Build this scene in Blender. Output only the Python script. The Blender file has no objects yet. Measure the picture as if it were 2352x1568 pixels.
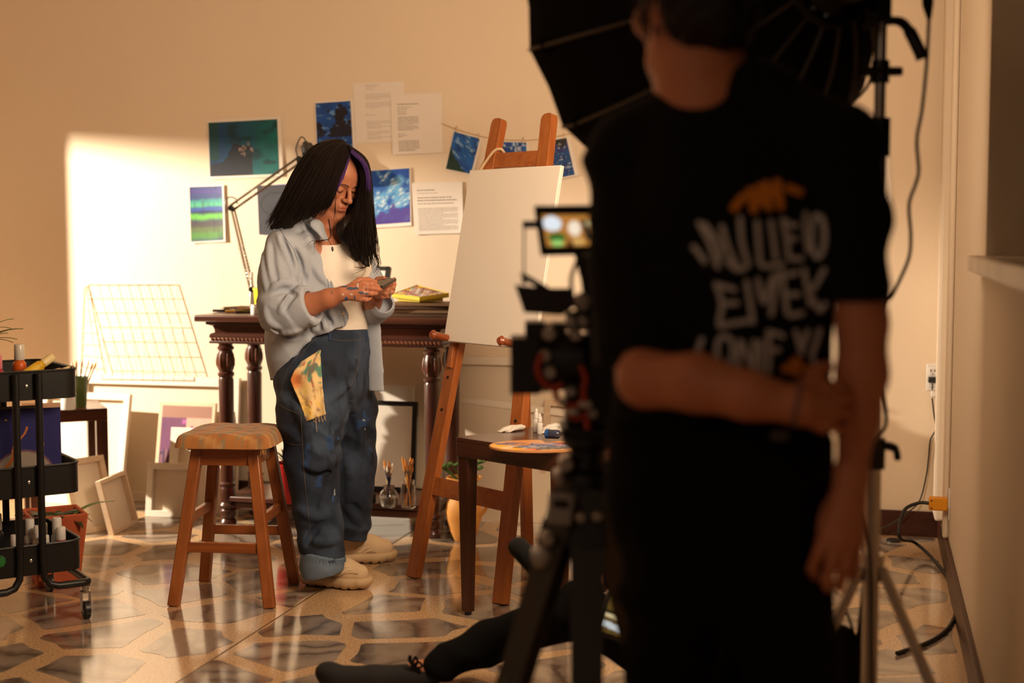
import bpy, math, random
import numpy as np
from mathutils import Matrix, Vector
random.seed(7)
RNG = np.random.default_rng(11)
SC = bpy.context.scene
COL = SC.collection

# ---------------------------------------------------------------- camera, world, exposure, lights
FPX = 2352 * 50 / 36.0
PITCH = math.atan(244 / FPX)
EYE = 1.3
cd = bpy.data.cameras.new('camera')
cam = bpy.data.objects.new('camera', cd)
COL.objects.link(cam)
cam.location = (0, 0, EYE)
cam.rotation_euler = (math.pi / 2 - PITCH, 0, 0)
cd.lens = 50
cd.sensor_width = 36
cd.clip_start = 0.05
cd.dof.use_dof = True
cd.dof.focus_distance = 5.12
cd.dof.aperture_fstop = 1.6
SC.camera = cam
SC.view_settings.view_transform = 'Standard'
SC.view_settings.look = 'None'
SC.view_settings.exposure = 0.0
SC.view_settings.gamma = 1.0
SC.view_settings.use_curve_mapping = False
w = bpy.data.worlds.new('world')
SC.world = w
w.use_nodes = True
w.node_tree.nodes['Background'].inputs[0].default_value = (1.0, 0.66, 0.45, 1)
w.node_tree.nodes['Background'].inputs[1].default_value = 0.13

CP, SP = math.cos(PITCH), math.sin(PITCH)
V3 = lambda *a: np.array(a, float)


def ray(u, v):
    du, dv = (u - 1176) / FPX, (784 - v) / FPX
    return V3(du, CP + dv * SP, -SP + dv * CP)


def at(u, v, Y):                       # the point at depth Y seen at picture position (u, v)
    r = ray(u, v)
    return V3(0, 0, EYE) + r * (Y / r[1])


def onz(u, v, z=0.0):
    r = ray(u, v)
    return V3(0, 0, EYE) + r * ((z - EYE) / r[2])


CORNER = onz(2162, 1233)
TH = math.atan(828 / FPX * CP)
E1 = V3(math.cos(TH), -math.sin(TH), 0)
E2 = V3(math.sin(TH), math.cos(TH), 0)
EZ = V3(0, 0, 1)
ROOM = Matrix.Translation(Vector(CORNER)) @ Matrix.Rotation(-TH, 4, 'Z')


def rm(a, b, z=0.0):                   # room coordinates: a along the back wall, b towards it
    return CORNER + a * E1 + b * E2 + z * EZ


def wl(u, v, off=0.0):                 # the point `off` in front of the back wall
    r = ray(u, v)
    o = V3(0, 0, EYE)
    return o + r * (((CORNER - o) @ E2 - off) / (r @ E2))


def add_light(name, kind, loc, energy, color, **kw):
    l = bpy.data.lights.new(name, kind)
    l.energy = energy
    l.color = color
    for k, x in kw.items():
        setattr(l, k, x)
    o = bpy.data.objects.new(name, l)
    COL.objects.link(o)
    o.location = loc
    return o


def aim(o, d):
    o.rotation_euler = Vector(d).to_track_quat('-Z', 'Y').to_euler()


KEY_POS = rm(-6.0, -1.6, 2.0)
key = add_light('key_lamp_light', 'SPOT', KEY_POS, 1500, (1.0, 0.85, 0.66), shadow_soft_size=0.03, spot_size=1.6, spot_blend=0.3)
aim(key, rm(-3.2, -0.4, 0.9) - KEY_POS)
OCT_C = at(1615, 15, 3.42)            # centre of the octagonal softbox face
OCT_AX = V3(-0.52, 0.85, -0.05)
OCT_AX = OCT_AX / np.linalg.norm(OCT_AX)
soft = add_light('softbox_light', 'AREA', OCT_C + OCT_AX * 0.03, 50, (1.0, 0.74, 0.50), shape='DISK', size=0.8)
aim(soft, OCT_AX)

room_fill = add_light('fill_light', 'POINT', (-1.3, .2, 2.45), 11, (1.0, 0.72, 0.48), shadow_soft_size=0.18)  # added fill behind the camera, no fixture, brightens the foreground

# ---------------------------------------------------------------- materials


def lin(c):
    return tuple((x / 12.92 if x <= .04045 else ((x + .055) / 1.055) ** 2.4) for x in c)


def rgb(r, g, b):
    return lin((r / 255, g / 255, b / 255))


MATS = {}


def mat(name, col, rough=0.6, metal=0.0, spec=0.5, noise=None, bump=None, coat=0.0, trans=0.0, emit=None, wood=None, vcol=False, ior=1.45, sheen=0.0, alpha=None, sub=0.0, rand=0.0):
    """noise=(scale, colour2, amount) ; bump=(scale, strength, distance) ; wood=(colour2, axis, scale)"""
    if name in MATS:
        return MATS[name]
    m = bpy.data.materials.new(name)
    m.use_nodes = True
    nt = m.node_tree
    N, L = nt.nodes, nt.links
    b = N['Principled BSDF']
    b.inputs['Base Color'].default_value = (*col, 1)
    b.inputs['Roughness'].default_value = rough
    b.inputs['Metallic'].default_value = metal
    b.inputs['Specular IOR Level'].default_value = spec
    b.inputs['IOR'].default_value = ior
    b.inputs['Coat Weight'].default_value = coat
    b.inputs['Coat Roughness'].default_value = 0.1
    b.inputs['Transmission Weight'].default_value = trans
    b.inputs['Sheen Weight'].default_value = sheen
    if sub:
        b.inputs['Subsurface Weight'].default_value = sub
        b.inputs['Subsurface Radius'].default_value = (0.012, 0.004, 0.002)
    if emit:
        b.inputs['Emission Color'].default_value = (*emit[0], 1)
        b.inputs['Emission Strength'].default_value = emit[1]
    tc = N.new('ShaderNodeTexCoord')
    src = None
    if vcol:
        a = N.new('ShaderNodeAttribute')
        a.attribute_name = 'Col'
        src = a.outputs['Color']
        L.new(src, b.inputs['Base Color'])
        if emit:
            L.new(src, b.inputs['Emission Color'])
    if wood:
        mp = N.new('ShaderNodeMapping')
        sc = [wood[2]] * 3
        sc[wood[1]] = wood[2] * 0.06
        mp.inputs['Scale'].default_value = sc
        L.new(tc.outputs['Object'], mp.inputs['Vector'])
        nz = N.new('ShaderNodeTexNoise')
        nz.inputs['Scale'].default_value = 1.0
        nz.inputs['Detail'].default_value = 5
        nz.inputs['Distortion'].default_value = 0.6
        L.new(mp.outputs[0], nz.inputs['Vector'])
        cr = N.new('ShaderNodeValToRGB')
        cr.color_ramp.elements[0].position = 0.3
        cr.color_ramp.elements[1].position = 0.7
        cr.color_ramp.elements[0].color = (*col, 1)
        cr.color_ramp.elements[1].color = (*wood[0], 1)
        L.new(nz.outputs['Fac'], cr.inputs['Fac'])
        src = cr.outputs['Color']
        L.new(src, b.inputs['Base Color'])
    if noise:
        nz = N.new('ShaderNodeTexNoise')
        nz.inputs['Scale'].default_value = noise[0]
        nz.inputs['Detail'].default_value = 6
        nz.inputs['Roughness'].default_value = 0.6
        L.new(tc.outputs['Object'], nz.inputs['Vector'])
        cr = N.new('ShaderNodeValToRGB')
        cr.color_ramp.elements[0].position = 0.35
        cr.color_ramp.elements[1].position = 0.68
        cr.color_ramp.elements[0].color = (0, 0, 0, 1)
        cr.color_ramp.elements[1].color = (noise[2],) * 3 + (1,)
        L.new(nz.outputs['Fac'], cr.inputs['Fac'])
        mx = N.new('ShaderNodeMix')
        mx.data_type = 'RGBA'
        L.new(cr.outputs['Color'], mx.inputs[0])
        if src:
            L.new(src, mx.inputs[6])
        else:
            mx.inputs[6].default_value = (*col, 1)
        mx.inputs[7].default_value = (*noise[1], 1)
        src = mx.outputs[2]
        L.new(src, b.inputs['Base Color'])
    if rand:
        oi = N.new('ShaderNodeObjectInfo')
        hs = N.new('ShaderNodeHueSaturation')
        mr = N.new('ShaderNodeMapRange')
        mr.inputs['To Min'].default_value = 1 - rand
        mr.inputs['To Max'].default_value = 1 + rand
        L.new(oi.outputs['Random'], mr.inputs['Value'])
        L.new(mr.outputs[0], hs.inputs['Value'])
        if src:
            L.new(src, hs.inputs['Color'])
        else:
            hs.inputs['Color'].default_value = (*col, 1)
        L.new(hs.outputs[0], b.inputs['Base Color'])
    if bump:
        nz = N.new('ShaderNodeTexNoise')
        nz.inputs['Scale'].default_value = bump[0]
        nz.inputs['Detail'].default_value = 4
        L.new(tc.outputs['Object'], nz.inputs['Vector'])
        bp = N.new('ShaderNodeBump')
        bp.inputs['Strength'].default_value = bump[1]
        bp.inputs['Distance'].default_value = bump[2]
        L.new(nz.outputs['Fac'], bp.inputs['Height'])
        L.new(bp.outputs[0], b.inputs['Normal'])
    MATS[name] = m
    return m


# ---------------------------------------------------------------- mesh building


class MB:
    def __init__(self):
        self.v = []
        self.f = []
        self.c = None

    def add(self, vs, fs):
        o = len(self.v)
        self.v += [tuple(map(float, p)) for p in vs]
        self.f += [tuple(i + o for i in f) for f in fs]
        return self

    def box(self, c, s, R=None):
        c = np.array(c, float)
        h = np.array(s, float) / 2
        R = np.eye(3) if R is None else np.array(R)
        vs = [c + R @ (h * V3(x, y, z)) for x in (-1, 1) for y in (-1, 1) for z in (-1, 1)]
        return self.add(vs, [(0, 1, 3, 2), (4, 6, 7, 5), (0, 4, 5, 1), (2, 3, 7, 6), (0, 2, 6, 4), (1, 5, 7, 3)])

    def hexa(self, p):                 # 8 corners: bottom loop 0-3, top loop 4-7
        return self.add(p, [(3, 2, 1, 0), (4, 5, 6, 7), (0, 1, 5, 4), (1, 2, 6, 5), (2, 3, 7, 6), (3, 0, 4, 7)])

    def beam(self, p0, p1, wd, ht, up=(0, 0, 1), wd1=None, ht1=None):
        p0, p1 = np.array(p0, float), np.array(p1, float)
        d = p1 - p0
        d /= np.linalg.norm(d)
        up = np.array(up, float)
        s = np.cross(d, up)
        s /= np.linalg.norm(s)
        t = np.cross(s, d)
        wd1 = wd if wd1 is None else wd1
        ht1 = ht if ht1 is None else ht1
        a = [p0 + s * x * wd / 2 + t * y * ht / 2 for x, y in ((-1, -1), (1, -1), (1, 1), (-1, 1))]
        b = [p1 + s * x * wd1 / 2 + t * y * ht1 / 2 for x, y in ((-1, -1), (1, -1), (1, 1), (-1, 1))]
        return self.hexa(a + b)

    def tube(self, pts, r, n=8, caps=True, flat=None):
        pts = [np.array(p, float) for p in pts]
        m = len(pts)
        rs = [r] * m if np.isscalar(r) else list(r)
        tans = []
        for i in range(m):
            t = pts[min(i + 1, m - 1)] - pts[max(i - 1, 0)]
            tans.append(t / (np.linalg.norm(t) + 1e-12))
        ref = V3(0, 0, 1) if abs(tans[0][2]) < 0.9 else V3(1, 0, 0)
        nrm = np.cross(tans[0], ref)
        nrm /= np.linalg.norm(nrm)
        vs = []
        for i in range(m):
            nrm = nrm - tans[i] * (nrm @ tans[i])
            nrm /= (np.linalg.norm(nrm) + 1e-12)
            bn = np.cross(tans[i], nrm)
            for k in range(n):
                a = 2 * math.pi * k / n
                vs.append(pts[i] + rs[i] * (math.cos(a) * nrm + math.sin(a) * bn * (flat or 1)))
        fs = []
        for i in range(m - 1):
            for k in range(n):
                k2 = (k + 1) % n
                fs.append((i * n + k, i * n + k2, (i + 1) * n + k2, (i + 1) * n + k))
        if caps:
            fs.append(tuple(reversed(range(n))))
            fs.append(tuple((m - 1) * n + k for k in range(n)))
        return self.add(vs, fs)

    def lathe(self, prof, c=(0, 0, 0), n=24, M=None):
        c = np.array(c, float)
        vs = []
        for r, z in prof:
            for k in range(n):
                a = 2 * math.pi * k / n
                p = V3(r * math.cos(a), r * math.sin(a), z)
                vs.append(c + (M @ p if M is not None else p))
        fs = []
        for i in range(len(prof) - 1):
            for k in range(n):
                k2 = (k + 1) % n
                fs.append((i * n + k, i * n + k2, (i + 1) * n + k2, (i + 1) * n + k))
        if prof[0][0] > 1e-6:
            fs.append(tuple(reversed(range(n))))
        if prof[-1][0] > 1e-6:
            fs.append(tuple((len(prof) - 1) * n + k for k in range(n)))
        return self.add(vs, fs)

    def prism(self, poly, z0, z1, M=None, o=(0, 0, 0)):
        o = np.array(o, float)
        n = len(poly)
        vs = []
        for z in (z0, z1):
            for x, y in poly:
                p = V3(x, y, z)
                vs.append(o + (M @ p if M is not None else p))
        fs = [tuple(reversed(range(n))), tuple(range(n, 2 * n))]
        for k in range(n):
            k2 = (k + 1) % n
            fs.append((k, k2, n + k2, n + k))
        return self.add(vs, fs)

    def sphere(self, c, r, n=12, m=8, R=None):
        r = (r, r, r) if np.isscalar(r) else r
        R = np.eye(3) if R is None else R
        vs = []
        for i in range(m + 1):
            ph = math.pi * i / m
            for k in range(n):
                a = 2 * math.pi * k / n
                vs.append(np.array(c, float) + R @ V3(r[0] * math.sin(ph) * math.cos(a), r[1] * math.sin(ph) * math.sin(a), -r[2] * math.cos(ph)))
        fs = []
        for i in range(m):
            for k in range(n):
                k2 = (k + 1) % n
                fs.append((i * n + k, i * n + k2, (i + 1) * n + k2, (i + 1) * n + k))
        return self.add(vs, fs)

    def grid(self, fn, nu, nv, two=False):
        vs = [fn(i / nu, j / nv) for j in range(nv + 1) for i in range(nu + 1)]
        fs = [(j * (nu + 1) + i, j * (nu + 1) + i + 1, (j + 1) * (nu + 1) + i + 1, (j + 1) * (nu + 1) + i) for j in range(nv) for i in range(nu)]
        return self.add(vs, fs)


RM = {}


def tag(o, label, cat, group=None, kind=None):
    o['label'] = label
    o['category'] = cat
    if group:
        o['group'] = group
    if kind:
        o['kind'] = kind
    return o


def thing(name, label, cat, loc=(0, 0, 0), rz=0.0, group=None):
    o = bpy.data.objects.new(name, None)
    o.empty_display_size = 0.05
    COL.objects.link(o)
    o.location = tuple(float(x) for x in loc)
    o.rotation_euler = (0, 0, rz)
    RM[o.name] = Matrix.Translation(Vector([float(x) for x in loc])) @ Matrix.Rotation(rz, 4, 'Z')
    return tag(o, label, cat, group)


def part(name, mb, m, parent=None, world=False, bev=0.0, smooth=True, label=None, M=None, fine=0.6, weld=True):
    """link ONE mesh object; mb is an MB or (verts, faces[, colours]) arrays. world=True: mb is in world space."""
    me = bpy.data.meshes.new(name)
    if isinstance(mb, MB):
        v, f, c = mb.v, mb.f, mb.c
    else:
        v, f = mb[0], mb[1]
        c = mb[2] if len(mb) > 2 else None
    o = bpy.data.objects.new(name, me)
    P = RM.get(parent.name, Matrix.Identity(4)) if parent else Matrix.Identity(4)
    base = Matrix.Identity(4)
    if world:
        va = np.array(v, float)
        if parent:
            Pi = np.array(P.inverted())
            va = va @ Pi[:3, :3].T + Pi[:3, 3]
        else:                          # own origin at the base of the mesh
            org = V3((va[:, 0].min() + va[:, 0].max()) / 2, (va[:, 1].min() + va[:, 1].max()) / 2, va[:, 2].min())
            va = va - org
            base = Matrix.Translation(Vector(org))
            o.location = tuple(org)
        v = va
    if isinstance(f, np.ndarray):
        v = np.asarray(v, np.float32)
        me.vertices.add(len(v))
        me.vertices.foreach_set('co', v.ravel())
        k = f.shape[1]
        me.loops.add(f.size)
        me.loops.foreach_set('vertex_index', f.ravel().astype(np.int32))
        me.polygons.add(len(f))
        me.polygons.foreach_set('loop_start', np.arange(0, f.size, k, dtype=np.int32))
        me.update(calc_edges=True)
        me.validate()
    else:
        me.from_pydata([tuple(map(float, p)) for p in v], [], [tuple(int(i) for i in q) for q in f])
    if c is not None:
        at_ = me.color_attributes.new('Col', 'FLOAT_COLOR', 'POINT')
        cc = np.ones((len(v), 4), np.float32)
        cc[:, :3] = c
        at_.data.foreach_set('color', cc.ravel())
    if m is not None:
        me.materials.append(m)
    if smooth:
        me.polygons.foreach_set('use_smooth', [True] * len(me.polygons))
        me.set_sharp_from_angle(angle=fine)
    COL.objects.link(o)
    if M is not None:
        o.matrix_world = M
        base = M
    if parent:
        o.parent = parent
    RM[o.name] = P @ base
    if bev:
        bm_ = o.modifiers.new('bevel', 'BEVEL')
        bm_.width = bev
        bm_.segments = 2
        bm_.limit_method = 'ANGLE'
        bm_.angle_limit = 0.7
    if label:
        o['label'] = label
    return o


def struct(name, mb, m, **kw):
    o = part(name, mb, m, **kw)
    if not kw.get('parent'):
        o['kind'] = 'structure'
    return o


def unit(a):
    a = np.array(a, float)
    return a / np.linalg.norm(a)


def frame(x, y):                       # rotation with columns x, y', z
    x = unit(x)
    z = unit(np.cross(x, y))
    return np.stack([x, np.cross(z, x), z], 1)


def spline(pts, n=8):                  # Catmull-Rom through points
    P = [np.array(p, float) for p in pts]
    P = [2 * P[0] - P[1]] + P + [2 * P[-1] - P[-2]]
    out = []
    for i in range(1, len(P) - 2):
        for k in range(n):
            t = k / n
            out.append(0.5 * ((2 * P[i]) + (-P[i - 1] + P[i + 1]) * t + (2 * P[i - 1] - 5 * P[i] + 4 * P[i + 1] - P[i + 2]) * t * t + (-P[i - 1] + 3 * P[i] - 3 * P[i + 1] + P[i + 2]) * t ** 3))
    out.append(P[-2])
    return out


def copy_thing(o, loc=None, rz=None, label=None, group=None, mats=None):
    c = o.copy()
    COL.objects.link(c)
    if loc is not None:
        c.location = tuple(float(x) for x in loc)
    if rz is not None:
        c.rotation_euler = (0, 0, rz)
    if label:
        c['label'] = label
    if group:
        c['group'] = group
    for ch in [x for x in list(COL.objects) if x.parent == o]:
        d = ch.copy()
        COL.objects.link(d)
        d.parent = c
        d.matrix_local = ch.matrix_local.copy()
        if mats and ch.name.split('.')[0] in mats:
            d.data = ch.data.copy()
            d.data.materials.clear()
            d.data.materials.append(mats[ch.name.split('.')[0]])
        for g in [x for x in list(COL.objects) if x.parent == ch]:
            e = g.copy()
            COL.objects.link(e)
            e.parent = d
    return c


# numpy value noise
def _h(ix, iy, s):
    n = (ix * 374761393 + iy * 668265263 + s * 974634777) & 0x7fffffff
    n = ((n ^ (n >> 13)) * 1274126177) & 0x7fffffff
    return ((n ^ (n >> 16)) & 0xffff) / 65535.0


def vnoise(x, y, s=0):
    x, y = np.asarray(x, float), np.asarray(y, float)
    ix, iy = np.floor(x).astype(np.int64), np.floor(y).astype(np.int64)
    fx, fy = x - ix, y - iy
    fx, fy = fx * fx * (3 - 2 * fx), fy * fy * (3 - 2 * fy)
    a, b, c, d = _h(ix, iy, s), _h(ix + 1, iy, s), _h(ix, iy + 1, s), _h(ix + 1, iy + 1, s)
    return (a * (1 - fx) + b * fx) * (1 - fy) + (c * (1 - fx) + d * fx) * fy


def fbm(x, y, s=0, o=4):
    t, a, n = 0, 0.5, 0
    for i in range(o):
        t = t + a * vnoise(x * 2 ** i, y * 2 ** i, s + i * 17)
        n += a
        a *= 0.5
    return t / n


def mixc(a, b, t):
    t = np.clip(np.asarray(t), 0, 1)[..., None]
    return np.asarray(a) * (1 - t) + np.asarray(b) * t


def painted(fn, p00, p10, p11, p01, nu=60, nv=60):
    """a flat coloured grid over four corners (lower-left, lower-right, upper-right, upper-left)"""
    U, Vv = np.meshgrid(np.linspace(0, 1, nu + 1), np.linspace(0, 1, nv + 1))
    U, Vv = U.ravel(), Vv.ravel()
    P = ((1 - U) * (1 - Vv))[:, None] * p00 + (U * (1 - Vv))[:, None] * p10 + (U * Vv)[:, None] * p11 + ((1 - U) * Vv)[:, None] * p01
    i, j = np.meshgrid(np.arange(nu), np.arange(nv))
    i, j = i.ravel(), j.ravel()
    q = j * (nu + 1) + i
    F = np.stack([q, q + 1, q + nu + 2, q + nu + 1], 1)
    return P, F, fn(U, Vv)

# ---------------------------------------------------------------- smooth solid modelling on a grid (for bodies, clothes, hair)


class Field:
    def __init__(self, lo, hi, h):
        self.lo, self.h = np.array(lo, float), h
        self.n = np.ceil((np.array(hi, float) - self.lo) / h).astype(int) + 1
        self.F = np.full(self.n, 0.08, np.float32)

    def block(self, lo, hi):
        i0 = np.clip(np.floor((lo - self.lo) / self.h).astype(int), 0, self.n)
        i1 = np.clip(np.ceil((hi - self.lo) / self.h).astype(int) + 1, 0, self.n)
        if np.any(i1 <= i0):
            return None
        ax = [(self.lo[a] + self.h * np.arange(i0[a], i1[a])).astype(np.float32) for a in range(3)]
        X = ax[0][:, None, None]
        Y = ax[1][None, :, None]
        Z = ax[2][None, None, :]
        return tuple(slice(i0[a], i1[a]) for a in range(3)), X, Y, Z

    def comb(self, sl, d, k, op):
        A = self.F[sl]
        if op == 'sub':
            d = -d
            if k > 0:
                hh = np.clip(0.5 - 0.5 * (A - d) / k, 0, 1)
                self.F[sl] = A * (1 - hh) + d * hh + k * hh * (1 - hh)
            else:
                self.F[sl] = np.maximum(A, d)
        else:
            if k > 0:
                hh = np.clip(0.5 + 0.5 * (A - d) / k, 0, 1)
                self.F[sl] = A * (1 - hh) + d * hh - k * hh * (1 - hh)
            else:
                self.F[sl] = np.minimum(A, d)

    def cap(self, a, b, ra, rb=None, k=0.01, n=None, ratio=1.0, op='add', fr=None):
        """tapered capsule; squashed by `ratio` along direction n"""
        rb = ra if rb is None else rb
        if fr is not None:
            a, b = fr(a), fr(b)
        a, b = np.array(a, float), np.array(b, float)
        R = max(ra, rb) * max(1, ratio) + 2 * k + 3 * self.h
        bl = self.block(np.minimum(a, b) - R, np.maximum(a, b) + R)
        if bl is None:
            return self
        sl, X, Y, Z = bl
        ab = b - a
        x, y, z = X - a[0], Y - a[1], Z - a[2]
        L2 = max(float(ab @ ab), 1e-12)
        t = np.clip((x * ab[0] + y * ab[1] + z * ab[2]) / L2, 0, 1)
        qx, qy, qz = x - t * ab[0], y - t * ab[1], z - t * ab[2]
        r2 = qx * qx + qy * qy + qz * qz
        if n is not None:
            n = unit(n)
            dn = qx * n[0] + qy * n[1] + qz * n[2]
            r2 = r2 + dn * dn * (1 / ratio ** 2 - 1)
        self.comb(sl, np.sqrt(r2) - (ra + (rb - ra) * t), k, op)
        return self

    def chain(self, pts, rs, k=0.01, n=None, ratio=1.0, op='add', fr=None):
        for i in range(len(pts) - 1):
            self.cap(pts[i], pts[i + 1], rs[i], rs[i + 1], k, n, ratio, op, fr)
        return self

    def ell(self, c, r, k=0.01, R=None, op='add', fr=None):
        if fr is not None:
            c = fr(c)
            R = fr.R if R is None else fr.R @ R
        c = np.array(c, float)
        r = np.array([r] * 3 if np.isscalar(r) else r, float)
        R = np.eye(3) if R is None else R
        B = np.abs(R) @ r + 2 * k + 3 * self.h
        bl = self.block(c - B, c + B)
        if bl is None:
            return self
        sl, X, Y, Z = bl
        x, y, z = X - c[0], Y - c[1], Z - c[2]
        k0 = k1 = 0
        for a in range(3):
            q = x * R[0, a] + y * R[1, a] + z * R[2, a]
            k0 = k0 + (q / r[a]) ** 2
            k1 = k1 + (q / r[a] ** 2) ** 2
        k0, k1 = np.sqrt(k0), np.sqrt(k1)
        self.comb(sl, k0 * (k0 - 1) / np.maximum(k1, 1e-6), k, op)
        return self

    def box(self, c, s, k=0.004, R=None, rr=0.004, op='add', fr=None):
        if fr is not None:
            c = fr(c)
            R = fr.R if R is None else fr.R @ R
        c = np.array(c, float)
        hs = np.array(s, float) / 2 - rr
        R = np.eye(3) if R is None else R
        B = np.abs(R) @ (hs + rr) + 2 * k + 3 * self.h
        bl = self.block(c - B, c + B)
        if bl is None:
            return self
        sl, X, Y, Z = bl
        x, y, z = X - c[0], Y - c[1], Z - c[2]
        q = [np.abs(x * R[0, a] + y * R[1, a] + z * R[2, a]) - hs[a] for a in range(3)]
        d = np.sqrt(np.maximum(q[0], 0) ** 2 + np.maximum(q[1], 0) ** 2 + np.maximum(q[2], 0) ** 2) + np.minimum(np.maximum(np.maximum(q[0], q[1]), q[2]), 0) - rr
        self.comb(sl, d, k, op)
        return self

    def cut(self, o, n, k=0.0):        # remove everything on the side the normal n points to
        o, n = np.array(o, float), unit(n)
        sl, X, Y, Z = self.block(self.lo, self.lo + self.n * self.h)
        d = (X - o[0]) * n[0] + (Y - o[1]) * n[1] + (Z - o[2]) * n[2]
        self.F = np.maximum(self.F, d.astype(np.float32))
        return self

    def warp(self, fn):                # add fn(X, Y, Z) to the distance: folds and wrinkles
        sl, X, Y, Z = self.block(self.lo, self.lo + self.n * self.h)
        self.F = (self.F + fn(X, Y, Z)).astype(np.float32)
        return self

    def mesh(self, smooth=1):
        F = self.F
        S = F < 0
        idx = np.argwhere(S)
        if len(idx) == 0:
            return np.zeros((0, 3)), np.zeros((0, 4), int)
        i0 = np.maximum(idx.min(0) - 2, 0)
        i1 = np.minimum(idx.max(0) + 3, self.n)
        F = F[i0[0]:i1[0], i0[1]:i1[1], i0[2]:i1[2]]
        F = np.pad(F, 1, constant_values=0.05)
        org = self.lo + self.h * (i0 - 1)
        S = F < 0
        s8 = S.astype(np.int8)
        cnt = sum(s8[a:s8.shape[0] - 1 + a, b:s8.shape[1] - 1 + b, c:s8.shape[2] - 1 + c] for a in (0, 1) for b in (0, 1) for c in (0, 1))
        act = (cnt > 0) & (cnt < 8)
        C = np.argwhere(act)
        acc = np.zeros((len(C), 3))
        num = np.zeros(len(C))
        corners = [(a, b, c) for a in (0, 1) for b in (0, 1) for c in (0, 1)]
        vals = {q: F[C[:, 0] + q[0], C[:, 1] + q[1], C[:, 2] + q[2]] for q in corners}
        for q in corners:
            for ax in range(3):
                if q[ax] == 0:
                    p = list(q)
                    p[ax] = 1
                    fa, fb = vals[q], vals[tuple(p)]
                    m = (fa < 0) != (fb < 0)
                    t = np.where(m, fa / np.where(m, fa - fb, 1), 0)
                    pos = np.tile(np.array(q, float), (len(C), 1))
                    pos[:, ax] += t
                    acc[m] += pos[m]
                    num[m] += 1
        V = org + self.h * (C + acc / num[:, None])
        vid = np.full(act.shape, -1, np.int64)
        vid[act] = np.arange(len(C))
        faces = []
        for ax in range(3):
            a1, a2 = (ax + 1) % 3, (ax + 2) % 3
            sl0 = [slice(None)] * 3
            sl1 = [slice(None)] * 3
            sl0[ax] = slice(0, -1)
            sl1[ax] = slice(1, None)
            ch = S[tuple(sl0)] != S[tuple(sl1)]
            E = np.argwhere(ch)
            ok = (E[:, a1] > 0) & (E[:, a2] > 0) & (E[:, a1] < act.shape[a1]) & (E[:, a2] < act.shape[a2])
            E = E[ok]
            ins = S[E[:, 0], E[:, 1], E[:, 2]]
            q = []
            for d1, d2 in ((-1, -1), (0, -1), (0, 0), (-1, 0)):
                e = E.copy()
                e[:, a1] += d1
                e[:, a2] += d2
                q.append(vid[e[:, 0], e[:, 1], e[:, 2]])
            q = np.stack(q, 1)
            q[~ins] = q[~ins][:, ::-1]
            faces.append(q)
        Q = np.concatenate(faces)
        Q = Q[(Q >= 0).all(1)]
        for _ in range(smooth):
            sm = np.zeros_like(V)
            nn = np.zeros(len(V))
            for a in range(4):
                b = (a + 1) % 4
                np.add.at(sm, Q[:, a], V[Q[:, b]])
                np.add.at(nn, Q[:, a], 1)
                np.add.at(sm, Q[:, b], V[Q[:, a]])
                np.add.at(nn, Q[:, b], 1)
            V = 0.5 * V + 0.5 * sm / np.maximum(nn, 1)[:, None]
        return V, Q


class Frame:                           # local frame: columns of R are the local axes
    def __init__(self, o, R):
        self.o, self.R = np.array(o, float), np.array(R, float)

    def __call__(self, p):
        return self.o + self.R @ np.array(p, float)


def folds(amp, freq, dirs, seed=0):
    """wrinkle function: sines along several directions, bent by one another"""
    r = np.random.default_rng(seed)
    ph = r.uniform(0, 6.28, (len(dirs), 2))

    def fn(X, Y, Z):
        out = 0
        w_ = 0.35 * np.sin(9 * X + 7 * Z + ph[0, 1]) + 0.35 * np.sin(11 * Y - 8 * Z + ph[0, 0]) + 0.3 * np.sin(17 * Z + 5 * X)
        for i, d in enumerate(dirs):
            d = np.array(d, float)
            q = X * d[0] + Y * d[1] + Z * d[2]
            g = 0.5 + 0.5 * np.sin(6 * (X * d[1] - Y * d[2] + Z * d[0]) * 1.7 + ph[i, 1])
            s = np.sin(freq * q + 2.2 * w_ + ph[i, 0])
            out = out + g * (1 - np.abs(s) * 2) * amp / len(dirs) * -1
        return out
    return fn


def inpoly(poly, x, y):
    c = np.zeros(np.shape(x), bool)
    n = len(poly)
    for i in range(n):
        x1, y1 = poly[i]
        x2, y2 = poly[(i + 1) % n]
        if y1 == y2:
            continue
        c ^= ((y1 > y) != (y2 > y)) & (x < (x2 - x1) * (y - y1) / (y2 - y1) + x1)
    return c


# ---------------------------------------------------------------- colours
M_WALL = mat('plaster', (0.80, 0.66, 0.50), 0.85, noise=(1.3, (0.76, 0.61, 0.45), 0.5), bump=(60, 0.12, 0.004))
M_WALLR = mat('plaster_right', (0.78, 0.66, 0.52), 0.7, bump=(60, 0.1, 0.004))
M_CEIL = mat('ceiling_paint', (0.7, 0.6, 0.48), 0.9)
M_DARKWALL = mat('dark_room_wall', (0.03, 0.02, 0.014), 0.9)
M_BASE = mat('baseboard_wood', rgb(74, 36, 22), 0.4, wood=(rgb(52, 24, 14), 0, 30))
M_MARBLE = mat('marble_sill', (0.62, 0.52, 0.42), 0.35, noise=(5, (0.38, 0.3, 0.24), 0.8))
M_TERR = mat('terrazzo_matrix', rgb(226, 190, 146), 0.16, noise=(130, rgb(120, 88, 60), 0.75), spec=0.6, coat=0.5)
M_BLACK = mat('black_metal', (0.006, 0.0055, 0.005), 0.42)
M_BLACKP = mat('black_plastic', (0.010, 0.009, 0.009), 0.4)
M_BLACKF = mat('black_fabric', (0.008, 0.007, 0.007), 0.95, spec=.15, bump=(220, 0.2, 0.002))
M_STEEL = mat('steel', (0.55, 0.5, 0.45), 0.3, metal=1.0)
M_STEELD = mat('satin_steel', (0.62, 0.57, 0.52), 0.42, metal=1.0)
M_WHITEP = mat('white_plastic', (0.75, 0.72, 0.68), 0.4)
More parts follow.
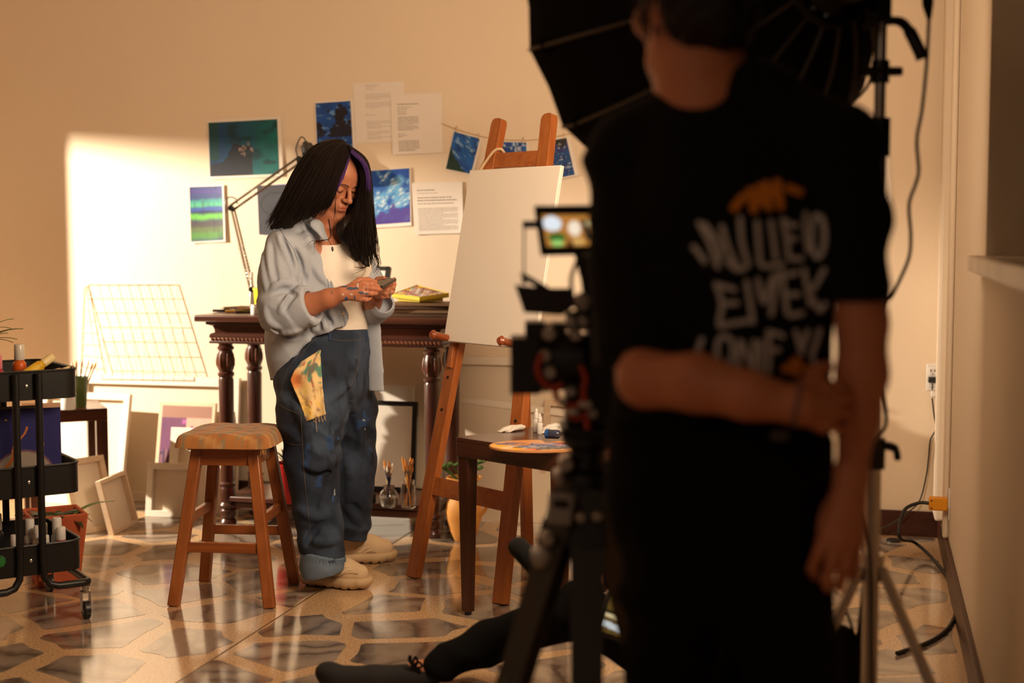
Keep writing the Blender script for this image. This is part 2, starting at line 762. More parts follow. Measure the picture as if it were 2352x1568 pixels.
M_CANVAS = mat('primed_canvas', (0.80, 0.74, 0.66), 0.85, bump=(500, 0.15, 0.001))
M_RAWCANV = mat('raw_canvas', (0.74, 0.62, 0.48), 0.9, bump=(500, 0.2, 0.001))
M_PINE = mat('pale_pine', (0.72, 0.55, 0.38), 0.65, wood=((0.64, 0.46, 0.30), 0, 40))
M_PAPER = mat('paper', (0.80, 0.72, 0.64), 0.8)
M_INK = mat('ink', (0.16, 0.12, 0.10), 0.8)
M_DESK = mat('mahogany', rgb(84, 44, 30), 0.32, wood=(rgb(54, 27, 19), 0, 26), coat=0.3)
M_DESKD = mat('turned_mahogany', rgb(80, 42, 29), 0.3, wood=(rgb(52, 26, 19), 2, 26), coat=0.3)
M_EASEL = mat('easel_wood', rgb(172, 100, 46), 0.42, wood=(rgb(144, 76, 32), 2, 34), coat=0.2)
M_EASELX = mat('easel_wood_across', rgb(172, 100, 46), 0.42, wood=(rgb(144, 76, 32), 0, 34), coat=0.2)
M_STOOL = mat('stool_wood', rgb(164, 92, 42), 0.4, wood=(rgb(126, 66, 28), 2, 30), coat=0.2, noise=(9, rgb(184, 112, 56), 0.35))
M_STOOLX = mat('stool_wood_across', rgb(164, 92, 42), 0.4, wood=(rgb(126, 66, 28), 0, 30), coat=0.2)
M_TABLE = mat('dark_table_wood', rgb(80, 38, 20), 0.26, wood=(rgb(54, 25, 14), 0, 30), coat=0.12)
M_TERRA = mat('terracotta', rgb(190, 92, 52), 0.8, noise=(14, rgb(150, 66, 36), 0.6))
M_LEAF = mat('leaf', rgb(58, 92, 38), 0.4, noise=(30, rgb(86, 120, 52), 0.5))
M_GLASS = mat('clear_glass', (0.95, 0.95, 0.93), 0.03, trans=1.0, ior=1.45)
M_SKIN = mat('skin', rgb(172, 110, 80), 0.5, noise=(40, rgb(158, 96, 68), 0.4), sub=0.08)
M_SKINM = mat('skin_of_man', rgb(186, 118, 84), 0.55, noise=(30, rgb(170, 102, 72), 0.4))
M_HAIR = mat('black_hair', (0.010, 0.006, 0.005), 0.5, spec=0.3)
M_HAIRP = mat('purple_hair', (0.055, 0.022, 0.12), 0.4)

# ---------------------------------------------------------------- the room
st = MB().box((-1.4, -3.2, -0.06), (8.4, 6.8, 0.12))
floor = struct('floor', st, M_TERR, M=ROOM, smooth=False)
struct('wall_back', MB().box((-1.4, 0.06, 1.4), (8.4, 0.12, 2.8)), M_WALL, M=ROOM, smooth=False)
struct('ceiling', MB().box((-1.4, -3.2, 2.86), (8.4, 6.8, 0.12)), M_CEIL, M=ROOM, smooth=False)
JB = -2.1                              # where the pass-through opening starts on the right wall
SILL = 1.196
SB = -2.0                             # far end of the sill, a little past the opening
r_ = MB()
r_.box((0.075, JB / 2, 1.4), (0.15, -JB, 2.8))
r_.box((0.075, (JB - 6.4) / 2, SILL / 2), (0.15, 6.4 + JB, SILL))
r_.box((0.075, (JB - 6.4) / 2, 2.55), (0.15, 6.4 + JB, 0.5))
struct('wall_right', r_, M_WALLR, M=ROOM, smooth=False)
win = thing('window_1', 'open pass-through with marble sill in the right wall', 'window')
del win['category']
win['kind'] = 'structure'
part('sill', MB().box((0.0525, (SB - 6.4) / 2, SILL + 0.023), (0.195, 6.4 + SB, 0.046)), M_MARBLE, win, M=ROOM, bev=0.006, label='veined marble sill of the pass-through')
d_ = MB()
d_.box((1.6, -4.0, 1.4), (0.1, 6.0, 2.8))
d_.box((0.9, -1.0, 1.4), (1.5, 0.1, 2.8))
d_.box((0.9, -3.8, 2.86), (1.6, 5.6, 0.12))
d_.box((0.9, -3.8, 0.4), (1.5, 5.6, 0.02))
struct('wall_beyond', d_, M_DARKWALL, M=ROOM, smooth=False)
l_ = MB()
LA = -5.0
l_.box((LA - 0.05, -0.35, 1.4), (0.1, 0.75, 2.8))
l_.box((LA - 0.05, -3.92, 1.4), (0.1, 5.06, 2.8))
l_.box((LA - 0.05, -1.09, 2.45), (0.1, 0.75, 0.72))
struct('wall_left', l_, M_WALL, M=ROOM, smooth=False)
struct('baseboard_back', MB().box((-2.5, -0.009, 0.055), (5.0, 0.018, 0.11)), M_BASE, M=ROOM, bev=0.003)
struct('baseboard_right', MB().box((-0.009, -3.2, 0.055), (0.018, 6.36, 0.11)), M_BASE, M=ROOM, bev=0.003)
t_ = MB()
t_.box((-0.02, -0.14, 1.455), (0.04, 0.16, 2.69))
struct('trim_1', t_, M_WALLR, M=ROOM, bev=0.012)
t_ = MB()
t_.box((-0.012, -0.55, 1.455), (0.024, 0.04, 2.69))
struct('trim_2', t_, M_WALLR, M=ROOM, bev=0.01)

# floor stones: irregular marble slabs set in terrazzo


def clip(poly, p, n):                  # keep the side where (x - p).n < 0
    out = []
    for i in range(len(poly)):
        a, b = poly[i], poly[(i + 1) % len(poly)]
        da, db = (a - p) @ n, (b - p) @ n
        if da < 0:
            out.append(a)
        if (da < 0) != (db < 0):
            out.append(a + (b - a) * da / (da - db))
    return out


JOINT_A = float((onz(700, 1378) - CORNER) @ E1)        # a tile joint that runs straight towards the back wall
m_st = bpy.data.materials.new('floor_marble')
m_st.use_nodes = True
nt = m_st.node_tree
bs = nt.nodes['Principled BSDF']
bs.inputs['Roughness'].default_value = 0.14
bs.inputs['Specular IOR Level'].default_value = 0.6
bs.inputs['Coat Weight'].default_value = 0.5
bs.inputs['Coat Roughness'].default_value = 0.09
tc = nt.nodes.new('ShaderNodeTexCoord')
oi = nt.nodes.new('ShaderNodeObjectInfo')
vm = nt.nodes.new('ShaderNodeVectorMath')
vm.operation = 'MULTIPLY_ADD'
vm.inputs[1].default_value = (1, 1, 1)
sc_ = nt.nodes.new('ShaderNodeVectorMath')
sc_.operation = 'SCALE'
sc_.inputs['Scale'].default_value = 40
cmb = nt.nodes.new('ShaderNodeCombineXYZ')
nt.links.new(oi.outputs['Random'], cmb.inputs[0])
nt.links.new(oi.outputs['Random'], cmb.inputs[1])
nt.links.new(cmb.outputs[0], sc_.inputs[0])
nt.links.new(tc.outputs['Object'], vm.inputs[0])
nt.links.new(sc_.outputs[0], vm.inputs[2])
wv = nt.nodes.new('ShaderNodeTexWave')
wv.inputs['Scale'].default_value = 2.2
wv.inputs['Distortion'].default_value = 9
wv.inputs['Detail'].default_value = 4
wv.inputs['Detail Scale'].default_value = 1.6
rt = nt.nodes.new('ShaderNodeVectorRotate')
rt.rotation_type = 'Z_AXIS'
ma = nt.nodes.new('ShaderNodeMath')
ma.operation = 'MULTIPLY'
ma.inputs[1].default_value = 6.28
nt.links.new(oi.outputs['Random'], ma.inputs[0])
nt.links.new(ma.outputs[0], rt.inputs['Angle'])
nt.links.new(vm.outputs[0], rt.inputs['Vector'])
nt.links.new(rt.outputs[0], wv.inputs['Vector'])
cr = nt.nodes.new('ShaderNodeValToRGB')
e = cr.color_ramp.elements
e[0].position, e[0].color = 0.0, (*rgb(96, 82, 72), 1)
e[1].position, e[1].color = 1.0, (*rgb(158, 142, 126), 1)
x = e.new(0.12)
x.color = (*rgb(130, 113, 99), 1)
x = e.new(0.6)
x.color = (*rgb(146, 130, 116), 1)
nt.links.new(wv.outputs['Fac'], cr.inputs['Fac'])
hs = nt.nodes.new('ShaderNodeHueSaturation')
mr = nt.nodes.new('ShaderNodeMapRange')
mr.inputs['To Min'].default_value = 0.72
mr.inputs['To Max'].default_value = 1.12
nt.links.new(oi.outputs['Random'], mr.inputs['Value'])
nt.links.new(mr.outputs[0], hs.inputs['Value'])
nt.links.new(cr.outputs[0], hs.inputs['Color'])
nt.links.new(hs.outputs[0], bs.inputs['Base Color'])

seeds = []
S0 = 0.335
rr_ = random.Random(5)
for i in range(-14, 4):
    for j in range(-15, 1):
        px_ = i * S0 * 1.12 + (j % 2) * S0 * .56 + rr_.uniform(-.10, .10)
        py_ = j * S0 * .86 + rr_.uniform(-.09, .09)
        seeds.append((px_ - 0.1, py_ + 0.05))
seeds = np.array(seeds)
nst = 0
for si, s in enumerate(seeds):
    wp = rm(s[0], s[1])
    u_, v_ = 1176 + FPX * wp[0] / max(wp[1], .1), 0
    if not (-0.02 - 4.1 < s[0] < 0.0) or s[1] > -0.02 or wp[1] < 3.3 or u_ < -450:
        continue
    q = [V3(*p)[:2] if len(p) > 2 else np.array(p, float) for p in [(s[0] - .4, s[1] - .4), (s[0] + .4, s[1] - .4), (s[0] + .4, s[1] + .4), (s[0] - .4, s[1] + .4)]]
    dd = np.hypot(*(seeds - s).T)
    gap = rr_.uniform(.014, .044)
    for t in np.argsort(dd)[1:16]:
        n = seeds[t] - s
        n = n / np.linalg.norm(n)
        q = clip(q, (seeds[t] + s) / 2 - n * gap * rr_.uniform(.35, 1.6), n)
        if len(q) < 3:
            break
    for p_, n_ in (((-.03, 0), (1, 0)), ((0, -.03), (0, 1)), ((JOINT_A - .004 if s[0] < JOINT_A else JOINT_A + .004, 0), (1, 0) if s[0] < JOINT_A else (-1, 0))):
        if len(q) >= 3:
            q = clip(q, np.array(p_), np.array(n_, float))
    if len(q) < 3:
        continue
    # chip the corners so that the outline is irregular
    for rd in range(2):
        o_ = []
        for i in range(len(q)):
            a, b = q[i], q[(i + 1) % len(q)]
            L = np.linalg.norm(b - a)
            if rd == 0 and L > .1:
                n = np.array([(b - a)[1], -(b - a)[0]]) / L
                o_ += [a, a + (b - a) * rr_.uniform(.25, .75) - n * rr_.uniform(-.006, .024)]
            elif rd == 0:
                o_.append(a)
            else:
                f = rr_.uniform(.1, .3)
                o_ += [a + (b - a) * f * .6, b - (b - a) * f * .6]
        q = o_
    q = np.array(q)
    cen = q.mean(0)
    area = 0.5 * abs(sum(q[i - 1][0] * q[i][1] - q[i][0] * q[i - 1][1] for i in range(len(q))))
    if area < .004:
        continue
    mb = MB().prism([tuple(p - cen) for p in q], -0.004, 0.0006)
    o = part('stone', mb, m_st, None, smooth=False)
    o.parent = floor
    o.location = (float(cen[0]), float(cen[1]), 0)
    nst += 1
print('stones', nst)
js = part('joint_strip', MB().box((JOINT_A, -2.2, 0.0002), (0.005, 4.3, 0.0016)), mat('brass_strip', rgb(92, 72, 50), 0.3), None, smooth=False, label='thin dark joint strip between floor tiles')
js.parent = floor

# ---------------------------------------------------------------- console table and what stands on it
DK = (onz(527, 1207) + onz(992, 1235)) / 2
DK = DK + E2 * 0.15
LX, LY = 0.479, 0.15
desk = thing('console_table', 'dark carved wooden console table with turned legs against the back wall', 'table', DK, -TH)
part('tabletop', MB().box((0, 0.0, 0.935), (1.194, 0.44, 0.03)), M_DESK, desk, bev=0.006)
mb = MB()
prof = [(0.075, .920), (0.075, .908), (0.048, .900), (0.042, .885), (0.040, .872), (0.058, .866), (0.062, .858), (0.062, .848)]
n = len(prof)
vs, fs = [], []
for off, z in prof:
    x, y = LX + off, LY + off * 0.55
    vs += [(-x, -y, z), (x, -y, z), (x, y, z), (-x, y, z)]
for i in range(n - 1):
    for k in range(4):
        fs.append((i * 4 + k, (i + 1) * 4 + k, (i + 1) * 4 + (k + 1) % 4, i * 4 + (k + 1) % 4))
fs.append(tuple(4 * (n - 1) + k for k in (3, 2, 1, 0)))
part('apron', mb.add(vs, fs), M_DESK, desk, fine=0.4)
mb = MB()
for k in range(58):
    x = -LX - .055 + (k + .5) * (2 * LX + .11) / 58
    R = np.array(Matrix.Rotation(0.6, 3, 'Y'))
    mb.sphere((x, -LY - .033, .841), (.0115, .008, .0075), 8, 6, R)
part('rope_moulding', mb, mat('carved_bead', rgb(108, 60, 36), 0.4), desk, label='lighter carved rope moulding')['kind'] = 'stuff'
part('base_moulding', MB().box((0, 0, .829), (2 * LX + .125, 2 * LY + .075, .012)), M_DESK, desk, bev=0.003)
legp = [(.030, 0), (.036, .004), (.038, .02), (.033, .032), (.028, .038), (.034, .045), (.037, .06), (.036, .075), (.031, .082), (.039, .09), (.041, .10), (.033, .112), (.036, .14), (.036, .17), (.032, .18), (.037, .186), (.037, .196), (.030, .204), (.0295, .22), (.0325, .45), (.034, .66), (.030, .672), (.037, .68), (.037, .69), (.030, .697), (.034, .705), (.038, .725), (.039, .745), (.036, .77), (.031, .785), (.030, .792), (.037, .797), (.037, .806), (.030, .812), (.033, .826)]
for sx in (-1, 1):
    for sy in (-1, 1):
        lg = part('leg', MB().lathe(legp, (sx * LX, sy * LY, 0), 20), M_DESKD, desk, fine=0.5)
        mb = MB()
        for k in range(7):
            a = k * 2 * math.pi / 7
            c, s = math.cos(a), math.sin(a)
            mb.tube([(sx * LX + c * .030, sy * LY + s * .030, .703), (sx * LX + c * .0365, sy * LY + s * .0365, .728), (sx * LX + c * .0365, sy * LY + s * .0365, .75), (sx * LX + c * .034, sy * LY + s * .034, .778)], [.003, .007, .007, .003], 6)
        lf = part('carved_leaf', mb, mat('carved_bead', None), lg, smooth=True)
        lf['kind'] = 'stuff'
mb = MB().box((0, 0, .130), (2 * LX + .02, 2 * LY + .06, .024))
part('shelf', mb, M_DESK, desk, bev=0.005)
part('shelf_moulding', MB().box((0, 0, .098), (2 * LX - .02, 2 * LY + .02, .04)), M_DESK, desk, bev=0.01)


def dk(x, y, z=0.95):                  # a point in the table's own frame
    return DK + x * E1 + y * E2 + z * EZ


# arm lamp
lb = at(583, 703, 6.58)
lb = lb * 1.0
lb[2] = .95
lamp = thing('desk_lamp', 'dark jointed arm lamp clamped at the back of the console table', 'lamp', lb)
J1, J2, J3 = at(576, 640, 6.58), at(531, 478, 6.66), at(688, 367, 6.64)
mb = MB()
mb.box(lb + V3(-.01, 0, .006), (.06, .05, .012))
mb.box(lb + V3(-.005, 0, .05), (.022, .03, .09))
mb.lathe([(.012, .0), (.012, .05), (.007, .055), (.007, .12)], lb + V3(-.008, 0, .06), 14)
part('base', mb, M_STEELD, lamp, world=True, bev=0.003)
M_LAMP = mat('lamp_metal', rgb(112, 96, 78), 0.38, metal=0.7)
base_top = lb + V3(-.008, 0, .10)
d = V3(.008, 0, 0)
mb = MB()
for s in (-1, 1):
    mb.tube([base_top + s * d, J2 + s * d * .9 + V3(.008, 0, -.012)], .0058, 8)
part('lower_arm', mb, M_LAMP, lamp, world=True)
mb = MB()
for s in (-1, 1):
    o_ = V3(.006, 0, -.011) * s
    mb.tube([J2 + o_, J3 + o_], .0058, 8)
part('upper_arm', mb, M_LAMP, lamp, world=True)
for s in (-1, 1):
    mb = MB()
    q = []
    A, B = base_top + V3(.012 * s, -.012, .03), base_top * .45 + J2 * .55 + V3(.012 * s, -.012, 0)
    for k in range(60):
        t = k / 59
        a = t * 2 * math.pi * 12
        q.append(A + (B - A) * t + .005 * V3(math.cos(a), math.sin(a), 0))
    mb.tube(q, .0012, 4)
    part('spring', mb, M_STEELD, lamp, world=True)
    mb = MB()
    A, B = J2 + V3(.03, -.012, .012 * s + .02), J2 * .5 + J3 * .5 + V3(0, -.012, .012 * s)
    q = []
    for k in range(60):
        t = k / 59
        a = t * 2 * math.pi * 12
        q.append(A + (B - A) * t + .005 * V3(0, math.sin(a), math.cos(a)))
    mb.tube(q, .0012, 4)
    part('spring', mb, M_STEELD, lamp, world=True)
for P_, r in ((J2, .013), (J3, .013), (base_top, .013)):
    part('joint', MB().tube([P_ + V3(0, -.016, 0), P_ + V3(0, .016, 0)], r, 12), M_BLACKP, lamp, world=True)
mb = MB()
mb.hexa([J3 + V3(*q) for q in ((-.012, -.006, -.02), (.014, -.006, -.028), (.014, .006, -.028), (-.012, .006, -.02), (-.012, -.006, .02), (.014, -.006, .014), (.014, .006, .014), (-.012, .006, .02))])
part('head_bracket', mb, M_BLACKP, lamp, world=True)
hd = at(708, 345, 6.67)
ax = unit(V3(.38, -.12, -.9))
Rh = frame(np.cross(ax, V3(0, 1, 0)), V3(0, 1, 0))
Rh = np.stack([unit(np.cross(V3(0, 1, 0), ax)), unit(np.cross(ax, np.cross(V3(0, 1, 0), ax))), ax], 1)
mb = MB().lathe([(.0, -.042), (.012, -.042), (.014, -.035), (.026, -.028), (.031, -.01), (.033, .04), (.040, .05), (.058, .09), (.064, .12), (.061, .12), (.055, .09), (.03, .05)], hd, 24, Rh)
part('lamp_shade', mb, mat('lamp_grey', (0.05, .045, .04), 0.5), lamp, world=True)
mb = MB()
for k in range(8):
    a = k * math.pi / 4
    p = hd + Rh @ V3(.0335 * math.cos(a), .0335 * math.sin(a), .02)
    mb.box(p, (.004, .004, .03), Rh)
part('vent_slot', mb, M_BLACKP, lamp, world=True)['kind'] = 'stuff'
mb = MB()
mb.tube(spline([J3 + V3(-.01, 0, .02), at(680, 340, 6.63), at(690, 316, 6.62), at(699, 318, 6.62), at(702, 327, 6.60)], 8), .003, 6)
part('lamp_cord', mb, M_BLACKP, lamp, world=True)
mb = MB()
mb.tube(spline([J2 + V3(.03, 0, .02), J2 + V3(.02, 0, .045), J2 + V3(-.012, 0, .05), J2 + V3(-.028, 0, .02), J2 + V3(-.022, 0, -.02)], 8), .003, 6)
part('lamp_cord', mb, M_BLACKP, lamp, world=True)

# cup and small white pot by the lamp
p = at(606, 703, 6.36)
p[2] = .95
o = thing('yellow_cup', 'tall yellow plastic cup behind the woman on the console table', 'cup', p)
part('body', MB().lathe([(.035, 0), (.037, .004), (.045, .105), (.048, .106), (.048, .116), (.044, .116), (.042, .108), (.034, .006), (0, .006)], n=28), mat('yellow_plastic', rgb(238, 196, 24), 0.4), o)
p = at(587, 703, 6.30)
p[2] = .95
o = thing('paint_jar', 'small open white paint jar in front of the yellow cup', 'jar', p)
part('body', MB().lathe([(.020, 0), (.022, .003), (.022, .034), (.020, .036), (.020, .044), (.017, .044), (.017, .005), (0, .005)], n=20), M_WHITEP, o)

ORD = ['first', 'second', 'third', 'fourth', 'fifth', 'sixth', 'seventh', 'eighth', 'ninth', 'tenth', 'eleventh', 'twelfth']
# heap of brushes and markers at the left end of the table
rr_ = random.Random(3)
mcols = [(.02, .018, .016), rgb(120, 96, 70), rgb(150, 128, 98), rgb(60, 50, 42), rgb(196, 150, 60), rgb(140, 120, 100), rgb(90, 70, 56)]
for k in range(11):
    u = 523 + k * 7.4 + rr_.uniform(-3, 3)
    c = onz(u, 713 + rr_.uniform(-2, 3), .956)
    c[2] = .957 + (.011 if k % 3 == 2 else 0)
    a = rr_.uniform(-.5, .9)
    d = V3(math.cos(a), math.sin(a), 0) * rr_.uniform(.05, .075)
    o = thing('marker', 'slim %s marker, %s from the left in the heap on the console table' % (['black', 'brown', 'tan', 'dark brown', 'ochre', 'grey-tan', 'brown'][k % 7], ORD[k]), 'marker', c, group='markers heaped on the console table')
    cc = mcols[k % 7]
    part('barrel', MB().tube([c - d, c - d * .2, c + d * .55], [.0062, .0068, .0062], 10), mat('marker_body_%d' % (k % 7), cc, 0.4), o, world=True)
    part('cap', MB().tube([c + d * .55, c + d * .58, c + d * .95, c + d], [.0062, .0074, .0072, .005], 10), mat('marker_cap_%d' % (k % 3), [(.01, .01, .01), rgb(190, 170, 140), rgb(170, 80, 30)][k % 3], .4), o, world=True)

# boards under the colour tray, the tray itself
rr_ = random.Random(9)
zz = .95
BC = (at(901, 674, 6.27) + at(1031, 672, 6.20)) / 2
bnames = ['bottom', 'second', 'third', 'top']
for k, (w_, d_, h_, a) in enumerate([(.34, .24, .013, -.16), (.335, .23, .013, -.24), (.32, .22, .012, -.10), (.30, .21, .012, -.20)]):
    o = thing('drawing_board', 'thin wooden board, %s of the pile under the yellow colour tray' % ['lowest', 'second from below', 'third from below', 'topmost'][k], 'board', V3(BC[0] + rr_.uniform(.01, .03), BC[1] - .02 + rr_.uniform(-.01, .01), zz), a, 'boards piled on the console table')
    part('board', MB().box((0, 0, h_ / 2), (w_, d_, h_)), mat('board_wood_%d' % (k % 2), [rgb(96, 70, 48), rgb(130, 98, 66)][k % 2], .6, wood=([rgb(76, 52, 34), rgb(104, 76, 50)][k % 2], 0, 30)), o, bev=.001)
    zz += h_ + .0028
c4 = [at(901, 674, 6.27), at(963.6, 681.5, 6.10), at(1031, 672.5, 6.20), at(958, 653.5, 6.37)]
pa, pb, pd = c4[0], c4[1], c4[2]
pc = c4[3]
ctr = (pa + pb + pc + pd) / 4
tray = thing('colour_tray', 'flat yellow tray of many small colour pans on the pile of boards', 'paint set', V3(ctr[0], ctr[1], zz))
mb = MB()
lo = V3(0, 0, -.019)


def inset(P, f):
    m = sum(P) / 4
    return [m + (p - m) * f for p in P]


ou = [pa, pb, pd, pc]
i_ = inset(ou, .965)
mb.hexa([p + lo for p in ou] + [p + lo * .8 for p in ou])
for k in range(4):
    k2 = (k + 1) % 4
    mb.hexa([ou[k] + lo, ou[k2] + lo, i_[k2] + lo, i_[k] + lo, ou[k], ou[k2], i_[k2], i_[k]])
part('tray_floor', MB().hexa([p + lo * .79 for p in i_] + [p + lo * .74 for p in i_]), mat('tray_floor', (.06, .05, .03), .6), tray, world=True, smooth=False)
tb_ = [p + lo * 1.02 for p in ou]
part('lid', MB().hexa([V3(p[0], p[1], zz + .001) for p in inset(tb_, .8)] + [p - V3(0, 0, .001) for p in inset(tb_, .8)]), mat('yellow_tin', rgb(190, 166, 24), .4), tray, world=True, smooth=False, label='yellow lid folded under the tray')
part('tray', mb, mat('yellow_tin', rgb(190, 166, 24), .4), tray, world=True, smooth=False)
pans = [rgb(*c) for c in ((190, 176, 166), (170, 130, 120), (200, 150, 40), (130, 76, 60), (200, 190, 180), (110, 90, 50), (170, 104, 80), (140, 146, 130), (190, 160, 120))]
pm = [mat('pan_%d' % k, c, .5) for k, c in enumerate(pans)]
for i in range(9):
    for j in range(6):
        f0, f1, g0, g1 = (i + .12) / 9, (i + .88) / 9, (j + .12) / 6, (j + .88) / 6
        A = [i_[0] * (1 - f) * (1 - g) + i_[1] * f * (1 - g) + i_[2] * f * g + i_[3] * (1 - f) * g for f, g in ((f0, g0), (f1, g0), (f1, g1), (f0, g1))]
        part('colour_pan', MB().hexa([p + lo * .75 for p in A] + [p + lo * .12 for p in A]), pm[rr_.randrange(9)], tray, world=True, smooth=False)

# things half hidden behind the woman's hands
c = onz(893, 716, .951)
o = tag(part('loose_sheet', MB().box(c + V3(0, .03, .0006), (.12, .10, .0012), np.array(Matrix.Rotation(.3, 3, 'Z'))), M_PAPER, None, world=True), 'small white sheet on the console table beside the pile of boards', 'paper')
c = onz(884, 710, .952)
o = thing('paint_pot', 'tiny paint pot with a yellow lid on the console table', 'paint pot', c)
part('body', MB().lathe([(.010, 0), (.012, .002), (.012, .014), (.010, .016)], n=16), M_WHITEP, o)
part('lid', MB().lathe([(.0105, .016), (.0115, .017), (.0115, .022), (.009, .024)], n=16), mat('yellow_plastic', None), o)
fa, fb, fc_ = at(822, 680, 6.36), at(868, 680, 6.30), at(893, 612, 6.42)
o = thing('framed_panel', 'small thick black frame with a white panel leaning on the console table', 'frame', V3(fa[0], fa[1] + .03, .952))
ex, ey = unit(V3(1, -.35, 0)), unit(V3(.18, .30, 1))
nn = np.cross(ex, ey)
R = np.stack([ex, np.cross(nn, ex), unit(nn)], 1)
o0 = at(886, 620, 6.38)
zb = (o0[2] - .955) / R[2, 1]
C0 = o0 - R[:, 1] * zb
mb = MB()
W_, H_ = .11, .13
T0 = o0 + R[:, 1] * .012
for cx, cy, sx, sy in ((-.055, -.006, .15, .015), (-.055, -.14, .15, .015), (.0135, -.073, .018, .15), (-.125, -.073, .018, .15)):
    mb.box(T0 + R @ V3(cx, cy, 0), (sx, sy, .024), R)
part('frame', mb, M_BLACKP, o, world=True, bev=.001)
part('panel', MB().box(T0 + R @ V3(-.055, -.073, -.004), (.13, .125, .006), R), M_PAPER, o, world=True)

# ---------------------------------------------------------------- stool
sp = V3(-1.003, 5.088, 0)
stool = thing('wooden_stool', 'worn wooden stool with a frayed patterned cushion seat', 'stool', sp, math.radians(-5))
for sx, sy, nme in ((-1, -1, 0), (1, -1, 1), (-1, 1, 2), (1, 1, 3)):
    part('leg', MB().beam((sx * .172, sy * .182, 0), (sx * .100, sy * .105, .55), .040, .036, (0, 1, 0)), M_STOOL, stool, bev=.004)


def lp(sx, sy, z):
    t = z / .55
    return V3(sx * (.172 - .072 * t), sy * (.182 - .077 * t), z)


for a, b, z, h in (((-1, -1), (1, -1), .205, .036), ((-1, 1), (1, 1), .205, .034), ((-1, -1), (-1, 1), .30, .034), ((1, -1), (1, 1), .30, .034)):
    part('stretcher', MB().beam(lp(*a, z), lp(*b, z), .020, h), M_STOOLX, stool, bev=.002)
for a, b in (((-1, -1), (1, -1)), ((-1, 1), (1, 1)), ((-1, -1), (-1, 1)), ((1, -1), (1, 1))):
    part('apron', MB().beam(lp(*a, .52), lp(*b, .52), .022, .06), M_STOOLX, stool, bev=.002)
part('seat_board', MB().box((0, 0, .553), (.26, .27, .014)), M_STOOLX, stool, bev=.003)
nu = 48
gu, gv = np.meshgrid(np.linspace(-1, 1, nu + 1), np.linspace(-1, 1, nu + 1))


def se(t):
    return np.sign(t) * np.abs(t) ** .8


X_, Y_ = gu.ravel(), gv.ravel()
rad = np.maximum(np.abs(X_), np.abs(Y_))
edge = np.clip((1 - rad) / .22, 0, 1)
sq = (np.abs(X_) ** 9 + np.abs(Y_) ** 9) ** (1 / 9) / np.maximum(rad, 1e-6)
top = .558 + .048 * np.sqrt(np.clip(1 - (1 - edge) ** 2, 0, 1)) + .003 * np.exp(-3 * (X_ ** 2 + Y_ ** 2)) + .0018 * np.sin(7 * X_ + 2) * np.sin(6 * Y_)
bx, by = X_ * .174 / np.maximum(sq, 1), Y_ * .180 / np.maximum(sq, 1)
tv = np.stack([bx, by, top], 1)
bv_ = np.stack([bx * .93, by * .93, np.full_like(bx, .555)], 1)
i, j = np.meshgrid(np.arange(nu), np.arange(nu))
q = (j * (nu + 1) + i).ravel()
tf = np.stack([q, q + 1, q + nu + 2, q + nu + 1], 1)
N_ = len(tv)
ring = [k for k in range(nu)] + [(k + 1) * (nu + 1) - 1 for k in range(nu)] + [(nu + 1) * (nu + 1) - 1 - k for k in range(nu)] + [(nu - k) * (nu + 1) for k in range(nu)]
rf = np.array([(ring[k], ring[k - 1], ring[k - 1] + N_, ring[k] + N_) for k in range(len(ring))])
VV = np.concatenate([tv, bv_])
FF = np.concatenate([tf, tf[:, ::-1] + N_, rf])
px, py = VV[:, 0], VV[:, 1]
st_ = .5 + .5 * np.sin(px * 95 + 1.2 * np.sin(py * 30))
patn = fbm(px * 60, py * 60, 4)
cc = mixc(rgb(176, 116, 60), rgb(138, 124, 96), np.clip((st_ - .55) * 4, 0, 1) * (patn > .42))
cc = mixc(cc, rgb(206, 160, 100), (np.abs(np.sin(py * 60 + px * 20)) > .93) * .6)
cc = mixc(cc, rgb(120, 70, 36), np.clip((fbm(px * 25, py * 25, 9) - .5) * 2, 0, .6))
part('seat_cushion', (VV, FF, cc), mat('cushion_cloth', (.4, .3, .2), .9, vcol=True, bump=(260, .4, .003), sheen=.2), stool, fine=1.2)
mb = MB()
for k in range(14):
    b = V3(.155 + random.uniform(-.012, .006), -.165 + random.uniform(-.006, .008), .557)
    mb.tube([b, b + V3(random.uniform(-.006, .006), -.004, -.012), b + V3(random.uniform(-.012, .012), -.004, -random.uniform(.018, .03))], [.0012, .0011, .0006], 4)
part('frayed_threads', mb, mat('thread', rgb(170, 120, 70), .9), stool)['kind'] = 'stuff'

# ---------------------------------------------------------------- easel with blank canvas
L0, R0 = V3(-.375, 5.343, 0), V3(-.04, 4.945, 0)
EX = unit(V3(.643, -.766, 0))
TC = V3(.047, 5.466, 1.75)
LT, RT = TC - EX * .146, TC + EX * .146
EUP = unit((LT + RT) / 2 - (L0 + R0) / 2)
EN = unit(np.cross(EX, EUP))           # front normal
easel = thing('easel', 'reddish wooden studio easel holding the blank canvas', 'easel', (L0 + R0) / 2)


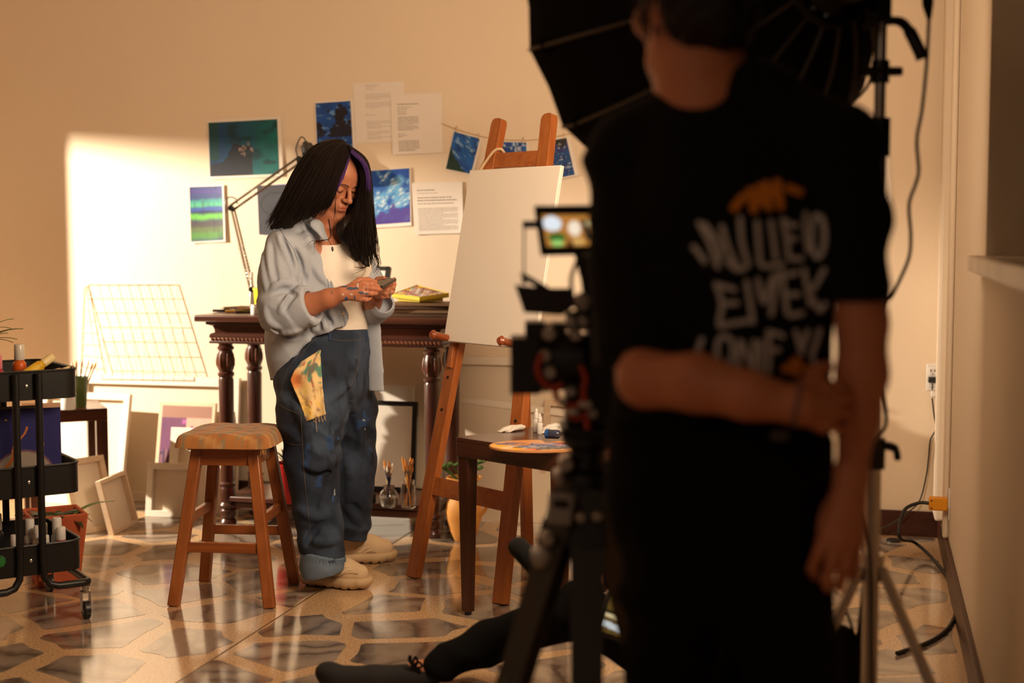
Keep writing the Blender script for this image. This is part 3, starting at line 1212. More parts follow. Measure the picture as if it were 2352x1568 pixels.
def eleg(A, B, nm):
    d = unit(B - A)
    s = unit(np.cross(d, EN))
    poly = []
    w_ = .031
    L = np.linalg.norm(B - A)
    pts = [(-w_, 0), (w_, 0), (w_, L - .02), (w_ * .8, L - .006), (w_ * .4, L), (-w_ * .4, L), (-w_ * .8, L - .006), (-w_, L - .02)]
    mb = MB()
    n_ = len(pts)
    vs = [A + s * x + d * y + EN * z for z in (-.016, .016) for x, y in pts]
    mb.add(vs, [tuple(reversed(range(n_))), tuple(range(n_, 2 * n_))] + [(k, (k + 1) % n_, n_ + (k + 1) % n_, n_ + k) for k in range(n_)])
    lo_ = min(v[2] for v in mb.v)
    mb.v = [(v[0], v[1], max(v[2], 0.001) if v[2] < .05 else v[2]) for v in mb.v]
    o = part(nm, mb, M_EASEL, easel, world=True, bev=.002)
    hb = MB()
    for t in (.36, .43, .50, .57, .64, .71):
        c = A + d * L * t + EN * .0145
        hb.tube([c, c + EN * .004], .006, 12)
    part('peg_hole', hb, mat('hole_dark', (.01, .006, .004), .9), o, world=True)['kind'] = 'stuff'
    return d


dl = eleg(L0, LT, 'upright')
dr = eleg(R0, RT, 'upright')
for t, h in ((.198, .07), (.905, .06)):
    A, B = L0 + (LT - L0) * t, R0 + (RT - R0) * t
    part('crossbar', MB().beam(A, B, .026, h, EUP), M_EASELX, easel, world=True, bev=.002)
rf_ = onz(1212, 1292)
hinge = (LT + RT) / 2 * .86 + (L0 + R0) / 2 * .14 - EN * .02
part('rear_leg', MB().beam(rf_ + V3(0, 0, .003), hinge, .045, .028, EX), M_EASEL, easel, world=True, bev=.002)
part('rear_hinge', MB().tube([hinge - EX * .14, hinge + EX * .14], .011, 12), M_EASELX, easel, world=True)
for A, B, t0 in ((L0, LT, .512), (R0, RT, .512)):
    c = A + (B - A) * t0
    pg = part('peg', MB().tube([c - EN * .02, c + EN * .09, c + EN * .118, c + EN * .124, c + EN * .135], [.0125, .0135, .0145, .019, .011], 16), mat('peg_wood', rgb(140, 66, 28), .35, coat=.3), easel, world=True, label='round canvas peg with a knob')
    a2 = B - A
    part('peg_strut', MB().beam(c + EN * .02 - EUP * .012, c + EN * .02 - EUP * .11, .022, .018, EN), M_EASEL, easel, world=True, bev=.002)
mb = MB().tube(spline([L0 + (LT - L0) * .935 - EX * .034 - EN * .01, L0 + (LT - L0) * .875 - EX * .045 + EN * .022, L0 + (LT - L0) * .90 - EX * .01 + EN * .024, L0 + (LT - L0) * .925 + EX * .03 + EN * .022, L0 + (LT - L0) * .93 + EX * .055 + EN * .008, L0 + (LT - L0) * .92 + EX * .05 - EN * .022], 8), .0055, 8)
o = part('rope', mb, mat('cotton_rope', rgb(206, 176, 136), .9, bump=(300, .8, .003)), easel, world=True, label='pale twisted rope tied round the top crossbar')

PO = (L0 + R0) / 2 + EN * .02


def onplane(u, v, o, n):
    r = ray(u, v)
    e = V3(0, 0, EYE)
    return e + r * (((o - e) @ n) / (r @ n))


CB = onplane(1018, 783, PO + EN * .035, EN)
CT = onplane(1075, 391, PO + EN * .035, EN)
CW = (onplane(1284, 379, PO + EN * .035, EN) - CT) @ EX
CU = unit(CT - CB)
CU = unit(CU - EX * (CU @ EX) * .3)
CHh = np.linalg.norm(CT - CB)
cvs = thing('blank_canvas', 'large blank white stretched canvas standing on the easel', 'canvas', CB)
Rc = np.stack([EX, CU, np.cross(EX, CU)], 1)
mb = MB()
mid = CB + EX * CW / 2 + CU * CHh / 2
part('canvas_face', MB().box(mid - EN * .009, (CW, CHh, .018), Rc), M_CANVAS, cvs, world=True, bev=.003)

# ---------------------------------------------------------------- dark side table with painting things
TA, TB = V3(.69, -.724, 0), V3(.69, .724, 0)
TA, TB = unit(TA), unit(TB)
TL_ = onz(1053, 1004, .615)
TS = .50
tcen = TL_ + (TA + TB) * TS / 2
tcen[2] = 0
tab = thing('side_table', 'square dark brown side table set corner-on before the easel', 'table', tcen, math.atan2(TA[1], TA[0]))
part('tabletop', MB().box((0, 0, .608), (TS, TS, .014)), M_TABLE, tab, bev=.002)
for sx, sy, L_ in ((0, -1, 0), (0, 1, 0), (-1, 0, 1), (1, 0, 1)):
    part('apron', MB().box((sx * (TS / 2 - .012), sy * (TS / 2 - .012), .5755), (.024 if sx else TS - .004, .024 if sy else TS - .004 - .044, .051)), M_TABLE, tab, bev=.001)
for sx in (-1, 1):
    for sy in (-1, 1):
        a, b = .046, .030
        x, y = sx * (TS / 2 - .028), sy * (TS / 2 - .028)
        part('leg', MB().beam((x, y, 0.012), (x, y, .552), .032, .032, (0, 1, 0), .048, .048), mat('dark_leg_wood', rgb(72, 35, 19), .3, wood=(rgb(48, 23, 13), 2, 30), coat=.12), tab, bev=.002)
        part('foot', MB().lathe([(.012, 0), (.013, .012)], (x, y, 0), 12), M_BLACKP, tab)
TZ2 = .615


def ontab(u, v, dz=0):
    p = onz(u, v, TZ2)
    p[2] += dz
    return p


# palette: a kidney-shaped board with dried paint
c = (ontab(1137, 1027) + ontab(1330, 1027)) / 2
pal = thing('palette', 'oval wooden palette daubed with blue, grey and yellow paint', 'palette', c)
hx, hy = .155, .125
pol = []
for k in range(72):
    a = 2 * math.pi * k / 72
    r = 1 - .42 * math.exp(-((a - 1.25) / .16) ** 2)
    pol.append((hx * r * math.cos(a), hy * r * math.sin(a) * (1.0)))
thumb = (-.035, .018)


def palcol(x, y):
    u, v = x / hx, y / hy
    c = np.tile(np.array(rgb(214, 150, 92)), (len(x), 1))
    wv_ = (fbm(u * 3 + 5, v * 5, 3) - .5) * 1.1
    stx = fbm(u * 4, v * 22, 6)
    c = mixc(c, rgb(238, 172, 24), (np.hypot(u + .80, v + .05) + wv_ * .4 < .20) | (np.hypot(u + .45, v + .45) + wv_ * .5 < .32))
    c = mixc(c, rgb(62, 74, 124), ((np.hypot((u + .55), (v - .28) * 1.6) + wv_ * .6 < .34)) * np.clip((stx - .3) * 4, 0, 1))
    c = mixc(c, rgb(88, 86, 78), (np.hypot(u - .15, (v + .42) * 1.3) + wv_ * .6 < .52))
    c = mixc(c, rgb(66, 96, 158), (np.hypot((u - .25) * .8, (v - .05) * 1.5) + wv_ * .8 < .52) * np.clip((stx - .34) * 5, 0, 1))
    c = mixc(c, rgb(196, 206, 226), (np.hypot((u - .2) * .7, (v + .1) * 1.3) < .6) * (fbm(u * 7, v * 26, 12) > .63))
    c = mixc(c, rgb(40, 54, 110), (np.hypot((u - .3) * .7, (v) * 1.3) < .6) * (fbm(u * 9, v * 20, 15) > .66))
    c = mixc(c, rgb(176, 40, 26), (np.hypot(u - .55, v - .25) < .13) | (np.hypot(u + .02, v + .82) < .07))
    c = mixc(c, rgb(226, 110, 40), (np.hypot(u + .12, v + .66) + wv_ * .3 < .11))
    c = mixc(c, rgb(226, 196, 170), np.hypot(u + .62, v + .52) + wv_ * .3 < .09)
    return c


G = 90
gx, gy = np.meshgrid(np.linspace(-hx * 1.02, hx * 1.02, G + 1), np.linspace(-hy * 1.02, hy * 1.02, G + 1))
ins = inpoly(pol, gx, gy) & (np.hypot((gx - thumb[0]), (gy - thumb[1])) > .017)
i, j = np.meshgrid(np.arange(G), np.arange(G))
keep = ins[j, i] & ins[j, i + 1] & ins[j + 1, i] & ins[j + 1, i + 1]
i, j = i[keep], j[keep]
q = j * (G + 1) + i
F4 = np.stack([q, q + 1, q + G + 2, q + G + 1], 1)
pv = np.stack([gx.ravel(), gy.ravel(), np.full(gx.size, .0068)], 1)
pc_ = palcol(gx.ravel(), gy.ravel())
pv[:, 2] += .0012 * np.clip(fbm(gx.ravel() * 90, gy.ravel() * 200, 8) - .4, 0, 1) * 3 * (np.linalg.norm(pc_ - np.array(rgb(214, 150, 92)), axis=1) > .02)
used = np.unique(F4)
rmap = np.full(len(pv), -1)
rmap[used] = np.arange(len(used))
part('paint_daubs', (pv[used], rmap[F4], pc_[used]), mat('palette_paint', (.5, .4, .3), .35, vcol=True), pal)
mb = MB()
hole = [(thumb[0] + .018 * math.cos(2 * math.pi * k / 24), thumb[1] + .015 * math.sin(2 * math.pi * k / 24)) for k in range(24)]
bmv = [(x, y, z) for z in (.001, .0062) for x, y in pol] + [(x, y, z) for z in (.001, .0062) for x, y in hole]
n1, n2 = len(pol), len(hole)
fs = [(k, (k + 1) % n1, n1 + (k + 1) % n1, n1 + k) for k in range(n1)]
o2 = 2 * n1
fs += [(o2 + n2 + k, o2 + n2 + (k + 1) % n2, o2 + (k + 1) % n2, o2 + k) for k in range(n2)]
# cap rings bridged from outline to thumb hole
for z0, z1, fl in ((0, o2, 1), (n1, o2 + n2, 0)):
    for k in range(n1):
        a0, a1 = k, (k + 1) % n1
        h0, h1 = k * n2 // n1, ((k + 1) * n2 // n1) % n2
        f = (z0 + a0, z0 + a1, z1 + h1, z1 + h0) if h0 != h1 else (z0 + a0, z0 + a1, z1 + h0)
        fs.append(tuple(reversed(f)) if fl else f)
part('board', mb.add(bmv, fs), mat('palette_wood', rgb(206, 144, 88), .5), pal)

def paint_tube(p, a, L, w_, body, label, grp, capcol=(.7, .68, .64), crimp=True):
    o = thing('paint_tube', label, 'paint tube', p, a, grp)
    mb = MB()
    rings = [(-L / 2, w_ * .62, .0012), (-L / 2 + .006, w_ * .62, .0016), (-L * .2, w_ * .55, .008), (L * .15, w_ * .48, .011), (L * .36, w_ * .45, w_ * .43), (L * .40, w_ * .2, w_ * .2)]
    vs, fs = [], []
    n_ = 16
    for x, ry, rz_ in rings:
        for k in range(n_):
            t = 2 * math.pi * k / n_
            vs.append((x, ry * math.cos(t), max(rz_, .0012) + rz_ * math.sin(t)))
    for i in range(len(rings) - 1):
        for k in range(n_):
            fs.append((i * n_ + k, i * n_ + (k + 1) % n_, (i + 1) * n_ + (k + 1) % n_, (i + 1) * n_ + k))
    fs += [tuple(reversed(range(n_))), tuple((len(rings) - 1) * n_ + k for k in range(n_))]
    part('body', mb.add(vs, fs), body, o)
    z = w_ * .43
    part('cap', MB().tube([(L * .39, 0, z), (L * .40, 0, z), (L * .5, 0, z), (L * .51, 0, z)], [w_ * .26, w_ * .3, w_ * .27, w_ * .22], 14), mat('tube_cap_%s' % label[:9], capcol, .4), o)
    return o


TUBE = mat('tube_white', (.74, .70, .64), .35, noise=(60, (.5, .46, .4), .4))
paint_tube(ontab(1168, 990), .55, .085, .024, TUBE, 'squeezed white paint tube lying leftmost on the side table', 'paint tubes on the side table')
paint_tube(ontab(1184, 989.5), .75, .085, .024, TUBE, 'squeezed white paint tube lying against the leftmost tube', 'paint tubes on the side table')
paint_tube(ontab(1262, 994), .4, .08, .024, TUBE, 'white paint tube lying just right of the dropper bottles', 'paint tubes on the side table')
paint_tube(ontab(1284, 995), .9, .08, .024, TUBE, 'white paint tube lying behind the blue jar', 'paint tubes on the side table')
paint_tube(ontab(1268, 985), .1, .08, .022, TUBE, 'white paint tube with shiny neck behind the dropper bottles', 'paint tubes on the side table', (.5, .45, .4))
for (u, v), s, lb_ in (((1232, 991), 1.0, 'taller white dropper bottle standing at the back of the side table'), ((1240, 996), .88, 'shorter white dropper bottle in front of the taller one')):
    o = thing('dropper_bottle', lb_, 'bottle', ontab(u, v), group='dropper bottles on the side table')
    part('body', MB().lathe([(r * s, z * s) for r, z in ((.0105, 0), (.0118, .002), (.0118, .038), (.0105, .043), (.006, .045), (.006, .048))], n=20), M_WHITEP, o)
    part('cap', MB().lathe([(r * s, z * s) for r, z in ((.0088, .047), (.0092, .049), (.0085, .064), (.0055, .066), (.0045, .078), (.002, .081))], n=20), mat('dropper_cap', (.8, .77, .72), .4), o)
o = thing('paint_bottle', 'white capless paint bottle near the right of the side table', 'bottle', ontab(1343, 1029))
part('body', MB().lathe([(.013, 0), (.0150, .002), (.0150, .040), (.0135, .045), (.0105, .0465), (.0105, .056), (.009, .056), (.009, .05)], n=24), M_WHITEP, o)
o = thing('paint_bottle', 'pale paint bottle at the right corner of the side table', 'bottle', ontab(1376, 1030))
part('body', MB().lathe([(.013, 0), (.0150, .002), (.0150, .046), (.011, .05), (.0105, .056)], n=24), M_WHITEP, o)
part('lid', MB().lathe([(.0115, .056), (.0125, .057), (.0125, .068), (.010, .069)], n=24), mat('orange_lid', rgb(200, 84, 30), .4), o)
c = ontab(1267, 1014, .0255)
M_BLUEJ = mat('blue_paint', rgb(36, 84, 150), .3, noise=(60, rgb(16, 34, 80), .8))
o = thing('paint_jar', 'small glass jar smeared with blue paint lying on the palette', 'jar', c)
d = unit(V3(.93, -.36, 0))
part('body', MB().tube([c - d * .008, c - d * .004, c + d * .022, c + d * .028], [.014, .0155, .0155, .012], 20), mat('jar_dark', rgb(60, 58, 60), .15, noise=(50, rgb(28, 50, 100), .6)), o, world=True)
part('lid', MB().tube([c - d * .022, c - d * .019, c - d * .008], [.013, .0165, .0165], 20), M_BLUEJ, o, world=True, label='lid smeared with blue paint')

# ---------------------------------------------------------------- stretched canvases leaning about


def canvas(p0, p1, h, lean, label, t=.022, bar=.038, back=True, face=None, grp='stretched canvases leaning in the studio', frame_m=None, barm=None, roll=0.0, fcol=None, nm='stretched_canvas'):
    """p0 -> p1: lower edge on the floor as seen from the room; lean: how far the top falls back"""
    p0, p1 = np.array(p0, float), np.array(p1, float)
    ex = unit(p1 - p0)
    W = np.linalg.norm(p1 - p0)
    nf = unit(np.cross(ex, EZ))        # towards the room
    up = unit(EZ * math.cos(lean) - nf * math.sin(lean))
    nn = np.cross(ex, up)
    if roll:
        c, s = math.cos(roll), math.sin(roll)
        ex, up = ex * c + up * s, up * c - ex * s
    R = np.stack([ex, up, nn], 1)
    o = thing(nm, label, 'canvas', p0, group=grp)
    bm_ = barm or M_PINE
    if back:
        for (a, b, sx, sy) in ((W / 2, bar / 2, W, bar), (W / 2, h - bar / 2, W, bar), (bar / 2, h / 2, bar, h - 2 * bar), (W - bar / 2, h / 2, bar, h - 2 * bar)):
            part('stretcher_bar', MB().box(p0 + R @ V3(a, b, -t / 2), (sx, sy, t), R), bm_, o, world=True, bev=.0015)
        part('canvas_sheet', MB().box(p0 + R @ V3(W / 2, h / 2, -t - .0012), (W, h, .0024), R), M_RAWCANV, o, world=True)
    else:
        part('canvas_body', MB().box(p0 + R @ V3(W / 2, h / 2, -t / 2), (W, h, t), R), frame_m or M_CANVAS, o, world=True, bev=.002)
        if face is not None:
            e = .0007
            q = [p0 + R @ V3(x, y, e) for x, y in ((bar, bar), (W - bar, bar), (W - bar, h - bar), (bar, h - bar))]
            part('painted_face', painted(face, *q, nu=96, nv=110), mat('paint_matt', (.5, .5, .5), .6, vcol=True), o, world=True)
    return o


def fz(u, v):
    return onz(u, v, 0.001)


WHITEBAR = mat('whitened_bar', (.80, .70, .58), .7)
g1 = 'stretched canvases leaning at the left wall'
# widest one at the back, top edge just above the others
def wfloor(u, off):
    p = wl(u, 784, off)
    p[2] = .001
    return p


A = rm(-4.12, -.10, .001)
canvas(A, rm(-3.26, -.10, .001), .615, .10, 'widest stretched canvas, at the back on the left below the wire panels', bar=.045, grp=g1, barm=WHITEBAR)
canvas(rm(-4.27, -.25, .001), rm(-3.78, -.27, .001), .545, .20, 'large bright canvas seen from the back, left of the purple painting', bar=.032, grp=g1, barm=WHITEBAR)


def purple(u, v):
    c = mixc(rgb(112, 60, 96), rgb(92, 44, 84), fbm(u * 5, v * 5, 2))
    c = mixc(c, rgb(166, 84, 150), (u > .42) & (v > .62) & (v < .86) & (fbm(u * 5, v * 9, 3) > .42))
    c = mixc(c, rgb(206, 160, 140), (u > .5) & (v > .70) & (v < .95) & (fbm(u * 4, v * 7, 5) > .5))
    c = mixc(c, rgb(150, 108, 92), (v > .88))
    low = v < .55
    sky_ = .25 + .2 * vnoise(np.floor(u * 11), u * 0, 7)
    c = mixc(c, rgb(64, 40, 74), low & (v < sky_ + .2))
    c = mixc(c, rgb(132, 84, 92), low & (v < sky_ + .18) & (np.abs(np.mod(u * 11, 1) - .5) < .22))
    return c


P0, P1 = wfloor(341, .20), wfloor(472, .20)
canvas(P0, P1, .505, .20, 'purple painting of a city with a bare wooden top edge, behind smaller canvases', back=False, face=purple, bar=.018, grp=g1, frame_m=M_PINE)
canvas(wfloor(374, .29), wfloor(512, .29), .395, .17, 'white-barred canvas seen from the back in front of the purple painting', bar=.040, grp=g1, barm=WHITEBAR)
canvas(fz(333, 1186), fz(468, 1190), .25, .16, 'small white-barred canvas seen from the back on the floor behind the stool', bar=.030, grp=g1, barm=WHITEBAR)
canvas(fz(178, 1230), fz(272, 1212), .335, .30, 'canvas seen from the back leaning on the small dark table', bar=.026, grp=g1, barm=M_PINE)
canvas(fz(262, 1229), fz(320, 1199), .245, .24, 'smallest canvas seen from the back, turned sideways beside the one on the dark table', bar=.018, grp=g1, barm=M_PINE)
g2 = 'stretched canvases leaning behind the table and easel'
canvas(rm(-2.92, -.10, .001), rm(-2.38, -.10, .001), .60, .12, 'large pale canvas behind the black-framed one under the console table', bar=.04, back=False, grp=g2)
canvas(rm(-2.26, -.12, .001), rm(-1.86, -.12, .001), .74, .10, 'tall canvas seen from the back right of the console table by the wall', bar=.032, grp=g2, barm=WHITEBAR)
B0 = wfloor(1000, .165)
canvas(B0 + V3(0, .0, .0), B0 + E1 * .62, .575, .22, 'big tilted canvas seen from the back behind the easel legs', bar=.03, grp=g2, barm=WHITEBAR, roll=-.10)
B0 = wfloor(1232, .12)
canvas(B0, B0 + E1 * .43, .56, .12, 'canvas seen from the back behind the side table bottles', bar=.03, grp=g2, barm=M_PINE, roll=-.04)
sh = dk(.16, .10, .143)
canvas(sh - E1 * .13, sh + E1 * .155, .41, .12, 'black-framed white canvas standing on the lower shelf of the console table', back=False, face=lambda u, v: np.tile(np.array((.74, .68, .60)), (len(u), 1)), bar=.022, grp=g2, frame_m=M_BLACKP)

# ---------------------------------------------------------------- wire panels
M_WIRE = mat('white_wire', (.74, .66, .56), .5)


def wire_panel(c4, nx, ny, label, r=.0015):
    o = thing('wire_panel', label, 'wire panel', (c4[0] + c4[1]) / 2, group='white wire grid panels')

    def P(u, v):
        return c4[0] * (1 - u) * (1 - v) + c4[1] * u * (1 - v) + c4[2] * u * v + c4[3] * (1 - u) * v
    mb = MB()
    for a, b in ((0, 1), (1, 2), (2, 3), (3, 0)):
        mb.tube([c4[a], c4[b]], r * 1.6, 8)
    part('border_wire', mb, M_WIRE, o, world=True)['kind'] = 'stuff'
    for i in range(1, nx):
        part('wire', MB().tube([P(i / nx, 0), P(i / nx, 1)], r, 6), M_WIRE, o, world=True)
    for j in range(1, ny):
        part('wire', MB().tube([P(0, j / ny) + E2 * r * 2, P(1, j / ny) + E2 * r * 2], r, 6), M_WIRE, o, world=True)
    return o


wire_panel([wl(224, 866, .055), wl(434, 869, .055), wl(403, 652, .010), wl(196, 652, .010)], 9, 7, 'white wire grid panel leaning on the wall, standing in front of the other panel')
wire_panel([wl(183, 866, .006), wl(222, 866, .03), wl(200, 658, .006), wl(191, 658, .006)], 1, 8, 'narrow white wire panel by the left edge of the leaning wire panel')

# ---------------------------------------------------------------- pictures, pages and string on the back wall


def sheet(px, label, cat, fn=None, border=None, off=.002, grp=None, nm='painting', n=(48, 48), t=.0014, lines=None, curl=.0):
    """px: four picture corners TL TR BR BL of the sheet on the wall"""
    TL, TR, BR, BL = [wl(u, v, off) for u, v in px]
    o = thing(nm, label, cat, (BL + BR) / 2, group=grp)
    mb = MB()

    def P(u, v, e=0.0):
        return BL * (1 - u) * (1 - v) + BR * u * (1 - v) + TR * u * v + TL * (1 - u) * v - E2 * (e + curl * ((2 * u - 1) ** 2 + (1 - v) ** 2 * .6))
    nu = nv = 6
    vs = [P(i / nu, j / nv, e) for e in (0, t) for j in range(nv + 1) for i in range(nu + 1)]
    m = (nu + 1) * (nv + 1)
    fs = []
    for j in range(nv):
        for i in range(nu):
            q = j * (nu + 1) + i
            fs.append((q, q + nu + 1, q + nu + 2, q + 1))
            fs.append((m + q, m + q + 1, m + q + nu + 2, m + q + nu + 1))
    ed = [i for i in range(nu)] + [j * (nu + 1) + nu for j in range(nv)] + [nv * (nu + 1) + nu - i for i in range(nu)] + [(nv - j) * (nu + 1) for j in range(nv)]
    for k in range(len(ed)):
        a, b = ed[k], ed[(k + 1) % len(ed)]
        fs.append((a, b, m + b, m + a))
    part('sheet', mb.add(vs, fs), M_PAPER, o, world=True)
    if fn:
        l, b, r, tt = border
        U, V_ = np.meshgrid(np.linspace(0, 1, n[0] + 1), np.linspace(0, 1, n[1] + 1))
        U, V_ = U.ravel(), V_.ravel()
        pts = np.array([P(l + (1 - l - r) * a, b + (1 - b - tt) * c, t + .0006) for a, c in zip(U, V_)])
        i, j = np.meshgrid(np.arange(n[0]), np.arange(n[1]))
        q = (j * (n[0] + 1) + i).ravel()
        part('painted_area', (pts, np.stack([q, q + 1, q + n[0] + 2, q + n[0] + 1], 1), fn(U, V_)), mat('paint_matt', None, vcol=True), o, world=True)
    if lines:
        mb = MB()
        rr = random.Random(sum(map(ord, label)))
        for (v, u0, u1, h, bold) in lines:
            u = u0
            while u < u1 - .01:
                wlen = rr.uniform(.018, .06)
                e = min(u + wlen, u1)
                a = [P(u, v, t + .0005), P(e, v, t + .0005), P(e, v + h, t + .0005), P(u, v + h, t + .0005)]
                mb.add(a, [(0, 1, 2, 3)])
                u = e + .010
        part('printed_lines', mb, M_INK if any(l[4] for l in lines) else mat('ink_pale', (.30, .24, .2), .8), o, world=True, smooth=False)['kind'] = 'stuff'
    return o


def teal(u, v):
    f = fbm(u * 4, v * 4, 1)
    c = mixc(rgb(16, 84, 92), rgb(24, 60, 104), np.clip((1 - u) * 1.3 - .2 + (f - .5), 0, 1))
    c = mixc(c, rgb(16, 112, 104), np.clip((u - .45) * 1.4 - (v - .3) * .5 + (f - .5) * 1.5, 0, 1))
    c = mixc(c, rgb(20, 52, 58), np.clip((fbm(u * 6 + 3, v * 9, 4) - .5) * 5, 0, .8))
    k = (v < .55 - np.abs(u - .42) * .75 + (fbm(u * 6, v * 6, 8) - .5) * .5) & (u < .62)
    c = mixc(c, rgb(34, 36, 44), k * .95)
    c = mixc(c, rgb(150, 128, 116), (np.hypot((u - .53) * 1.2, v - .48) < .13) * (fbm(u * 30, v * 30, 9) > .56))
    c = mixc(c, rgb(24, 70, 40), (u < .14) * .6 * (v > .3))
    return c


def night(u, v):
    c = mixc(rgb(28, 84, 170), rgb(20, 52, 104), fbm(u * 5 + v * 3, v * 9 - u * 3, 3))
    c = mixc(c, rgb(110, 160, 210), (fbm(u * 5 + v * 6, v * 16, 5) > .66) * .7)
    c = mixc(c, rgb(26, 26, 40), (v > .30) & (v < .62) & (fbm(u * 4, v * 7, 7) > .40 + np.abs(v - .45)))
    c = mixc(c, rgb(30, 24, 36), np.hypot((u - .62) * .9, (v - .68) * 1.1) + .5 * (fbm(u * 6, v * 6, 9) - .5) < .2)
    return c


def wave(u, v):
    c = mixc(rgb(26, 84, 176), rgb(22, 66, 150), fbm(u * 4, v * 4, 2))
    d = v - (.28 + .34 * (1 - np.abs(u - .62) * 1.4))
    foam = np.clip(1 - np.abs(d) * 2.6 + (fbm(u * 5 + v * 4, v * 9 - u * 5, 4) - .5) * 2.4, 0, 1)
    c = mixc(c, rgb(108, 178, 224), foam * .8)
    c = mixc(c, rgb(206, 222, 226), (foam > .5) * np.clip((fbm(u * 9 + v * 12, v * 34 - u * 14, 6) - .52) * 5, 0, 1) * .85)
    c = mixc(c, rgb(78, 52, 140), (v < .26 + .2 * (u - .5) + (fbm(u * 7, v * 7, 8) - .5) * .35) * .85)
    return c


def stripes(u, v):
    c = mixc(rgb(62, 64, 118), rgb(52, 74, 120), fbm(u * 3, v * 12, 2))
    for v0, w_, cc in ((.71, .05, (62, 150, 140)), (.66, .04, (80, 168, 130)), (.58, .04, (52, 84, 160)), (.52, .03, (40, 40, 70)), (.44, .055, (104, 186, 66)), (.12, .09, (86, 140, 60)), (.30, .09, (76, 72, 66)), (.21, .05, (92, 110, 70)), (.9, .04, (74, 66, 130))):
        c = mixc(c, rgb(*cc), np.clip(1.5 - np.abs(v - v0 + (fbm(u * 5, v * 2, int(v0 * 90)) - .5) * .05) / w_, 0, 1) * .9)
    return mixc(c, rgb(50, 46, 60), (fbm(u * 14, v * 3, 5) > .62) * .35)


def darkp(u, v):
    c = mixc(rgb(58, 58, 66), rgb(44, 44, 52), fbm(u * 3, v * 3, 3))
    c = mixc(c, rgb(30, 28, 34), (np.abs(np.hypot((u - .55) * .8, (v - .62) * 1.6) - .36) < .022) * .8)  # shadow of the lamp cord's loop, painted into the colour
    return mixc(c, rgb(40, 84, 180), (v > .985) & (u > .5))


def sea(u, v):
    c = mixc(rgb(28, 92, 170), rgb(22, 50, 112), np.clip((fbm(u * 4 - v * 2, v * 8 + u * 4, 3) - .35) * 2.5, 0, 1))
    c = mixc(c, rgb(130, 170, 206), (fbm(u * 5, v * 15 + u * 6, 6) > .66) * .8)
    return mixc(c, rgb(22, 50, 36), (v < .62 - u * .9 + (fbm(u * 4, v * 4, 8) - .5) * .3))


def sea2(u, v):
    c = mixc(rgb(30, 98, 176), rgb(24, 60, 130), (fbm(u * 9, v * 4, 4) > .5) * .9)
    return mixc(c, rgb(190, 206, 224), (fbm(u * 12, v * 9, 6) > .64) * .8)


def sea3(u, v):
    c = mixc(rgb(24, 74, 130), rgb(26, 52, 110), np.clip((fbm(u * 3, v * 12, 5) - .4) * 4, 0, 1))
    c = mixc(c, rgb(40, 40, 36), (v > .86 + .1 * np.sin(u * 7)))
    c = mixc(c, rgb(50, 44, 110), (np.abs(v - .80 - .1 * np.sin(u * 7)) < .05))
    return mixc(c, rgb(170, 186, 206), (fbm(u * 9, v * 22, 8) > .68) * .8)


sheet([(477, 276), (646, 267), (652, 405), (482, 412)], 'big teal and dark stormy painting above the desk lamp arm', 'painting', teal, (.015, .045, .05, .045), n=(72, 60), curl=.004)
sheet([(723, 233), (812, 227), (819, 352), (728, 357)], 'tall blue night painting behind the woman\'s head beside the typed pages', 'painting', night, (.025, .035, .075, .035), n=(48, 64), curl=.003)
sheet([(844, 391), (943, 384), (946, 518), (846, 525)], 'blue painting of white swirling waves right of the woman\'s face', 'painting', wave, (.03, .06, .02, .015), n=(60, 72), curl=.004)
sheet([(434, 427), (515, 424), (520, 555), (439, 559)], 'small painting of green and violet stripes, lowest on the left', 'painting', stripes, (.03, .03, .05, .02), n=(40, 80), curl=.006)
sheet([(589, 427), (668, 422), (671, 546), (594, 541)], 'dark grey painting half hidden behind the woman\'s hair', 'painting', darkp, (.02, .02, .02, .0), n=(48, 60))


def text_lines(kind):
    L = []
    if kind == 'a':
        L += [(.95, .24, .52, .008, 0), (.92, .24, .44, .006, 0), (.885, .24, .42, .006, 0)]
        for v0, n_, w_ in ((.80, 4, .74), (.66, 4, .74), (.48, 1, .5), (.455, 2, .44), (.35, 3, .72), (.265, 2, .74), (.18, 3, .70), (.09, 2, .74)):
            for k in range(n_):
                L.append((v0 - k * .026, .24, w_ - (k == n_ - 1) * .2, .006, 0))
    elif kind == 'b':
        L += [(.825, .13, .55, .012, 1), (.775, .13, .40, .008, 1), (.74, .13, .32, .008, 1), (.70, .13, .30, .008, 1), (.665, .13, .30, .008, 1)]
        for v0, n_, w_ in ((.615, 7, .54), (.46, 4, .54), (.335, 1, .36), (.305, 2, .32), (.215, 8, .54), (.05, 1, .58)):
            for k in range(n_):
                L.append((v0 - k * .0215, .13 if k else .13, w_ - (k == n_ - 1) * .1, .007, 1))
    else:
        L += [(.845, .10, .45, .016, 1), (.79, .10, .50, .008, 0), (.70, .10, .78, .016, 1), (.645, .10, .88, .018, 1), (.585, .10, .82, .014, 1)]
        for k in range(19):
            L.append((.50 - k * .0235, .10, .90 - (k % 5 == 4) * .3, .007, 0))
    return L


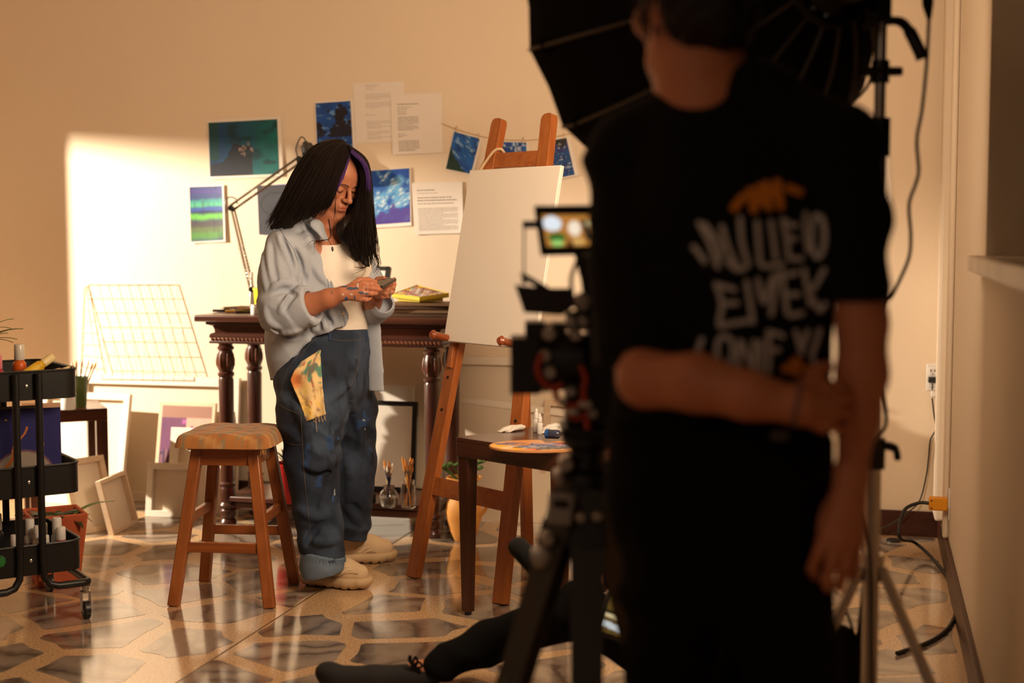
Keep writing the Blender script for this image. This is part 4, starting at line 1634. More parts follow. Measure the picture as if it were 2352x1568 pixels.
sheet([(810, 191), (928, 187), (930, 325), (818, 329)], 'typed page partly covered by the page to its right', 'page', off=.002, nm='typed_page', lines=text_lines('a'), grp='typed pages on the back wall')
sheet([(897, 217), (1015, 213), (1018, 350), (902, 355)], 'typed page with bold heading, overlapping the page to its left', 'page', off=.006, nm='typed_page', lines=text_lines('b'), grp='typed pages on the back wall', curl=.002)
sheet([(946, 420), (1062, 417), (1066, 535), (953, 539)], 'typed page with bold lines right of the wave painting', 'page', off=.002, nm='typed_page', lines=text_lines('c'), grp='typed pages on the back wall', curl=.004)
o = sheet([(1890, 306), (2039, 307), (2050, 465), (1890, 466)], 'blank white sheet on the wall behind the light stand', 'page', off=.004, nm='wall_sheet', curl=.0)
part('pen_mark', MB().tube([wl(2035, 457, .0062), wl(2038, 453, .0062)], .002, 6), M_INK, o, world=True)
g3 = 'small sea paintings hanging on the string'
sheet([(1042, 299), (1108, 317), (1086, 402), (1022, 389)], 'small tilted sea painting clipped to the string left of the easel', 'painting', sea, (.03, .02, .07, .03), off=.008, grp=g3)
sheet([(1148, 324), (1214, 325), (1216, 392), (1150, 392)], 'small blue painting hanging between the tops of the easel', 'painting', sea2, (.03, .03, .08, .03), off=.008, grp=g3)
sheet([(1252, 322), (1308, 311), (1329, 402), (1272, 414)], 'small sea painting hanging on the string right of the easel', 'painting', sea3, (.03, .03, .14, .04), off=.008, grp=g3)
sp_ = [(1014, 283), (1050, 297), (1102, 312), (1150, 320), (1206, 322), (1242, 319), (1300, 309), (1352, 296), (1420, 276)]
tag(part('string', MB().tube(spline([wl(u, v, .012) for u, v in sp_], 6), .0016, 5), mat('jute', rgb(196, 164, 110), .9), None, world=True), 'thin jute string sagging along the back wall with clipped paintings', 'string')
for k, (u, v) in enumerate(((1050, 295), (1101, 311), (1203, 320), (1296, 309))):
    c = wl(u, v + 2, .014)
    o = thing('clothes_peg', ['tiny clear peg at the left corner of the first hanging painting', 'tiny clear peg at the right corner of the first hanging painting', 'tiny clear peg on the painting between the easel tops', 'tiny clear peg on the painting right of the easel'][k], 'peg', c, group='pegs on the string')
    for s in (-1, 1):
        part('jaw', MB().beam(c + V3(s * .002, s * .004, -.014), c + V3(s * .001, s * .006, .016), .006, .003, E1), mat('clear_peg', (.72, .56, .42), .25), o, world=True)

# ---------------------------------------------------------------- under the console table
c = dk(-.205, -.02, .1425)
c = onz(668, 1152, .1425)
o = thing('red_planter', 'red planter with green leaves on the lower shelf behind the stool', 'planter', c)
part('pot', MB().lathe([(.058, 0), (.060, .004), (.074, .162), (.076, .165), (.076, .172), (.069, .172), (.066, .15), (0, .15)], n=28), mat('red_pot', rgb(186, 28, 30), .35), o)


def leaf(mb, p, d, L, w_, droop=.4, n=7, fold=.25, th=.0012):
    d = unit(d)
    s = unit(np.cross(d, EZ) + 1e-6)
    cs = []
    q = np.array(p, float)
    dd = d.copy()
    for i in range(n + 1):
        cs.append((q.copy(), dd.copy()))
        dd = unit(dd - EZ * droop * 1.5 / n)
        q = q + dd * L / n
    vs = []
    for i, (q, dd) in enumerate(cs):
        t = i / n
        ww = w_ * (math.sin(math.pi * min(1, (t * .93 + .07)) ** .8) + .02)
        nn = np.cross(s, dd)
        vs += [q - s * ww + nn * ww * fold, q - nn * th, q + s * ww + nn * ww * fold, q + nn * th]
    fs = []
    for i in range(n):
        a, b = i * 4, i * 4 + 4
        fs += [(a, a + 1, b + 1, b), (a + 1, a + 2, b + 2, b + 1), (a + 2, a + 3, b + 3, b + 2), (a + 3, a, b, b + 3)]
    mb.add(vs, fs)
    return mb


rr_ = random.Random(21)
for k in range(16):
    a = rr_.uniform(0, 6.28)
    r = rr_.uniform(.0, .04)
    p = V3(r * math.cos(a), r * math.sin(a), .15)
    part('leaf', leaf(MB(), p, V3(math.cos(a) * .5, math.sin(a) * .5, 1), rr_.uniform(.06, .11), .016, .5), M_LEAF, o)

M_GLASSJ = M_GLASS
M_WATER = mat('murky_water', (.45, .40, .34), .08, trans=.7)


def brush(p, d, L, label, handle, hair, grp):
    d = unit(d)
    q = np.array(p, float)
    o = thing('paint_brush', label, 'brush', q, group=grp)
    part('handle', MB().tube([q, q + d * L * .3, q + d * L * .62, q + d * L * .72], [.0018, .0034, .0036, .0026], 8), handle, o, world=True)
    part('ferrule', MB().tube([q + d * L * .70, q + d * L * .84], [.0034, .0042], 8), M_STEEL, o, world=True)
    part('bristles', MB().tube([q + d * L * .84, q + d * L * .92, q + d * L], [.0042, .0050, .0016], 8), hair, o, world=True)


hcols = [mat('brush_handle_%d' % k, rgb(*c), .35) for k, c in enumerate([(200, 120, 40), (214, 150, 60), (30, 44, 100), (40, 30, 26), (190, 160, 110), (24, 30, 70)])]
bcols = [mat('bristle_%d' % k, rgb(*c), .7) for k, c in enumerate([(206, 130, 50), (150, 96, 44), (222, 208, 188), (190, 120, 40)])]
jc = onz(893, 1164, .1425)
o = thing('glass_jar', 'round glass jar of water with thin brushes on the lower shelf', 'jar', jc, group='brush jars on the lower shelf')
part('glass', MB().lathe([(.026, 0), (.036, .006), (.042, .025), (.042, .045), (.034, .066), (.024, .076), (.024, .092), (.026, .094), (.0235, .094), (.0215, .09), (.0215, .076), (.032, .064), (.040, .044), (.040, .026), (.034, .008), (0, .006)], n=28), M_GLASSJ, o)
part('water', MB().lathe([(0, .008), (.033, .0085), (.0385, .026), (.0385, .044), (0, .0441)], n=24), M_WATER, o)
rr_ = random.Random(33)
for k in range(9):
    a = k * .7 + rr_.uniform(-.2, .2)
    p = jc + V3(.012 * math.cos(a + 3), .012 * math.sin(a + 3), .012)
    d = V3(.17 * math.cos(a), .12 * math.sin(a), 1)
    brush(p, d, rr_.uniform(.15, .195), 'thin paint brush in the round glass jar, %s counting round from the right' % ORD[k], hcols[[2, 3, 5, 3, 4, 2, 3, 5, 2][k]], bcols[[2, 2, 1, 2, 2, 0, 2, 1, 2][k]], 'brushes in the round jar')
jc2 = onz(938, 1166, .1425)
o = thing('glass_jar', 'straight glass jar of amber brushes on the lower shelf', 'jar', jc2, group='brush jars on the lower shelf')
part('glass', MB().lathe([(.026, 0), (.031, .004), (.032, .02), (.032, .092), (.028, .104), (.028, .116), (.029, .118), (.0265, .118), (.0255, .105), (.0295, .09), (.0295, .008), (0, .006)], n=28), M_GLASSJ, o)
for k in range(11):
    a = k * .57 + rr_.uniform(-.2, .2)
    p = jc2 + V3(.014 * math.cos(a + 3), .014 * math.sin(a + 3), .010)
    d = V3(.20 * math.cos(a), .14 * math.sin(a), 1)
    brush(p, d, rr_.uniform(.17, .215), 'paint brush in the straight glass jar, %s counting round from the right' % ORD[k], hcols[[0, 1, 0, 2, 1, 0, 4, 1, 0, 2, 1][k]], bcols[[0, 3, 0, 1, 0, 3, 0, 0, 3, 0, 1][k]], 'brushes in the straight jar')
c = onz(850, 1152, .1425)
o = thing('ink_bottle', 'squat black bottle on the lower shelf beside the round jar', 'bottle', c)
part('body', MB().lathe([(.024, 0), (.026, .003), (.026, .036), (.018, .042), (.014, .044)], n=20), M_BLACKP, o)
part('cap', MB().lathe([(.015, .044), (.017, .045), (.017, .060), (.014, .062)], n=20), M_BLACKP, o)

# ochre jug with succulent right of the console table
c = onz(1066, 1242, 0)
o = thing('ochre_jug', 'ochre clay jug standing on the floor behind the dark side table', 'jug', c)
part('body', MB().lathe([(.036, 0), (.042, .004), (.060, .045), (.076, .10), (.079, .13), (.074, .165), (.058, .20), (.048, .225), (.047, .245), (.066, .266), (.076, .270), (.076, .276), (.068, .276), (.043, .25), (.042, .225), (0, .22)], n=36), mat('ochre_clay', rgb(220, 156, 76), .55, noise=(18, rgb(206, 128, 58), .5)), o)
part('soil', MB().lathe([(0, .252), (.042, .250)], n=20), mat('soil', (.03, .02, .012), 1), o)
mb = MB()
mb.tube(spline([V3(.045, -.03, .24), V3(.10, -.05, .22), V3(.098, -.05, .16), V3(.074, -.036, .12)], 8), .008, 8)
part('jug_handle', mb, mat('ochre_clay', None), o)
pl = thing('jade_plant', 'small jade plant with round leaves growing in the ochre jug', 'plant', c + V3(0, 0, .25))
rr_ = random.Random(8)
for k in range(9):
    a = k * .75 + rr_.uniform(-.2, .2)
    tip = V3(.082 * math.cos(a) - .018, .05 * math.sin(a), rr_.uniform(.05, .085))
    part('stem', MB().tube(spline([V3(.006 * math.cos(a), .006 * math.sin(a), -.006), tip * .6, tip], 5), .0028, 6), M_LEAF, pl)
    for q in range(5):
        b = a + q * 1.3
        p = tip + V3(math.cos(b), math.sin(b), .3) * .012
        d = unit(V3(math.cos(b), math.sin(b), .5))
        R = np.stack([d, unit(np.cross(EZ, d)), np.cross(d, unit(np.cross(EZ, d)))], 1)
        part('leaf', MB().sphere(p + d * .008, (.0165, .0115, .004), 8, 6, R), M_LEAF, pl)

# ---------------------------------------------------------------- black trolley on the left
CR = V3(-1.723, 4.845, 0)
cart = thing('utility_trolley', 'black three-tier metal utility trolley at the left edge', 'trolley', CR, math.radians(33.5))
CWx, CLy = .35, .45


def rrect(w_, l_, r, n=6):
    out = []
    for cx, cy, a0 in ((w_ / 2 - r, l_ / 2 - r, 0), (-w_ / 2 + r, l_ / 2 - r, 90), (-w_ / 2 + r, -l_ / 2 + r, 180), (w_ / 2 - r, -l_ / 2 + r, 270)):
        for k in range(n + 1):
            a = math.radians(a0 + 90 * k / n)
            out.append((cx + r * math.cos(a), cy + r * math.sin(a)))
    return out


def cpt(x, y, z):
    c, s = math.cos(math.radians(33.5)), math.sin(math.radians(33.5))
    return CR + V3(c * x - s * y, s * x + c * y, z)


for zt, zb in ((.852, .757), (.535, .435), (.272, .172)):
    a, b = rrect(CWx, CLy, .05), rrect(CWx - .006, CLy - .006, .047)
    n = len(a)
    vs = [(x, y, zb) for x, y in a] + [(x, y, zt) for x, y in a] + [(x, y, zt) for x, y in b] + [(x, y, zb + .004) for x, y in b]
    fs = [tuple(reversed(range(n)))]
    for k in range(n):
        k2 = (k + 1) % n
        fs += [(k, k2, n + k2, n + k), (n + k, n + k2, 2 * n + k2, 2 * n + k), (2 * n + k, 2 * n + k2, 3 * n + k2, 3 * n + k)]
    fs.append(tuple(3 * n + k for k in range(n)))
    ty = part('tray', MB().add(vs, fs), M_BLACK, cart)
    rim = [V3(x, y, zt) for x, y in a] + [V3(*a[0], zt)]
    part('rim', MB().tube(rim, .0045, 6), M_BLACK, ty)
    sc = MB()
    for sy in (-1, 1):
        sc.sphere((0, sy * (CLy / 2 + .002), (zt + zb) / 2), (.0065, .003, .0065), 10, 6)
    part('screw', sc, M_STEEL, ty)['kind'] = 'stuff'
for sy in (-1, 1):
    for sx in (-1, 1):
        y0 = sy * (CLy / 2 + .010)
        pts = [V3(sx * .037, y0, .846), V3(sx * .037, y0, .22), V3(sx * .040, y0, .165), V3(sx * .058, y0 + sy * .004, .138), V3(sx * .085, y0 + sy * .008, .130), V3(sx * .165, y0 + sy * .01, .130), V3(sx * .182, y0 + sy * .005, .130), V3(sx * .188, y0 - sy * .012, .130), V3(sx * .188, 0.0, .130)]
        part('frame_tube', MB().tube(pts, .0125, 12), M_BLACK, cart, fine=1.0)
for sx in (-1, 1):
    for sy in (-1, 1):
        x, y = sx * .180, sy * .222
        cs = part('caster', MB().lathe([(.016, .118), (.017, .112), (.012, .108), (.012, .098), (.017, .095), (.017, .09)], (x, y, 0), 16), M_STEEL, cart)
        mb = MB()
        for s in (-1, 1):
            mb.hexa([V3(x + s * .013, y - .013, .028), V3(x + s * .0155, y - .013, .028), V3(x + s * .0155, y + .011, .028), V3(x + s * .013, y + .011, .028), V3(x + s * .013, y - .010, .095), V3(x + s * .0155, y - .010, .095), V3(x + s * .0155, y + .014, .095), V3(x + s * .013, y + .014, .095)])
        part('fork', mb, M_STEEL, cs)['kind'] = 'stuff'
        part('wheel', MB().tube([V3(x - .010, y - .004, .031), V3(x - .008, y - .004, .031), V3(x + .008, y - .004, .031), V3(x + .010, y - .004, .031)], [.027, .031, .031, .027], 24), M_BLACKP, cs)
        part('hub', MB().tube([V3(x - .0115, y - .004, .031), V3(x + .0115, y - .004, .031)], .012, 16), mat('grey_hub', (.25, .23, .21), .4), cs)


def bottle(x, y, z, h, r, body, capm, label, grp, tilt=None, ridged=True, dark=None):
    h *= 1.35
    p = cpt(x, y, z)
    o = thing('paint_bottle', label, 'paint bottle', p, random.uniform(0, 3), grp)
    cr_ = r * .72
    part('body', MB().lathe([(r * .92, 0), (r, .003), (r, h * .56), (r * .93, h * .62), (cr_ * .95, h * .66), (cr_ * .95, h * .68)], n=20), body, o)
    part('cap', MB().lathe([(cr_ * 1.02, h * .68), (cr_ * 1.06, h * .69), (cr_ * 1.02, h * .98), (cr_ * .9, h)], n=20), capm, o)
    lbm = dark or mat('bottle_label', (.2, .06, .05), .5)
    part('paper_band', MB().lathe([(r * 1.015, h * .14), (r * 1.015, h * .5)], n=20), lbm, o)
    if tilt:
        o.rotation_euler = tilt
        o.location.z += r
    return o


WC = mat('white_cap', (.70, .66, .62), .4)
bt = 'paint bottles in the top tray'
CLC = mat('clear_cap', (.62, .56, .48), .2)
PC = mat('pink_cap', rgb(206, 120, 128), .4)
bottle(.03, -.03, .761, .125, .023, mat('orange_paint', rgb(200, 88, 20), .4), CLC, 'orange paint bottle with a clear cap in the top tray', bt, dark=mat('orange_band', rgb(190, 80, 22), .5))
bottle(-.145, -.10, .761, .105, .023, mat('red_paint', rgb(170, 40, 50), .4), PC, 'pink-capped paint bottle beside the pot in the top tray', bt, dark=mat('red_band', rgb(150, 30, 40), .5))
bottle(-.075, -.155, .761, .108, .023, mat('red_paint', None), PC, 'pink-capped paint bottle in the front of the top tray', bt, dark=mat('red_band', None))
bottle(-.115, -.175, .761, .098, .023, mat('pale_paint', rgb(200, 190, 190), .4), mat('pale_pink_cap', rgb(220, 190, 190), .4), 'pale pink capped paint bottle at the front of the top tray', bt, dark=mat('pale_band', rgb(190, 150, 150), .5))
o = bottle(.035, -.15, .79, .105, .019, mat('yellow_paint', rgb(206, 160, 30), .4), mat('cream_cap', rgb(226, 206, 150), .4), 'yellow paint bottle lying on its side in the top tray', bt, tilt=(0, math.radians(62), .9), dark=mat('yellow_band', rgb(216, 176, 40), .5))
o.location = cpt(.0, -.155, .822)
o = bottle(.07, -.15, .79, .09, .018, mat('cream_paint', rgb(200, 160, 110), .4), mat('cream_cap', None), 'cream paint bottle lying behind the yellow one in the top tray', bt, tilt=(0, math.radians(75), .6), dark=mat('cream_band', rgb(180, 130, 80), .5))
o.location = cpt(.07, -.13, .815)
bb_ = 'paint bottles in the bottom tray'
spec = [(.118, -.165, .10, .021, (190, 30, 50), 'red paint bottle at the right front corner of the bottom tray', (200, 60, 50)),
        (.118, -.12, .118, .021, (170, 190, 200), 'pale blue paint bottle behind the red one in the bottom tray', (140, 170, 190)),
        (.060, -.175, .085, .021, (210, 190, 170), 'stubby cream paint bottle at the front of the bottom tray', (190, 170, 150)),
        (.050, -.135, .105, .019, (226, 214, 190), 'white paint bottle with yellow spot behind the stubby one', (206, 190, 140)),
        (.035, -.09, .118, .020, (200, 196, 190), 'white paint bottle furthest right behind the trolley pole', (150, 140, 130)),
        (-.03, -.145, .09, .018, (190, 50, 110), 'magenta paint bottle between the trolley poles', (170, 150, 40)),
        (-.09, -.06, .128, .021, (220, 120, 90), 'orange paint bottle with a tall white cap in the bottom tray', (200, 80, 40)),
        (-.125, -.10, .11, .021, (180, 60, 50), 'dark red paint bottle left of the orange one in the bottom tray', (60, 30, 26)),
        (-.055, -.02, .13, .020, (40, 36, 34), 'black paint bottle with a pale cap in the bottom tray', (30, 30, 30)),
        (-.15, -.16, .075, .022, (120, 30, 50), 'dark jar at the left front of the bottom tray', (40, 20, 30)),
        (.085, -.065, .10, .021, (70, 50, 60), 'dark violet paint bottle at the back of the bottom tray', (50, 30, 50))]
for x, y, h, r, c, lb_, bc in spec:
    bottle(x, y, .177, h, r, mat('bottle_%d_%d_%d' % c, rgb(*c), .4), WC, lb_, bb_, dark=mat('band_%d_%d_%d' % bc, rgb(*bc), .5))
o = bottle(-.075, -.15, .20, .09, .021, mat('green_paint', rgb(30, 84, 40), .4), mat('green_cap', rgb(40, 110, 50), .4), 'green paint bottle lying on its side in the bottom tray', bb_, tilt=(0, math.radians(84), -1.2), dark=mat('green_band', rgb(30, 70, 34), .5))
o.location = cpt(-.085, -.155, .225)

# pot with a grass-like plant in the top tray
p = cpt(-.145, -.005, .7615)
o = thing('plant_pot', 'grey-green pot with long arching leaves in the top tray of the trolley', 'potted plant', p)
part('pot', MB().lathe([(.042, 0), (.044, .003), (.056, .135), (.058, .137), (.058, .148), (.052, .148), (.050, .13), (0, .13)], n=28), mat('grey_green_pot', rgb(98, 98, 84), .6), o)
rr_ = random.Random(2)
for k in range(13):
    a = rr_.uniform(-1.2, 1.2) if k < 8 else rr_.uniform(0, 6.28)
    part('leaf', leaf(MB(), V3(.02 * math.cos(a), .02 * math.sin(a), .13), V3(math.cos(a) * .62, math.sin(a) * .62, 1), rr_.uniform(.14, .25), .0065, rr_.uniform(.75, 1.15), 9), mat('long_leaf', rgb(86, 122, 44), .4), o)

# blue night canvas in the middle tray


def nightsky(u, v):
    c = mixc(rgb(36, 34, 108), rgb(28, 26, 84), fbm(u * 4, v * 4, 3))
    for x, y, r in ((.79, .55, .033), (.42, .87, .012), (.83, .24, .014), (.30, .78, .010), (.20, .27, .012), (.55, .33, .01)):
        c = mixc(c, rgb(220, 166, 40), np.hypot((u - x), (v - y) * 1.1) < r)
    d = np.hypot(u - .60, (v - .16) * 1.0)
    c = mixc(c, rgb(112, 74, 92), d < .335)
    c = mixc(c, rgb(150, 136, 122), d < .31)
    x0 = .40 + .24 * np.clip((v - .18) / .6, 0, 1) ** 1.3 + .02 * np.sin(v * 20)
    c = mixc(c, rgb(196, 112, 34), (np.abs(u - x0) < .028 * (1.1 - v)) & (v > .16) & (v < .78))
    return c


p0, p1 = cpt(-.160, -.06, .440), cpt(.135, -.135, .440)
o = canvas(p0, p1, .275, .10, 'deep blue painting of a starry night with a pale planet, in the middle tray', back=False, face=nightsky, bar=.0005, grp=None, frame_m=mat('blue_edge', rgb(34, 32, 92), .6), nm='night_painting')
p0, p1 = cpt(-.165, .04, .440), cpt(.12, .02, .440)
canvas(p0, p1, .27, .16, 'grey canvas standing behind the blue night painting in the middle tray', back=False, grp=None, frame_m=mat('grey_canvas', (.3, .27, .24), .8))

# small dark table with cup and container behind the trolley
q = onz(247, 937, .52)
rzs = math.radians(24)
cx_, cy_ = math.cos(rzs), math.sin(rzs)
S_ = .34
tc_ = q + (-.5 * S_) * V3(cx_, cy_, 0) + .5 * S_ * V3(-cy_, cx_, 0)
tc_[2] = 0
st2 = thing('small_table', 'small dark square table behind the black trolley', 'table', tc_, rzs)
part('tabletop', MB().box((0, 0, .4925), (S_, S_, .055)), M_TABLE, st2, bev=.002)
for sx in (-1, 1):
    for sy in (-1, 1):
        part('leg', MB().box((sx * (S_ / 2 - .025), sy * (S_ / 2 - .025), .2325), (.05, .05, .465)), mat('dark_leg_wood', None), st2, bev=.002)
q = onz(182, 934, .521)
cupc = q
o = thing('green_cup', 'green plastic cup holding brushes on the small dark table', 'cup', q)
part('body', MB().lathe([(.030, 0), (.032, .003), (.042, .135), (.043, .137), (.040, .137), (.030, .006), (0, .006)], n=24), mat('green_plastic', rgb(86, 104, 52), .4), o)
rr_ = random.Random(5)
for k in range(6):
    a = -.9 + k * .45
    brush(cupc + V3(-.012 * math.cos(a), .01, .012), V3(.33 * math.sin(a) + .1, .15 * math.cos(a), 1), rr_.uniform(.17, .21), 'paint brush in the green cup, %s from the left' % ORD[k], hcols[[3, 2, 3, 5, 3, 0][k]], bcols[[2, 0, 1, 2, 1, 0][k]], 'brushes in the green cup')
q = onz(172, 938, .521)
q = q + V3(-.02, -.03, 0)
o = thing('white_tub', 'white tub with a pale lid in front of the green cup', 'tub', q)
part('body', MB().lathe([(.030, 0), (.032, .003), (.032, .066), (.030, .068)], n=24), M_WHITEP, o)
part('lid', MB().lathe([(.033, .066), (.034, .067), (.034, .076), (.031, .078)], n=24), mat('pale_lid', (.7, .6, .5), .4), o)
mb = MB()

# terracotta planter on the floor behind the trolley
q = onz(128, 1336, 0)
tp = thing('terracotta_planter', 'square terracotta planter with trailing green leaves behind the trolley', 'planter', q, math.radians(28))
w0, w1 = .075, .105
vs = [(x * w0, y * w0, 0) for x, y in ((-1, -1), (1, -1), (1, 1), (-1, 1))] + [(x * w1, y * w1, .27) for x, y in ((-1, -1), (1, -1), (1, 1), (-1, 1))] + [(x * (w1 - .014), y * (w1 - .014), .27) for x, y in ((-1, -1), (1, -1), (1, 1), (-1, 1))] + [(x * (w1 - .018), y * (w1 - .018), .22) for x, y in ((-1, -1), (1, -1), (1, 1), (-1, 1))]
fs = [(3, 2, 1, 0), (12, 13, 14, 15)]
for b in (0, 4, 8):
    for k in range(4):
        fs.append((b + k, b + (k + 1) % 4, b + 4 + (k + 1) % 4, b + 4 + k))
part('pot', MB().add(vs, fs), M_TERRA, tp, bev=.006, smooth=True)
part('soil', MB().box((0, 0, .226), (.17, .17, .01)), mat('soil', None), tp)
rr_ = random.Random(77)
for k in range(34):
    a = rr_.uniform(0, 6.28)
    r = rr_.uniform(.0, .07)
    part('leaf', leaf(MB(), V3(r * math.cos(a), r * math.sin(a), .23), V3(math.cos(a) * .8, math.sin(a) * .8, 1), rr_.uniform(.06, .11), .014, rr_.uniform(.7, 1.4), 6), mat('dark_leaf', rgb(40, 58, 26), .5), tp)
part('leaf', leaf(MB(), V3(.05, -.01, .235), V3(.9, .1, .75), .19, .016, .55, 9), mat('long_leaf', None), tp, label='one long bright green leaf')

# ---------------------------------------------------------------- people: shared helpers
from mathutils.bvhtree import BVHTree


def polycut(F, poly, ymax):
    """cut the silhouette polygon (given as seen from the front) out of a field, down to depth ymax"""
    sl, X, Y, Z = F.block(F.lo, F.lo + F.n * F.h)
    dep = Y * CP - (Z - EYE) * SP
    U = 1176 + FPX * X / dep
    Vv = 784 - FPX * (Y * SP + (Z - EYE) * CP) / dep
    U, Vv = np.broadcast_arrays(U, Vv)
    d = np.full(U.shape, 1e9, np.float32)
    for i in range(len(poly)):
        (x1, y1), (x2, y2) = poly[i], poly[(i + 1) % len(poly)]
        ex, ey = x2 - x1, y2 - y1
        t = np.clip(((U - x1) * ex + (Vv - y1) * ey) / (ex * ex + ey * ey + 1e-9), 0, 1)
        d = np.minimum(d, np.hypot(U - x1 - t * ex, Vv - y1 - t * ey))
    ins = inpoly(poly, U, Vv)
    sd = np.where(ins, -d, d) * (5.2 / FPX)
    sd = np.maximum(sd, Y - ymax)
    F.F = np.maximum(F.F, -sd).astype(np.float32)


def bvh(vq):
    return BVHTree.FromPolygons([tuple(p) for p in vq[0]], [tuple(int(i) for i in f) for f in vq[1]])


def hit(tree, u, v, off=.003):
    r = ray(u, v)
    h = tree.ray_cast(Vector((0, 0, EYE)), Vector(unit(r)))
    if h[0] is None:
        return None
    n = h[1]
    if n.dot(Vector(r)) > 0:
        n = -n
    return np.array(h[0]) + np.array(n) * off


def seam(tree, pxs, r, off=.0, n=10, sides=5):
    pts = []
    pp = spline([(a, b, 0) for a, b in pxs], n)
    for p in pp:
        h = hit(tree, p[0], p[1], off)
        if h is not None:
            pts.append(h)
    return MB().tube(pts, r, sides) if len(pts) > 2 else MB()


def head_sdf(F, fr, s=1.0, female=True):
    def P(f, l, u):
        return (f * s, l * s, u * s)
    k = .010
    F.ell(P(-.010, 0, .032), (.098 * s, .077 * s, .090 * s), .01, fr=fr)
    F.ell(P(.030, 0, -.045), (.060 * s, .056 * s, .078 * s), .02, fr=fr)
    F.ell(P(.050, 0, .040), (.044 * s, .062 * s, .046 * s), .015, fr=fr)
    for sg in (-1, 1):
        F.cap(P(-.012, sg * .056, -.045), P(.030, sg * .044, -.092), .020 * s, .016 * s, .02, fr=fr)
        F.cap(P(.030, sg * .044, -.092), P(.074, sg * .010, -.113), .016 * s, .015 * s, .02, fr=fr)
        F.ell(P(.058, sg * .043, -.022), (.030 * s, .024 * s, .026 * s), .014, fr=fr)
        F.cap(P(.086, sg * .012, .022), P(.074, sg * .044, .024), .010 * s, .009 * s, .012, fr=fr)
    F.ell(P(.080, 0, -.110), (.017 * s, .021 * s, .016 * s), .014, fr=fr)
    F.ell(P(.072, 0, -.066), (.030 * s, .034 * s, .032 * s), .014, fr=fr)
    for sg in (-1, 1):
        F.ell(P(.102, sg * .033, .003), (.016 * s, .019 * s, .012 * s), .008, op='sub', fr=fr)
        F.ell(P(.0765, sg * .032, -.001), (.0135 * s, .0165 * s, .0125 * s), .003, fr=fr)
    F.cap(P(.088, 0, .014), P(.113, 0, -.026), .0062 * s, .0090 * s, .012, fr=fr)
    F.ell(P(.115, 0, -.029), (.0095 * s, .0095 * s, .0092 * s), .008, fr=fr)
    for sg in (-1, 1):
        F.ell(P(.101, sg * .0125, -.033), (.0105 * s, .0062 * s, .0072 * s), .009, fr=fr)
        F.ell(P(.105, sg * .007, -.0415), (.006 * s, .0035 * s, .003 * s), .002, op='sub', fr=fr)
    F.cap(P(.098, -.012, -.0615), P(.098, .012, -.0615), .0062 * s, .0062 * s, .005, fr=fr)
    F.cap(P(.097, -.010, -.0735), P(.097, .010, -.0735), .0072 * s, .0072 * s, .005, fr=fr)
    F.cap(P(.106, -.02, -.0672), P(.106, .02, -.0672), .0022 * s, .0022 * s, .002, op='sub', fr=fr)
    for sg in (-1, 1):
        F.ell(P(-.012, sg * .078, -.010), (.020 * s, .008 * s, .031 * s), .006, fr=fr)
        F.ell(P(-.006, sg * .086, -.006), (.010 * s, .006 * s, .016 * s), .004, op='sub', fr=fr)


def tube_strands(strs, r0, sides=4):
    """tapered thin tubes for many hair strands -> arrays"""
    V, Q = [], []
    o = 0
    for pts in strs:
        P = np.array(pts)
        m = len(P)
        T = np.gradient(P, axis=0)
        T /= np.linalg.norm(T, axis=1)[:, None] + 1e-9
        A = np.cross(T, V3(.3, -.9, .2))
        A /= np.linalg.norm(A, axis=1)[:, None] + 1e-9
        B = np.cross(T, A)
        rr = r0 * np.clip(np.minimum(1, (1 - np.linspace(0, 1, m)) * 3 + .25), 0, 1)
        for k in range(sides):
            a = 2 * math.pi * k / sides
            V.append(P + rr[:, None] * (math.cos(a) * A + math.sin(a) * B))
        base = o
        i = np.arange(m - 1)
        for k in range(sides):
            k2 = (k + 1) % sides
            Q.append(np.stack([base + k * m + i, base + k2 * m + i, base + k2 * m + i + 1, base + k * m + i + 1], 1))
        o += sides * m
    return np.concatenate(V), np.concatenate(Q)


def strands(guides, count, jit, rng, seg=7, cut=(1.0, 1.0), spread=.01):
    G = [np.array(spline([at(*g) for g in gd], seg)) for gd in guides]
    m = max(len(g) for g in G)
    G = [np.array([[np.interp(t, np.linspace(0, 1, len(g)), g[:, a]) for a in range(3)] for t in np.linspace(0, 1, m)]) for g in G]
    out = []
    for _ in range(count):
        x = rng.uniform(0, len(G) - 1.001)
        i = int(x)
        f = x - i
        p = G[i] * (1 - f) + G[i + 1] * f
        t = np.linspace(0, 1, m)[:, None]
        off = rng.normal(0, 1, 3) * jit
        off[1] = rng.uniform(-1, 1) * jit * 1.6
        wob = np.stack([np.sin(t[:, 0] * rng.uniform(3, 8) + rng.uniform(0, 6)) for _ in range(3)], 1) * jit * .5
        p = p + off * (.35 + .65 * t) + wob * t + rng.normal(0, 1, 3) * spread * t ** 3
        e = rng.uniform(*cut)
        p = p[:max(4, int(m * e))]
        out.append(p)
    return out


# ---------------------------------------------------------------- the woman with the phone
BF = unit(V3(.883, -.469, 0))
BL = unit(V3(.469, .883, 0))
RB = np.stack([BF, BL, EZ], 1)
wroot = V3(-.63, 5.30, 0)
woman = thing('person', 'standing woman in pale denim shirt and paint-stained jeans looking down at a phone', 'person', wroot)
HF = unit(V3(.62, -.56, -.55))
HL = unit(np.cross(EZ, HF))
HU = np.cross(HF, HL)
HR = np.stack([HF, HL, HU], 1)
HC = at(767, 406, 5.235)
hfr = Frame(HC, HR)
SK = Field((-.90, 4.86, .93), (-.36, 5.56, 1.66), .003)
SK.chain([at(742, 545, 5.29), at(757, 500, 5.27), at(768, 450, 5.25)], [.062, .052, .052], .02)
SK.ell(at(756, 598, 5.28), (.105, .155, .13), .02, R=RB)
SK.cap(at(668, 566, 5.13), at(800, 560, 5.42), .050, .050, .03)
head_sdf(SK, hfr, 1.05)
